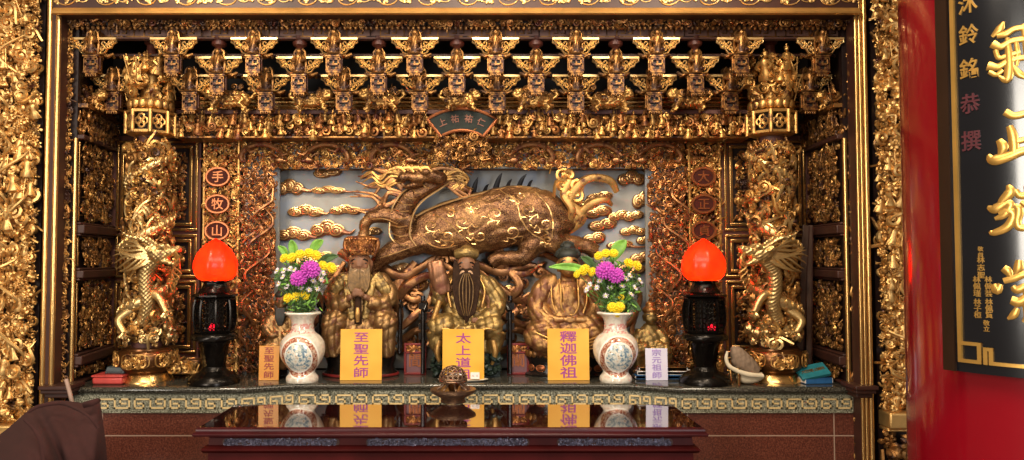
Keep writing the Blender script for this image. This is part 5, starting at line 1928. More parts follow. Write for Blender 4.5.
# ------------------------------------------------------------------ seated statues
M['robe_gold'] = gilt('olive_gold_robe', '#A88A54', '#5E4828', 0.5, 0.46, scale=26, bump=0.5, bscale=50)
M['robe_red'] = gilt('red_gold_robe', '#A88254', '#643A26', 0.5, 0.46, scale=26, bump=0.5, bscale=50)
M['robe_warm'] = gilt('warm_gold_robe', '#B08450', '#6A3E24', 0.45, 0.45, scale=20, bump=0.4, bscale=50)
M['skin_dark'] = plain('smoke_darkened_face', '#7A5238', 0.55, 0.1, 0.25, 30)
M['skin_gold'] = gilt('gilded_skin', '#C0905A', '#7A4A2A', 0.5, 0.45, scale=14)
M['beard'] = plain('dark_brown_beard', '#2E1C10', 0.75, 0.0, 0.45, 40, Specular_IOR_Level=0.15)
M['beard_gold'] = plain('golden_brown_beard', '#6A4E28', 0.45, 0.25, 0.45, 60)
M['hair_dark'] = plain('dark_green_black_hair', '#23251E', 0.55, 0.1, 0.3, 50)
M['drum_black'] = plain('black_lacquer', '#15100E', 0.25, 0, 0.3, 20)
M['rock_green'] = plain('dark_green_rock', '#1E2A22', 0.4, 0.1, 0.5, 40, 0.6, 50)
M['red_lacq'] = plain('red_lacquer_trim', '#6E1C1A', 0.35, 0, 0.25, 20)
M['eye'] = plain('dark_eye', '#140C08', 0.3, 0, 0.1)
M['lip'] = plain('pale_moustache', '#C9A27E', 0.45, 0.1, 0.15, 40)


class Statue:
    def __init__(self, px, Y, name, label):
        self.px, self.Y, self.s = px, Y, Y / 740
        self.t = thing(name, label, 'statue', (W(px, 370, Y)[0], Y, ZT), 'altar statues')
        self.m = MB()

    def P(self, dx, py, d=0.0):
        return W(self.px + dx, py, self.Y - d) if False else np.array((W(self.px, 300, self.Y)[0] + dx * self.s, self.Y - d * 0.8, ZP(py, self.Y)))

    def e(self, dx, py, d, rx, ry, rz, R=None, m=None, seg=14, rings=10, mat=0):
        (m or self.m).ell(self.P(dx, py, d), (rx * self.s, ry * self.s, rz * self.s), R, seg, rings, mat)

    def tb(self, pts, m=None, n=6, sides=10, flat=1.0, mat=0):
        b = bez(pts, n)
        (m or self.m).tube([self.P(*p[:3]) for p in b], np.maximum(b[:, 3], 0.2) * self.s, sides, mat, flat)

    def done(self, name, mats, vox=None, sm=3, fine=None, label=None, sharp=42):
        o = put(name, self.m, mats, self.t, label, remesh=(vox, sm) if vox else None, fine=fine, sharp=sharp)
        self.m = MB()
        return o


def folds(amp, fx, fz, ph=0.0):
    def f(co, no):
        a = np.abs(np.sin(co[:, 0] * fx * .6 + 2.2 * np.sin(co[:, 2] * fz * 0.35 + ph) + co[:, 2] * fz * .5 + ph))
        b = np.abs(np.sin(co[:, 0] * fx * .25 - 1.7 * np.sin(co[:, 2] * fz * .5 + 1) - co[:, 2] * fz * 1.4))
        return amp * (1.5 * a ** .6 + 1.0 * b ** .7 - 1.5)
    return f


def face(S, y, w, h, d, nose=True):
    """head in skin: skull, brow, cheeks, nose, mouth, ears; y is the middle of the face (eye level)"""
    S.e(0, y, d, w, w * 1.05, h)
    S.e(0, y + h * .45, d + .004, w * .8, w * .9, h * .62)
    S.e(0, y - h * .12, d + w * S.s * .78, w * .75, w * .3, h * .14)
    for q in (-1, 1):
        S.e(q * w * .45, y + h * .28, d + w * S.s * .72, w * .36, w * .32, h * .26)
        S.e(q * w * 1.0, y + h * .1, d - .006, w * .18, w * .3, h * .34)
        S.e(q * w * .95, y + h * .45, d - .004, w * .12, w * .2, h * .2)
    S.tb([(0, y - h * .12, d + w * S.s * .95, w * .12), (0, y + h * .16, d + w * S.s * 1.12, w * .16), (0, y + h * .27, d + w * S.s * 1.18, w * .2)], n=4)
    S.e(0, y + h * .58, d + w * S.s * .95, w * .34, w * .16, h * .08)
    S.e(0, y + h * .7, d + w * S.s * .92, w * .26, w * .16, h * .07)


def eyes(S, y, w, h, d):
    for q in (-1, 1):
        S.e(q * w * .42, y + h * .02, d + w * S.s * .95, w * .27, w * .12, h * .1, seg=10, rings=6)
        S.tb([(q * w * .12, y - h * .16, d + w * S.s * 1.06, w * .07), (q * w * .45, y - h * .3, d + w * S.s * 1.02, w * .1), (q * w * .8, y - h * .14, d + w * S.s * .86, w * .05)], n=4, sides=5)


def hand(S, pts_wrist, palm, fdir, spread, m=None, w=2.6):
    """small hand: palm and five separate bent fingers"""
    S.tb(pts_wrist, m)
    S.e(palm[0], palm[1], palm[2], w, w * .7, w, m=m)
    for k in range(4):
        a = fdir + (k - 1.5) * spread
        L = w * (1.9, 2.2, 2.1, 1.7)[k]
        S.tb([(palm[0] + (k - 1.5) * w * .45 * math.cos(fdir + PI / 2), palm[1] + (k - 1.5) * w * .45 * math.sin(fdir + PI / 2), palm[2] + .004, w * .3), (palm[0] + L * .6 * math.cos(a) + (k - 1.5) * w * .4 * math.cos(fdir + PI / 2), palm[1] + L * .6 * math.sin(a) + (k - 1.5) * w * .4 * math.sin(fdir + PI / 2), palm[2] + .012, w * .28), (palm[0] + L * math.cos(a) + (k - 1.5) * w * .4 * math.cos(fdir + PI / 2), palm[1] + L * math.sin(a) + (k - 1.5) * w * .4 * math.sin(fdir + PI / 2), palm[2] + .006, w * .22)], m, n=3, sides=6)
    S.tb([(palm[0] + w * .7 * math.cos(fdir - PI / 2), palm[1] + w * .7 * math.sin(fdir - PI / 2), palm[2] + .004, w * .34), (palm[0] + w * 1.2 * math.cos(fdir - 1.0), palm[1] + w * 1.2 * math.sin(fdir - 1.0), palm[2] + .012, w * .28)], m, n=3, sides=6)


# ---- left: tall crown, long beard, hands clasped before the chest
S = Statue(361.5, 4.5, 'deity_statue', 'seated bearded statue in tall square crown with clasped hands behind the left big yellow card')
face(S, 263, 10.6, 12.5, .05)
S.tb([(0, 270, .03, 7.5), (0, 280, .02, 7.5)])
S.tb([(0, 280, .0, 10), (0, 290, .0, 15), (0, 320, .0, 18), (0, 345, .02, 22)], flat=.5)
for q in (-1, 1):
    S.tb([(q * 12, 284, .01, 8), (q * 24, 296, .03, 6), (q * 14, 299, .1, 3.2), (q * 6, 295, .16, 2.6)])
    hand(S, [(q * 11, 298, .14, 3.4), (q * 6, 295, .175, 3)], (q * 3.2, 293, .185), -PI / 2 - q * .7, .17, w=3.2)
S.done('body', M['skin_dark'], .0055, 2)
eyes(S, 263, 10.6, 12.5, .05); S.done('eye', M['eye'])
S.tb([(0, 280, .0, 15), (0, 292, .0, 21), (0, 312, .0, 25), (0, 335, .02, 30), (0, 352, .03, 33)], flat=.62, sides=20)
for q in (-1, 1):
    S.tb([(q * 10, 279, .0, 7), (q * 20, 283, .01, 10), (q * 28, 295, .02, 9.5), (q * 22, 303, .09, 8.5), (q * 9, 300, .145, 6)])
    S.tb([(q * 20, 300, .08, 7), (q * 25, 315, .08, 10), (q * 28, 330, .07, 8), (q * 30, 343, .06, 4)], flat=.6)
    S.tb([(q * 12, 322, .05, 9), (q * 24, 320, .11, 11), (q * 30, 326, .12, 10)])
    S.tb([(q * 27, 322, .12, 10), (q * 26, 340, .11, 9), (q * 25, 354, .1, 9)])
S.done('robe', M['robe_red'], .0065, 3, folds(.006, 100, 30))
for q in (-1, 1):
    S.tb([(q * 8, 275, .055, 3.5), (q * 12, 284, .1, 4), (q * 9, 300, .125, 4), (q * 6, 318, .13, 4)], flat=.5)
    S.tb([(q * 24, 311, .13, 2), (q * 29, 324, .14, 1.6), (q * 31, 342, .1, 1.4), (q * 36, 349, .06, 1.2)])
    S.tb([(q * 13, 277, .05, 8), (q * 24, 288, .075, 6), (q * 30, 299, .06, 4)], flat=.6)
S.done('gold_collar', M['robe_gold'], .006, 2, folds(.003, 150, 60))
for k in range(15):
    u = (k - 7) / 7
    S.tb([(u * 8.5, 269 - 5 * abs(u) ** 2, .135 - .05 * abs(u), 1.1), (u * 9.8, 277, .15 - .03 * abs(u), 1.5), (u * 9, 286, .155 - .02 * abs(u), 1.4), (u * 7 + math.sin(k * 2) * .5, 294 - 3 * abs(u), .15, .5)], n=6, sides=6)
S.done('beard', M['beard_gold'])
for q in (-1, 1):
    S.tb([(q * .6, 269.5, .128, 1), (q * 4, 271, .125, 1), (q * 7, 276, .115, .5)], n=5, sides=6)
S.done('moustache', M['lip'])
S.tb([(0, 296, .16, 3), (0, 308, .165, 3.6), (0, 322, .15, 3.6)], flat=.4)
S.done('court_tablet', M['beard'])
S.tb([(0, 306, .185, 1.6), (0, 312, .187, 2.4), (0, 320, .18, 1.6)], flat=.5)
S.done('gold_pendant', M['gold'])
# crown
m = S.m
c0 = S.P(0, 253, .045)
s = S.s
m.lathe([(11.5 * s, -.012), (12.6 * s, 0.0), (12.2 * s, .02), (13.5 * s, .05), (15 * s, .078), (15.4 * s, .092), (13.5 * s, .1), (0, .104)], c0, 24, 1, .85)
carve_cyl(m, c0[0], c0[1], 12.4 * s, c0[2] - .004, c0[2] + .075, -1.5, 1.5, .028, .006, 4, {'flower': 2, 'scroll': 1}, .62)
for k in range(13):
    a = -1.5 + k * .25
    m.ell((c0[0] + 15 * s * math.sin(a), c0[1] - 13 * s * math.cos(a), c0[2] + .082), .0095, seg=7, rings=5)
S.done('crown', M['copper'])
for q in (-1, 1):
    S.tb([(q * 12, 256, .03, 2), (q * 16, 246, .02, 2.6), (q * 15, 238, .02, 2)])
    S.done('crown_wing', M['copper'])
# round black stool and chair back
cx, cy = S.P(0, 360, 0)[:2]
zz = lambda py: ZP(py, S.Y)
m = S.m
b0 = ZT + .0005
m.lathe([(0, b0), (37 * s, b0), (37.5 * s, zz(373)), (34 * s, zz(369)), (33 * s, zz(364)), (35 * s, zz(357)), (35.5 * s, zz(352)), (33 * s, zz(350)), (0, zz(350))], (cx, cy - .01, 0), 40, 1, .62)
S.done('pedestal', M['drum_black'])
m = S.m
m.lathe([(37.8 * s, b0 + .003), (38.4 * s, b0 + .01), (37.6 * s, b0 + .018)], (cx, cy - .01, 0), 40, 1, .62)
S.done('red_band', M['red_lacq'])
for q in (-1, 1):
    S.tb([(q * 39, 352, .06, 1.6), (q * 39, 330, .06, 1.6), (q * 39.5, 308, .06, 1.8), (q * 41, 305, .08, 2.2), (q * 39, 302, .1, 1.6)])
    S.tb([(q * 39, 352, -.05, 1.6), (q * 38, 300, -.06, 1.6)])
    S.tb([(q * 39, 312, .06, 1.6), (q * 38.6, 312, -.06, 1.6)])
    S.tb([(q * 39, 330, .06, 1.2), (q * 38.6, 330, -.06, 1.2)])
    S.tb([(q * 39, 350, .06, 1.6), (q * 38.6, 350, -.06, 1.6)])
    S.done('chair_arm', M['drum_black'])

# ---- centre: flat cap, very long dark beard, one sleeve raised
S = Statue(466.5, 4.5, 'deity_statue', 'seated statue with flat cap, very long dark beard and one raised sleeve in the centre')
face(S, 266, 10, 12, .05)
S.tb([(0, 273, .03, 7.5), (0, 282, .02, 7.5)])
S.tb([(0, 282, .0, 10), (0, 292, .0, 15), (0, 310, .0, 18), (0, 330, .01, 20)], flat=.5)
S.tb([(-12, 286, .01, 8), (-22, 298, .03, 7), (-26, 284, .08, 5), (-28, 272, .1, 3.6)])
hand(S, [(-27, 280, .09, 3.4), (-28, 272, .105, 2.8)], (-28.5, 269, .108), -PI / 2, .2, w=2.7)
S.tb([(12, 286, .01, 8), (26, 302, .03, 7), (20, 316, .1, 5), (14, 318, .125, 3.4)])
hand(S, [(17, 317, .115, 3.2), (13, 318, .13, 2.8)], (10.5, 318.5, .135), PI, .18, w=2.7)
S.done('body', M['skin_dark'], .0055, 2)
eyes(S, 266, 10, 12, .05); S.done('eye', M['eye'])
S.tb([(0, 281, .0, 15), (0, 294, .0, 21), (0, 312, .0, 24), (0, 330, .02, 27), (0, 352, .03, 27)], flat=.62, sides=20)
S.tb([(10, 280, .0, 8), (22, 287, .01, 10), (31, 302, .03, 9), (25, 314, .09, 8.5), (16, 318, .11, 6)])
S.tb([(-10, 281, .0, 8), (-21, 290, .01, 9), (-27, 300, .04, 8), (-26, 290, .08, 6)])
for q in (-1, 1):
    S.tb([(q * 8, 326, .06, 11), (q * 24, 325, .11, 13), (q * 33, 330, .11, 9)])
    S.tb([(q * 30, 330, .11, 9), (q * 28, 342, .1, 8), (q * 25, 352, .09, 6)])
S.tb([(0, 324, .13, 10), (0, 335, .14, 14), (0, 350, .12, 14)], flat=.6)
S.done('robe', M['robe_gold'], .0065, 3, folds(.006, 90, 30, 1))
S.tb([(-31, 261.5, .1, 8.5), (-29.5, 268, .11, 8.5), (-26, 280, .1, 9.5), (-22, 293, .09, 8)], flat=.6)
S.done('raised_sleeve', gilt('pinkish_worn_sleeve', '#A87858', '#7A4A3A', .5, .45, scale=9, bump=.1), .007, 3, folds(.003, 110, 20))
for q in (-1, 1):
    S.tb([(q * 26, 338, .15, 3), (q * 28, 350, .15, 3), (q * 25, 362, .13, 1.6)])
    S.tb([(q * 13, 277, .06, 1.2), (q * 18, 290, .1, 1.2), (q * 15, 306, .125, 1.2)])
S.tb([(-36, 331, .16, 1.3), (-20, 326, .21, 1.3), (0, 333, .22, 1.3), (20, 326, .21, 1.3), (36, 331, .16, 1.3)])
S.tb([(-26, 300, .12, 3), (-30, 312, .13, 2.6), (-34, 324, .13, 2)])
S.done('gold_hem', M['gold'])
for k in range(23):
    u = (k - 11) / 11
    y0_ = 269 - 9 * abs(u) ** 1.5
    S.tb([(u * 11.5, y0_, .135 - .07 * abs(u), 1.0), (u * 12.6, 281, .15 - .035 * abs(u), 1.35), (u * 11 + math.sin(k * 1.9) * .4, 297, .162 - .02 * abs(u), 1.3), (u * 7.5 + math.sin(k * 2.7) * .7, 311, .162, 1.0), (u * 4 + math.sin(k) * .8, 322 - 8 * abs(u), .155, .4)], n=6, sides=6)
S.done('beard', M['beard'])
for k in range(5):
    u = (k - 2) / 4
    S.tb([(u * 5, 273, .152, .5), (u * 13, 284, .168, .6), (u * 12, 300, .176, .6), (u * 5, 314, .17, .3)], n=6, sides=5)
S.done('gold_beard_strand', M['beard_gold'])
for q in (-1, 1):
    S.tb([(q * .6, 271.5, .13, 1), (q * 4, 271.5, .128, 1.1), (q * 6.5, 275, .118, .8), (q * 7, 279, .118, .4)], n=5, sides=6)
S.done('moustache', M['lip'])
S.tb([(-11, 255, .05, 5), (0, 252.5, .075, 6.2), (11, 255, .05, 5)], sides=12)
S.e(0, 253.5, .02, 12.5, 11, 6.2)
S.e(0, 247.5, .01, 5, 5, 3)
S.done('flat_cap', M['robe_gold'], .006, 3, folds(.0015, 20, 260))
cx, cy = S.P(0, 360, 0)[:2]
m = S.m
r = random.Random(2)
m.box((cx, cy + .02, (b0 + zz(351)) / 2), (66 * s, .2, zz(351) - b0))
for k in range(70):
    u, v = r.uniform(-1, 1), r.random()
    m.ell((cx + u * 34 * s, cy - .085 - .03 * r.random(), b0 + .012 + v * (zz(352) - b0 - .01)), (r.uniform(.012, .03), .03, r.uniform(.01, .024)), rotm(0, r.uniform(-1, 1), 0), 7, 5)
S.done('rock_seat', M['rock_green'])
for q in (-1, 1):
    S.tb([(q * 43, 352, -.04, 2), (q * 43, 320, -.04, 2), (q * 44, 296, -.05, 2.4)])
    S.tb([(q * 43, 302, -.04, 2), (q * 40, 303, .04, 2.2), (q * 42, 310, .08, 2.5)])
    for k in range(4):
        S.m.box(S.P(q * 43.5, 306 + 10 * k, -.01), (8 * s, .06, 6.5 * s))
    S.tb([(q * 43, 373, .03, 2.2), (q * 43, 310, .03, 2.2)])
    S.done('chair_arm', M['drum_black'])

# ---- right: tight-curled hair, open robe, hands in the lap, crossed legs
S = Statue(567.5, 4.5, 'buddha_statue', 'seated gilded statue with dark curled hair and crossed legs beside the right vase')
face(S, 264, 10.5, 12.5, .05)
S.tb([(0, 272, .03, 7.5), (0, 281, .02, 8), (0, 288, .0, 15), (0, 305, .0, 17), (0, 325, .02, 20)], flat=.6)
for q in (-1, 1):
    S.tb([(q * 14, 286, .01, 9), (q * 27, 304, .03, 8), (q * 18, 317, .11, 5.5), (q * 6, 318, .14, 3.4)])
    hand(S, [(q * 12, 318, .125, 3.4), (q * 6, 318, .145, 3)], (q * 3.5, 318, .15), PI if q > 0 else 0, .12, w=2.8)
S.done('body', M['skin_gold'], .0055, 2)
eyes(S, 264, 10.5, 12.5, .05); S.done('eye', M['eye'])
S.tb([(0, 282, .0, 14), (0, 291, .01, 21), (0, 306, .02, 24), (0, 332, .03, 28)], flat=.6, sides=20)
S.e(0, 299, .06, 15, 9, 13)
for q in (-1, 1):
    S.tb([(q * 10, 281, .0, 8), (q * 22, 287, .01, 10.5), (q * 31, 304, .03, 10), (q * 27, 317, .08, 9), (q * 14, 320, .12, 6)])
    S.tb([(q * 6, 332, .08, 12), (q * 24, 330, .1, 13), (q * 35, 334, .09, 10), (q * 28, 341, .13, 9), (q * 6, 342, .15, 8)])
    S.tb([(q * 26, 315, .07, 10), (q * 31, 328, .08, 9), (q * 36, 340, .06, 6)], flat=.6)
S.tb([(-30, 346, .08, 9), (0, 348, .13, 9), (30, 346, .08, 9)])
S.done('robe', M['robe_warm'], .0065, 3, folds(.0045, 95, 35, 2))
S.tb([(0, 286, .085, 5), (0, 296, .1, 7), (0, 307, .1, 6)], flat=.55)
S.done('bare_chest', M['skin_gold'], .005, 2)
for q in (-1, 1):
    S.tb([(q * 9, 279, .06, 1.1), (q * 8.5, 290, .125, 1.1), (q * 8.5, 304, .135, 1.1), (q * 5, 312, .13, 1.1), (0, 313.5, .13, 1.1)])
    S.tb([(q * 17, 283, .07, .9), (q * 17, 300, .11, .9), (q * 13, 312, .13, .9)])
for k in range(4):
    S.tb([(-34, 330 + 4 * k, .17 - .01 * k, .9), (-15, 337 + 3 * k, .22, .9), (0, 333 + 4 * k, .225, .9), (15, 337 + 3 * k, .22, .9), (34, 330 + 4 * k, .17 - .01 * k, .9)])
S.done('gold_hem', M['gold'])
S.e(0, 255, .03, 12, 12, 8)
S.e(0, 247, .025, 7, 7, 5.5)
r = random.Random(9)
for k in range(150):
    a, el = r.uniform(-2.2, 2.2), r.uniform(-.1, 1.4)
    S.m.ell(S.P(12 * math.sin(a) * math.cos(el), 255 - 8 * math.sin(el), .03 + 12 * s * math.cos(a) * math.cos(el)), .0065, seg=6, rings=4)
for k in range(40):
    a, el = r.uniform(-2.2, 2.2), r.uniform(0, 1.5)
    S.m.ell(S.P(7 * math.sin(a) * math.cos(el), 247 - 5.5 * math.sin(el), .025 + 7 * s * math.cos(a) * math.cos(el)), .006, seg=6, rings=4)
S.done('curled_hair', M['hair_dark'])
cx, cy = S.P(0, 360, 0)[:2]
m = S.m
P_ = [(0, b0), (43 * s, b0), (43.5 * s, zz(373)), (40 * s, zz(371)), (39 * s, zz(362)), (41 * s, zz(358)), (42 * s, zz(355)), (36 * s, zz(352)), (0, zz(352))]
m.lathe(P_, (cx, cy + .01, 0), 40, 1, .52)
S.done('lotus_base', M['drum_black'])
m = S.m
for k in range(17):
    a = -1.6 + k * .2
    m.ell((cx + 41 * s * math.sin(a), cy + .01 - 41 * s * .52 * math.cos(a), zz(352.5)), (4.2 * s, 2.2 * s, 4 * s), rotm(0, 0, a), 8, 6)
S.done('lotus_petal_row', M['gold_dim'])
m = S.m
for k in range(7):
    a = -1.2 + k * .4
    ring = np.arange(17) * 2 * PI / 17
    m.tube([(cx + 39.5 * s * math.sin(a + .15 * math.cos(g_)), cy + .01 - 39.8 * s * .52 * math.cos(a + .15 * math.cos(g_)), zz(366.5) + .018 * math.sin(g_)) for g_ in ring], .0035, 5, closed=True)
    m.ell((cx + 38.8 * s * math.sin(a), cy + .012 - 39 * s * .52 * math.cos(a), zz(366.5)), (5 * s, 1.2 * s, 2.4 * s), rotm(0, 0, a * .6), 8, 6)
S.done('red_cartouche', M['plaque_rim'])

# ---- two small statues at the sides
def small_statue(px, label, dark):
    S = Statue(px, 4.47, 'small_statue', label)
    f = 1.0
    face(S, 301 if dark else 316, 6.5, 8, .03)
    y0 = 301 if dark else 316
    S.tb([(0, y0 + 8, .01, 6), (0, y0 + 18, .0, 12), (0, y0 + 36, .01, 15), (0, 352, .02, 16), (0, 368, .02, 15)], flat=.7, sides=16)
    for q in (-1, 1):
        S.tb([(q * 8, y0 + 15, .0, 6), (q * 14, y0 + 26, .03, 5.5), (q * 8, y0 + 33, .07, 4), (q * 2, y0 + 32, .085, 2.6)])
        S.tb([(q * 5, 348, .05, 8), (q * 13, 350, .07, 7), (q * 13, 366, .06, 5)])
    S.done('body', M['robe_gold'] if not dark else M['robe_red'], .006, 3, folds(.003, 120, 60))
    eyes(S, y0, 6.5, 8, .03); S.done('eye', M['eye'])
    S.e(0, y0 - 6, .02, 7.5, 7.5, 5)
    S.e(0, y0 - 11, .02, 4.5, 4.5, 4)
    if dark:
        for k in range(6):
            S.tb([((k - 2.5) * 1.6, y0 + 6, .065, 1.2), ((k - 2.5) * 1.6, y0 + 16, .08, 1.2), ((k - 2.5) * .7, y0 + 24, .08, .5)], n=4, sides=6)
    S.done('headdress', M['hair_dark'] if dark else M['gold_dim'], .004, 2)
    cx, cy = S.P(0, 360, 0)[:2]
    s = S.s
    S.m.box((cx, cy, b0 + .02), (38 * s, .16, .04)); S.m.box((cx, cy, b0 + .045), (34 * s, .14, .012))
    S.done('plinth', M['drum_black'] if dark else M['gold_dim'])


small_statue(283, 'small dark-robed seated statue half hidden behind the left vase', True)
small_statue(649, 'small gilded seated statue behind the white card on the right', False)

# ------------------------------------------------------------------ inscribed tablets between the statues
M['tablet'] = plain('faded_purple_board', '#6A4448', 0.5, 0.1, 0.2, 20)
for (px, ch, lab) in ((415.5, '間', 'left'), (518, '闡', 'right')):
    Y = 4.5
    x0, x1, z0, z1 = XP(px - 11, Y), XP(px + 11, Y), ZT + .0005, ZP(343, Y)
    t = thing('inscribed_tablet', 'framed purple-brown tablet with red characters standing just %s of the central statue' % lab, 'tablet', ((x0 + x1) / 2, Y, ZT), 'inscribed tablets')
    put('board', MB().bb(x0, x1, Y, Y + .02, z0, z1), M['tablet'], t)
    mb = MB()
    rect_ring(mb, x0, x1, z0, z1, .014, Y - .012, Y + .022)
    mb.bb(x0, x1, Y - .012, Y + .02, z1 - .062, z1 - .05)
    put('frame', mb, M['red_lacq'], t, bevel=.003)
    put('character', MB().merge(glyph(ch, .085, .004), None, ((x0 + x1) / 2, Y, z0 + .085)), M['plaque_rim'], t, smooth=False)
    mb = MB()
    carve(mb, facing(x0 + .015, Y - .001, z1 - .05), x1 - x0 - .03, .036, .03, .004, 3, LEAFY, 0, .6)
    put('carved_top', mb, M['copper'], t)

# ------------------------------------------------------------------ name cards in front of the statues
def card_mat(name, a, b):
    t = NT(name)
    t.l(t.ramp(t.noise(5, 2), [(.3, a), (.7, b)]), t.b.inputs['Base Color'])
    t.set(Roughness=.45, Coat_Weight=.12, Coat_Roughness=.15)
    return t.m


M['card'] = card_mat('orange_yellow_card', '#DB9A22', '#E6AC38')
M['card_dim'] = card_mat('dull_orange_card', '#C07A18', '#CC8A22')
M['card_white'] = card_mat('pale_lavender_card', '#CFC8DA', '#DAD4E2')
M['ink'] = plain('purple_ink', '#94357C', .5, 0, .1)
M['ink_red'] = plain('red_brown_ink', '#8A2A1C', .5, 0, .1)
M['ink_lav'] = plain('lavender_ink', '#9A7CC0', .5, 0, .1)
M['paper'] = plain('white_card', '#E9E4DE', .5, 0, .04)


def card(x0, x1, y0, y1, text, mat, ink, label, Y, rows, size, lean=.06, stand=True):
    c = W((x0 + x1) / 2, y1, Y)
    s = Y / 740
    w, h = (x1 - x0) * s, (y1 - y0) * s
    base = np.array((c[0], Y, ZT + .0008))
    t = thing('name_card', label, 'card', base, 'name cards')
    R = rotm(-lean, 0, 0)
    mb = MB()
    mb.box((0, .003, h / 2), (w, .006, h))
    put('panel', MB().merge(mb, R, base), mat, t, bevel=.001)
    z = h * (1 - .5 / len(text)) - .004
    mb = MB()
    for i, ch in enumerate(text):
        g = glyph(ch, size * s, .0012)
        v = MB().merge(g, np.diag((1.4, 1, 0.94)))
        put('character', MB().merge(v, R, base + R @ np.array((0, -.0005, rows[i] * h))), ink, t, smooth=False)
    if stand:
        mb = MB().merge(MB().box((0, .05, h * .3), (w * .5, .004, h * .6), rotm(.35, 0, 0)), None, base)
        put('back_stay', mb, mat, t)
    return t


YK = 4.285
rw4 = (.84, .61, .385, .15)
card(340, 381.5, 327.5, 378, '至聖先師', M['card'], M['ink'], 'big yellow card with four purple characters before the crowned statue', YK, rw4, 11.2)
card(442.5, 484, 327, 377.5, '太上道祖', M['card'], M['ink'], 'big yellow card with purple characters before the central long-bearded statue', YK, (.82, .58, .345, .12), 11.2)
card(548, 589.5, 326.5, 377.5, '釋迦佛祖', M['card'], M['ink'], 'big yellow card with purple characters before the curly-haired statue', YK, (.84, .615, .385, .15), 12.5)
card(258.5, 278.5, 343.5, 377.5, '至聖先師', M['card_dim'], M['ink_red'], 'small dull orange card with red characters left of the left vase', YK, (.86, .63, .4, .16), 7.6)
card(646, 668, 345.5, 377, '宗元祖師', M['card_white'], M['ink_lav'], 'small pale lavender card right of the right vase', YK, (.86, .63, .4, .16), 7.2)
# white folded slips and tray before the centre card
s = 4.27 / 740
for k, (px, w_, h_, ch, lab) in enumerate(((457, 13, 6.5, '福', 'small white paper box with red mark, left of two before the centre card'), (475, 9, 6, '八', 'small white paper box, right of two before the centre card'))):
    Y = 4.275
    c = W(px, 375, Y)
    t = thing('paper_box', lab, 'box', (c[0], Y, ZT + .012), 'white paper boxes')
    put('box_body', MB().box((c[0], Y, ZT + .0125 + h_ * s / 2), (w_ * s, .04, h_ * s)), M['paper'], t, bevel=.002)
    for q in (-1, 1):
        put('printed_mark', MB().merge(glyph(ch, .014, .0008), None, (c[0] + q * .012, Y - .0203, ZT + .0125 + h_ * s / 2)), M['ink_red'], t, smooth=False)
c = W(463, 376, 4.27)
o = put('white_tray', MB().lathe([(0, 0), (.1, 0), (.14, .007), (.145, .011), (.135, .011), (.1, .006), (0, .006)], (c[0], 4.27, ZT + .0005), 40, 1, .38), M['porcelain'], None, 'shallow white tray under the paper boxes before the centre card', 'tray')

# ------------------------------------------------------------------ small things on the counter
M['red_box'] = plain('coral_red_lacquer', '#B8433C', .35, 0, .15, 20)
M['slate'] = plain('dark_slate_grey', '#3A4244', .4, 0, .2, 20)
M['blue_book'] = plain('blue_cloth_cover', '#2A5E92', .45, 0, .15, 40)
M['teal_book'] = plain('teal_cover', '#23717C', .4, 0, .15, 40)
M['taupe'] = plain('taupe_padded_cloth', '#86705C', .8, 0, .2, 30, .4, 80)
M['cream_cloth'] = plain('cream_cloth_rim', '#D9C9AC', .7, 0, .1, 30)
M['board_brown'] = plain('grey_brown_old_wood', '#4E3A30', .5, 0, .3, 10)

Y = 4.2
s = Y / 740
c = W(112.5, 380, Y)
t = thing('red_lacquer_box', 'low coral red box at the left end of the altar counter', 'box', (c[0], Y, ZT))
put('box_body', MB().box((c[0], Y, ZT + .0005 + 3.7 * s), (30 * s, .13, 7.4 * s)), M['red_box'], t, bevel=.012)
put('lid', MB().box((c[0], Y, ZT + 8.3 * s), (31 * s, .135, 1.9 * s)), M['red_box'], t, bevel=.004)
zl = ZT + 9.3 * s
c2 = c[0] + .004
t = thing('slate_block', 'dark slate-grey block lying on the coral red box', 'block', (c2 + .01, Y, zl))
mb = MB()
mb.box((c2 + .012, Y + .02, zl + .02), (20 * s, .07, .04), taper=.82)
put('block_body', mb, M['slate'], t, bevel=.006)
put('label_ridge', MB().box((c2 + .012, Y - .014, zl + .012), (15 * s, .006, .01)), M['slate'], t, bevel=.002)

# carved footed stand left of the left lamp
Y = 4.36
s = Y / 740
c = W(186, 376, Y)
t = thing('carved_stand', 'small gilded carved stand between the left dragon pillar and the left lamp', 'stand', (c[0], Y, ZT))
mb = MB().box((c[0], Y, ZP(366, Y)), (32 * s, .1, 14 * s))
put('carved_body', mb, M['gold_dim'], t, bevel=.006)
mb = MB()
carve(mb, facing(c[0] - 15 * s, Y - .052, ZP(372, Y)), 30 * s, 12 * s, .05, .012, 6, LEAFY, 0, .6)
put('carving', mb, M['gold'], t)
for q in (-1, 1):
    put('foot', MB().tube(bez([(c[0] + q * 13 * s, Y - .03, ZP(371, Y)), (c[0] + q * 16 * s, Y - .035, ZP(375, Y)), (c[0] + q * 14 * s, Y - .03, ZT + .006)], 5), .008, 7), M['gold'], t)

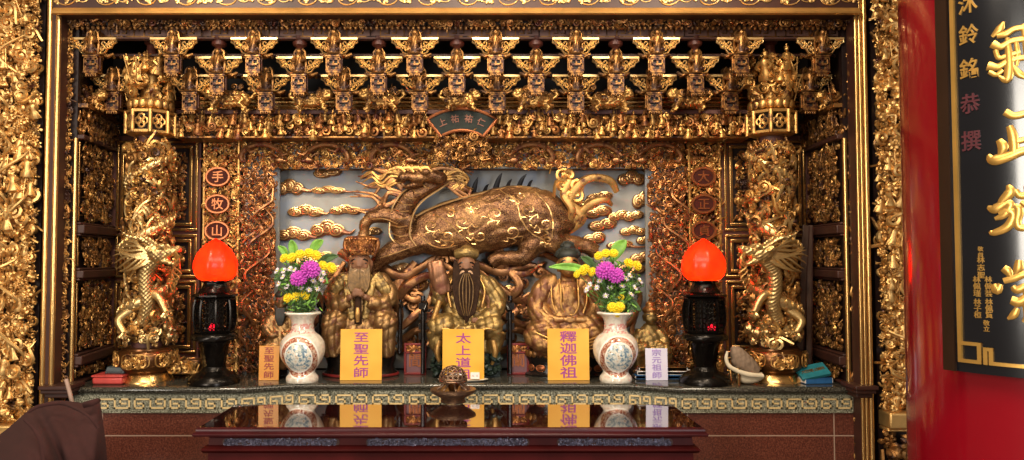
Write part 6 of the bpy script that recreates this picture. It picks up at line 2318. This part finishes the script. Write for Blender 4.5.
# padded cloth thing slumped between the right lamp and the right pillar
Y = 4.2
s = Y / 740
K = lambda px, py, d=0: np.array((W(px, 370, Y)[0], Y - d, ZP(py, Y)))
t = thing('padded_headrest', 'taupe padded cloth rest with a cream rim slumped between right lamp and bronze drum', 'cushion', K(740, 383))
m = MB()
b = bez([(729, 352, .03, 5), (734, 353, .03, 8), (741, 361, .03, 9.5), (750, 368, .03, 8), (756, 371, .03, 5)], 6)
m.tube([K(*p[:3]) for p in b], b[:, 3] * s, 14, flat=.8)
put('pad', m, M['taupe'], t, remesh=(.006, 3), fine=folds(.0015, 200, 60))
m = MB()
b = bez([(724, 350, .06, 1.2), (722.5, 357, .065, 1.8), (725, 364, .07, 2.0), (733, 369, .075, 2.2), (744, 372.5, .08, 2.6), (758, 374, .07, 2.2)], 6)
m.tube([K(*p[:3]) for p in b], b[:, 3] * s, 10)
put('cream_rim', m, M['cream_cloth'], t)
m = MB()
b = bez([(736, 374, .04, 4), (742, 377, .04, 5), (752, 376.5, .04, 5), (760, 374, .04, 3)], 6)
m.tube([K(*p[:3]) for p in b], b[:, 3] * s, 12)
put('sole', m, M['cream_cloth'], t, remesh=(.005, 2))
m = MB()
m.bb(K(734, 0)[0] - .007, K(734, 0)[0] + .007, Y - .08, Y - .066, ZT + .0005, ZP(366, Y))
m.bb(K(729, 0)[0] - .005, K(729, 0)[0] + .005, Y - .03, Y - .02, ZT + .0005, ZP(366, Y))
put('prop_leg', m, M['mould'], t, bevel=.002)

# two blue covers at the right end
Y = 4.19
s = Y / 740
c = W(814, 380, Y)
t = thing('blue_book', 'flat blue book under the teal cover at the right end of the counter', 'book', (c[0], Y, ZT), 'books at the right end')
zb = ZT + .0005
put('cover', MB().box((c[0] + .01, Y + .03, zb + .018), (28 * s, .12, .036), rotm(0, 0, .1)), M['blue_book'], t, bevel=.004)
put('pages', MB().box((c[0] + .01, Y + .03, zb + .018), (28.4 * s, .118, .026), rotm(0, 0, .1)), M['paper'], t)
R = rotm(.0, -.2, 0) @ rotm(.55, 0, 0)
pc = np.array((c[0] - .004, Y + .006, zb + .064))
t = thing('teal_book', 'teal book with gold characters tilted on the blue book beside the right pillar', 'book', pc, 'books at the right end')
put('cover', MB().merge(MB().box((0, 0, 0), (29 * s, .1, .02)), R, pc), M['teal_book'], t, bevel=.003)
for k, ch in enumerate('大悲懺法儀規'):
    g = MB().merge(glyph(ch, .024, .001), rotm(0, 0, 0) @ np.array(((1, 0, 0), (0, 0, -1), (0, 1, 0))).T, (0, 0, 0))
    # lay the character on the sloping face
    L_ = np.array(((1, 0, 0), (0, 0, 1), (0, -1, 0)))
    v = MB().merge(glyph(ch, .026, .001), np.array(((1, 0, 0), (0, 0, 1), (0, -1, 0))), ((-.055 + .022 * k), .0, .0103))
    put('gold_character', MB().merge(v, R, pc), M['mould'], t, smooth=False)

# two old boards leaning on the back panel, right of the pillar
Y = 4.36
for k, (a, b, lab, wd) in enumerate(((798.5, 809, 'left', 6.5), (808.5, 813, 'right', 5))):
    p0 = W(a, 374, 4.36); p0[2] = ZT + .002
    p1 = W(b - 3, 226, 4.42)
    d = (p1 - p0) / np.linalg.norm(p1 - p0)
    xv = np.array((1, 0, 0)) - d * d[0]; xv /= np.linalg.norm(xv)
    yv = np.cross(d, xv)
    Rm = np.stack((xv, yv, d), 1)
    L_ = np.linalg.norm(p1 - p0)
    t = thing('leaning_board', 'narrow grey-brown board leaning behind the right pillar, %s of the two' % lab, 'board', p0, 'leaning boards')
    put('board', MB().box((p0 + p1) / 2 + np.array((0, 0, .004)), (wd * 4.45 / 740, .014, L_), Rm), M['board_brown'], t, bevel=.003)
    put('edge_strip', MB().box((p0 + p1) / 2 + xv * wd * .4 * 4.45 / 740 - yv * -.001 + np.array((0, -.008, .004)), (.006, .008, L_ * .99), Rm), M['wood'], t)

# sutra books lying behind the pale card on the right
Y = 4.42
s = Y / 740
for k, (x0, x1, col, lab) in enumerate(((632, 688, 'blue_book', 'blue book at the bottom of the pile behind the lavender card'), (634, 690, 'paper', 'white-edged book in the middle of the pile behind the lavender card'), (636, 684, 'gold_dim', 'gold-edged book on top of the pile behind the lavender card'))):
    z = ZT + .0006 + k * .0235
    t = thing('sutra_book', lab, 'book', (XP((x0 + x1) / 2, 4.3), 4.3, z), 'sutra books behind the lavender card')
    put('cover', MB().box((XP((x0 + x1) / 2, 4.3) + .02, 4.375, z + .011), ((x1 - x0) * 4.3 / 740, .09, .022)), M[col], t, bevel=.003)
    put('pages', MB().box((XP((x0 + x1) / 2, 4.3) + .02, 4.374, z + .011), ((x1 - x0) * 4.3 / 740 + .002, .088, .014)), M['paper'], t)

# ------------------------------------------------------------------ little bronze censer on the table
Y = 3.93
s = Y / 740
c = W(453, 405, Y)
cx = c[0]
t = thing('bronze_censer', 'small bronze censer with openwork dome on a round dish in the middle of the table', 'censer', (cx, Y, TABLE_Z))
b0 = TABLE_Z + .0005
zz = lambda py: b0 + (408.5 - py) * s
M['censer'] = gilt('old_bronze', '#8E7058', '#4A3024', .5, .4, scale=30)
P = [(0, 0), (12, 0), (12.5, 1.5), (11, 3), (13, 5), (19, 8), (22.5, 11), (22.8, 13), (21, 13.6), (17, 12), (0, 11)]
put('dish', MB().lathe([(a * s, b0 + b * s) for a, b in P], (cx, Y, 0), 44), M['censer'], t)
zd = b0 + 11.8 * s
for k in range(8):
    a = k * PI / 4 + .2
    R_ = [(15, 0), (15.5, 2), (11, 4.5), (8.5, 8), (9, 12)]
    b = bez([(cx + q * s * math.cos(a), Y + q * s * math.sin(a), zd + h_ * s) for q, h_ in R_], 5)
    put('petal_leg', MB().tube(b, .0058, 6), M['censer'], t)
mb = MB()
zb = zd + 10.5 * s
for i in range(6):
    el = i / 6 * PI / 2 * .95
    n = max(4, int(17 * math.cos(el)))
    for k in range(n):
        a = 2 * PI * (k + .5 * (i % 2)) / n
        rr = 13.3 * s
        o = np.array((cx + rr * math.cos(el) * math.cos(a), Y + rr * math.cos(el) * math.sin(a), zb + rr * .98 * math.sin(el)))
        e1 = np.array((-math.sin(a), math.cos(a), 0)); e2 = np.array((-math.sin(el) * math.cos(a), -math.sin(el) * math.sin(a), math.cos(el)))
        ring = np.arange(8) * PI / 4
        mb.tube([o + .0125 * (e1 * math.cos(g_) + e2 * math.sin(g_)) for g_ in ring], .0036, 5, closed=True)
ring = np.arange(32) * PI / 16
for rr, z in ((13.6, zb - .006), (13.6, zb + .004)):
    mb.tube([(cx + rr * s * math.cos(g_), Y + rr * s * math.sin(g_), z) for g_ in ring], .0045, 6, closed=True, up=(0, 0, 1))
put('openwork_dome', mb, M['censer'], t)
put('inner_cup', MB().lathe([(4 * s, zd), (8 * s, zb - .01), (9 * s, zb + 2 * s), (5 * s, zb + 4 * s), (0, zb + 5 * s)], (cx, Y, 0), 20), M['bronze_base'], t)
# ------------------------------------------------------------------ red column with the black couplet board, right foreground
M['red_paint'] = plain('glossy_red_lacquer', '#8E0A1A', 0.16, 0, 0.06, 3, Coat_Weight=0.5, Coat_Roughness=0.08)
M['board_black'] = plain('glossy_black_lacquer', '#0C0F16', 0.2, 0, 0.2, 5, Coat_Weight=0.8, Coat_Roughness=0.12)
M['board_rim'] = plain('dark_brown_lacquer', '#2C1A0E', 0.3, 0, 0.2, 5)
M['raised_gold'] = plain('gilded_characters', '#E8B45C', 0.3, 0.75, 0.12, 12)
M['char_red'] = plain('dark_red_brown_characters', '#5A2A30', 0.4, 0.2, 0.15, 12)
YCL = 2.5
XC = (1044 - CX) / F * YCL
DIST = math.hypot(XC, YCL)
PHI = math.atan2(XC, YCL)
R_COL = DIST * math.sin(PHI - math.atan((902.5 - CX) / F))
t = thing('red_column', 'big glossy red round column in the right foreground behind the black board', 'column', (XC, YCL, 0))
t['kind'] = 'thing'
a = MB().lathe([(R_COL, 0.0), (R_COL, 4.4)], (XC, YCL, 0), 96)
put('shaft', a, M['red_paint'], t)
put('stone_base', MB().lathe([(0, 0.0), (R_COL + .12, 0.0), (R_COL + .13, .06), (R_COL + .1, .14), (R_COL + .03, .2), (R_COL + .001, .21)], (XC, YCL, 0), 64), M['concrete'], t)
VIEW = math.atan2(-YCL, -XC)          # direction from the column to the place one stands


def ang_of(px, R):
    """angle on a cylinder of radius R (seen from the hall) that is met at picture column px"""
    th = math.atan((px - CX) / F)
    d = np.array((math.sin(th), math.cos(th)))
    c = np.array((XC, YCL))
    b = d @ c
    disc = R * R - (c @ c - b * b)
    p = d * (b - math.sqrt(max(disc, 0))) - c
    a = math.atan2(p[1], p[0]) - VIEW
    return (a + PI) % (2 * PI) - PI


RB = R_COL + .055


def cyl(u, v, d, R=None):
    """u: angle from the board's middle direction (positive towards the left), v: height, d: height above the board"""
    r = (R or RB) + d
    return np.stack((XC + r * np.cos(VIEW - u), YCL + r * np.sin(VIEW - u), v), -1)


def U(px):
    return -ang_of(px, RB)


def VZ(px, py):
    """height on the board at a pixel"""
    u = U(px)
    p = cyl(np.array(u), np.array(0.0), 0)
    return ZP(py, p[1])


UL = U(943)
UC = U(1030)
UR = UC - (UL - UC)
ZB0, ZB1 = VZ(955, 371), VZ(955, -60)


def shell(mb, u0, u1, z0, z1, d0, d1, n=40, mat=0):
    u = np.linspace(u0, u1, n)
    v = []
    for d in (d0, d1):
        for z in (z0, z1):
            v.append(cyl(u, np.full(n, z), d))
    v = np.concatenate(v)
    f = []
    for i in range(n - 1):
        A, B, C_, D = i, n + i, 2 * n + i, 3 * n + i
        f += [(A, A + 1, B + 1, B), (C_, D, D + 1, C_ + 1), (A, C_, C_ + 1, A + 1), (B, B + 1, D + 1, D)]
    f += [(0, n, 3 * n, 2 * n), (n - 1, 3 * n - 1, 4 * n - 1, 2 * n - 1)]
    return mb.add(v, f, mat)


t = thing('couplet_board', 'curved black lacquer board with gold calligraphy and key-fret corner on the red column', 'board', cyl(np.array(UC), np.array(ZB0), 0.0))
put('board', shell(MB(), UL, UR, ZB0, ZB1, -.054, 0.0, 60), M['board_black'], t)
u1 = U(954)
mb = shell(MB(), UL, u1, ZB0, ZB1, 0.0, .012, 8)
shell(mb, UR, UC - (u1 - UC), ZB0, ZB1, 0.0, .012, 8)
put('dark_edge', mb, M['board_rim'], t)
mb = MB()
ua, ub = U(956.5), U(960.5)
lw = ua - ub
zw = VZ(962, 359.2) - VZ(962, 362.8)
zlow = VZ(962, 343)
shell(mb, ua, ub, zlow, ZB1 - .03, 0, .008, 6)
shell(mb, 2 * UC - ua, 2 * UC - ub, zlow, ZB1 - .03, 0, .008, 6)
def seg(px0, py0, px1, py1):
    a, b = U(px0), U(px1)
    za, zb = VZ(962, py0), VZ(962, py1)
    shell(mb, max(a, b) + lw * .45, min(a, b) - lw * .45, min(za, zb) - zw * .48, max(za, zb) + zw * .48, 0, .0085, 8)
X0 = 958.5
seg(X0, 343, X0 + 19, 343); seg(X0 + 19, 343, X0 + 19, 360.5); seg(X0, 343, X0, 360.5); seg(X0, 360.5, X0 + 19, 360.5)
seg(X0 + 25, 347, X0 + 25, 360.5); seg(X0 + 25, 347, X0 + 30.5, 347); seg(X0 + 30.5, 347, X0 + 30.5, 360.5)
seg(X0 + 30.5, 360.5, 1023.5, 360.5); seg(1023.5, 360.5, 1060, 360.5)
put('gold_border', mb, M['raised_gold'], t, smooth=False)


def on_board(mb_, px, py, pxs=1.0):
    """bends a flat glyph builder (x right, z up, -y out) onto the board around pixel (px, py)"""
    u, z = U(px), VZ(px, py)
    v = mb_.verts()
    mb_.v = [cyl(u - v[:, 0] / RB, z + v[:, 2], -v[:, 1])]
    return mb_


def m_at(px):
    p = cyl(np.array(U(px)), np.array(0.0), 0)
    return p[1] / 740


for (ch, py, sz, mt) in (('沐', 4, 19, 'raised_gold'), ('鈴', 35, 19, 'raised_gold'), ('銘', 69, 19, 'raised_gold'), ('恭', 104, 19, 'char_red'), ('撰', 141, 19, 'char_red')):
    s = m_at(971)
    put('small_character', on_board(MB().merge(glyph(ch, sz * s * 1.12, .004), np.diag((.86, 1, 1))), 974, py), M[mt], t, smooth=False)
for (txt, px, y0, st, sz) in (('敬獻', 977, 249, 6, 4.5), ('林志聖', 977, 260, 7.5, 6.2), ('林佩瑾', 972.5, 279.5, 7, 6.2), ('林子桓', 972.5, 302, 6.5, 6), ('林佩芸', 984, 279.5, 7, 6), ('林佩賢', 984, 302, 6.5, 6), ('敬立', 981, 323, 6, 5)):
    s = m_at(px)
    for k, ch in enumerate(txt):
        put('tiny_character', on_board(glyph(ch, sz * s * 1.15, .002), px + 3.5, y0 + k * st), M['raised_gold'], t, smooth=False)


def brush(strokes, name='brush_character'):
    mb = MB()
    for st in strokes:
        b = bez([(x, y, w) for x, y, w in st], 7)
        pts = np.array([cyl(np.array(U(x)), np.array(VZ(min(x, 1060), y)), 0.004) for x, y, w in b])
        nr = np.array([[pts[i][0] - XC, pts[i][1] - YCL, 0] for i in range(len(b))])
        nr /= np.linalg.norm(nr, axis=1)[:, None]
        mb.tube(pts, np.maximum(b[:, 2], .3) * 1.18 * m_at(1005), 8, flat=.3, up=nr)
    return put(name, mb, M['raised_gold'], t)


brush([[(1010, 22, 1), (1006, 29, 3.2), (998, 37, 1.5)], [(1003, 36, 2.5), (1012, 34, 3), (1021, 29, 2.5), (1036, 27, 2.5)], [(998, 44, 3.5), (1006, 47, 3), (1018, 41, 2.5), (1040, 38, 2.5)],
       [(1001, 50, 2), (1004, 58, 2), (1012, 56, 2), (1026, 52, 2)], [(993, 66, 4), (1003, 67, 3), (1017, 60, 2.5), (1048, 55, 2.5)], [(1013, 38, 1.5), (1014.5, 56, 3), (1014, 72, 3.4), (1011, 80, 3), (1003, 76, .8)],
       [(994, 72, 1.8), (1001, 75, 2), (1008, 70, 2)], [(1018, 66, 1.5), (1024, 74, 3), (1034, 79, 1)], [(1030, 24, 2), (1033, 50, 3), (1034, 80, 2)], [(1022, 42, 1.6), (1023, 56, 2), (1022, 66, 1)]])
brush([[(1009, 112, 3), (1018, 116, 3), (1034, 112, 3)], [(1013, 126, 2.5), (1016, 136, 3.6), (1017, 150, 3.5), (1015, 158, 3)], [(1002, 140, 2.5), (1006, 147, 4), (1003, 155, 2)], [(1016, 143, 2.2), (1026, 140, 2.5), (1038, 138, 2)],
       [(991, 155, 1.5), (996, 160, 4.4), (1010, 157, 4), (1026, 151, 3.6), (1048, 149, 2)]])
brush([[(1010, 185, 1.5), (1012, 192, 4), (1004, 201, 3.2), (1000, 206, 1.5)], [(989, 207, 1.5), (996, 209, 4), (1007, 203, 3), (1012, 205, 3), (1005, 215, 3), (996, 219, 1.5)], [(1000, 214, 2), (1010, 211, 3.5), (1014, 216, 3), (1008, 227, 3.5), (994, 233, 2.5), (991, 231, 1)],
       [(1017, 190, 2), (1023, 196, 3), (1040, 190, 3)], [(1016, 205, 2), (1020, 210, 3.5), (1018, 222, 3), (1022, 228, 3), (1040, 224, 3)], [(1022, 202, 2), (1032, 206, 3), (1044, 202, 2)], [(1028, 186, 2), (1031, 210, 3), (1030, 232, 2.5)]])
brush([[(1003, 268, 3), (1007, 271, 3.5), (1010, 276, 2)], [(1019, 260, 2.5), (1018, 268, 3.6), (1015, 274, 2)], [(993, 284, 2), (996, 290, 4), (1000, 284, 2)], [(1003, 281, 2.5), (1014, 278, 3), (1026, 274, 3), (1046, 276, 3), (1042, 284, 2)],
       [(1012, 286, 2), (1016, 290, 3.2), (1026, 286, 3), (1036, 286, 2.5)], [(1010, 300, 3.5), (1018, 302, 4), (1030, 296, 3.5), (1048, 294, 2)], [(1025, 288, 2), (1026, 302, 3.6), (1026, 316, 3), (1021, 322, 1.2)], [(1016, 308, 2), (1012, 315, 3), (1006, 319, 1)]])

# ------------------------------------------------------------------ brown cloth cover in the left foreground
def cloth():
    Y0 = 3.35
    s = Y0 / 740
    outline_top = [(-60, 470), (-30, 452), (-10, 441), (3, 432), (14, 423), (28, 411), (46, 402.5), (60, 400.5), (76, 402), (88, 403.5), (95, 401), (100, 402)]
    right = [(100, 402), (99, 409), (102, 420), (104, 430), (103.5, 445), (105, 462), (108, 500), (110, 560)]
    # front surface as a grid: rows run from the ridge down, columns across
    top = bez(outline_top, 5)
    nx, nz = 90, 46
    ux = np.linspace(0, len(top) - 1, nx)
    tx = np.interp(ux, range(len(top)), top[:, 0]); ty = np.interp(ux, range(len(top)), top[:, 1])
    V = np.zeros((nz, nx, 3))
    r = random.Random(6)
    for j in range(nz):
        v = j / (nz - 1)
        fall = v ** 1.05 * 150
        px = tx + (np.linspace(0, 1, nx) ** 3) * (6 * np.sin(v * 3)) + 4 * v * np.linspace(-1, 1, nx)
        py = ty + fall
        u = np.linspace(0, 1, nx)
        fold = .028 * np.sin(u * 17 + 2.5 * v + 1.2 * np.sin(u * 5 + v * 3)) * (0.25 + v) + .02 * np.sin(u * 7 - v * 4 + 1)
        crease = .05 * np.exp(-((px - (36 + 60 * v)) / 5.0) ** 2) + .035 * np.exp(-((px - (70 + 55 * v)) / 6.0) ** 2) * v
        d = .32 * np.sin(PI / 2 * np.clip(v * 2.3, 0, 1)) * (0.35 + .65 * np.sin(PI * np.clip(u * .9 + .08, 0, 1))) + fold - crease
        for i in range(nx):
            V[j, i] = W(px[i], min(py[i], 640), Y0 - d[i])
    V[:, :, 2] = np.maximum(V[:, :, 2], 0.012)
    B = V.copy()
    for j in range(nz):
        for i in range(nx):
            k = (Y0 + .06 + .03 * math.sin(PI * j / nz)) / B[j, i, 1]
            B[j, i, 0] *= k
            B[j, i, 1] *= k
            B[j, i, 2] = max(.012, CAMZ + (B[j, i, 2] - CAMZ) * k)
    m = MB()
    q = np.array([(j * nx + i, (j + 1) * nx + i, (j + 1) * nx + i + 1, j * nx + i + 1) for j in range(nz - 1) for i in range(nx - 1)])
    m.add(V.reshape(-1, 3), q)
    m.add(B.reshape(-1, 3), q[:, ::-1])
    n = nx * nz
    rim = [(i, i + 1, n + i + 1, n + i) for i in range(nx - 1)]
    rim += [((j + 1) * nx + nx - 1, j * nx + nx - 1, n + j * nx + nx - 1, n + (j + 1) * nx + nx - 1)[::-1] for j in range(nz - 1)]
    rim += [(j * nx, (j + 1) * nx, n + (j + 1) * nx, n + j * nx)[::-1] for j in range(nz - 1)]
    m.f.append(np.array(rim)); m.m.append((len(rim), 0))
    M['brown_cloth'] = plain('dark_maroon_brown_cloth', '#391814', 0.95, 0, 0.12, 40, 0.3, 300, )
    t = thing('draped_cloth', 'dark maroon-brown cloth cover draped over a stand at the lower left', 'cloth', (W(45, 420, Y0)[0], Y0, 0))
    put('cloth_cover', m, M['brown_cloth'], t, sharp=0)
    m = MB()
    b = bez([(84, 405, .1, 3), (92, 403, .12, 3.2), (98, 400.5, .1, 2.4), (100.5, 400, .08, 1)], 5)
    m.tube([W(x, y, Y0 - d) for x, y, d, w in b], b[:, 3] * s, 9, flat=.6)
    b = bez([(28, 412, .17, 1.4), (40, 406, .15, 1.8), (60, 403.5, .13, 1.6), (74, 408, .22, 1.4), (88, 416, .3, 1.2), (98, 428, .3, 1.6)], 6)
    m.tube([W(x, y, Y0 - d) for x, y, d, w in b], b[:, 3] * s, 8, flat=.5)
    b = bez([(24, 420, .25, 1.2), (34, 430, .3, 1.8), (41, 445, .32, 1.8), (44, 470, .33, 1.5)], 6)
    m.tube([W(x, y, Y0 - d) for x, y, d, w in b], b[:, 3] * s, 8, flat=.5)
    put('hem_fold', m, M['brown_cloth'], t)
    # wooden handle that stands up behind the cloth
    M['pale_wood'] = plain('pale_worn_wood', '#A98A78', 0.5, 0, 0.15, 20)
    b = [W(66, 379, 3.48), W(68.5, 388, 3.48), W(72, 402, 3.48), W(80, 440, 3.48), W(90, 480, 3.45)]
    b[-1] = W(96, 600, 3.45); b[-1][2] = 0.002
    put('wooden_handle', MB().tube(bez(b, 6), .0095, 10), M["pale_wood"], None, 'pale wooden handle sticking up behind the brown draped cloth', 'handle')


cloth()
# ------------------------------------------------------------------ light
def area(name, loc, target, size, size_y, power, col, spread=PI):
    l = bpy.data.lights.new(name, 'AREA')
    l.shape = 'RECTANGLE'; l.size = size; l.size_y = size_y; l.energy = power; l.color = col; l.spread = spread
    o = bpy.data.objects.new(name, l); COL.objects.link(o)
    o.location = loc
    o.rotation_euler = (Vector(target) - Vector(loc)).to_track_quat('-Z', 'Y').to_euler()
    return o


area('hall_ceiling_lamps', (-0.4, 0.6, 4.3), (0, 4.2, 1.3), 3.6, 1.2, 150, (1.0, 0.86, 0.68))
area('temple_doorway', (-3.2, -2.2, 2.4), (0, 4.2, 1.5), 1.4, 2.4, 200, (1.0, 0.92, 0.8))
area('temple_doorway_right', (2.6, -2.6, 2.4), (0.2, 4.2, 1.5), 1.2, 2.4, 130, (0.95, 0.97, 1.0))

for x in (-1.5, 0.0, 1.2):  # added small lamps out of view, for highlights on brackets, panels and column
    area('added_altar_spot', (x, 3.1, 3.35), (x * .8, 4.3, 1.5), 0.25, 0.25, 11, (1.0, 0.84, 0.62), rad(120))

w = bpy.data.worlds.new('hall')
SC.world = w
w.use_nodes = True
w.node_tree.nodes['Background'].inputs[0].default_value = (0.5, 0.36, 0.24, 1)
w.node_tree.nodes['Background'].inputs[1].default_value = 0.36

cam = bpy.data.cameras.new('camera')
cam.sensor_width = 36
cam.lens = F / 1024 * 36
cam.shift_x = (512 - CX) / 1024
cam.clip_start = 0.05
co = bpy.data.objects.new('camera', cam)
COL.objects.link(co)
co.location = (0, 0, CAMZ)
co.rotation_euler = (PI / 2 + PITCH, 0, 0)
SC.camera = co
vs = SC.view_settings
vs.view_transform = 'Standard'
vs.look = 'None'
vs.gamma = 1
vs.use_curve_mapping = False
vs.exposure = 0.0
SC.cycles.max_bounces = 8
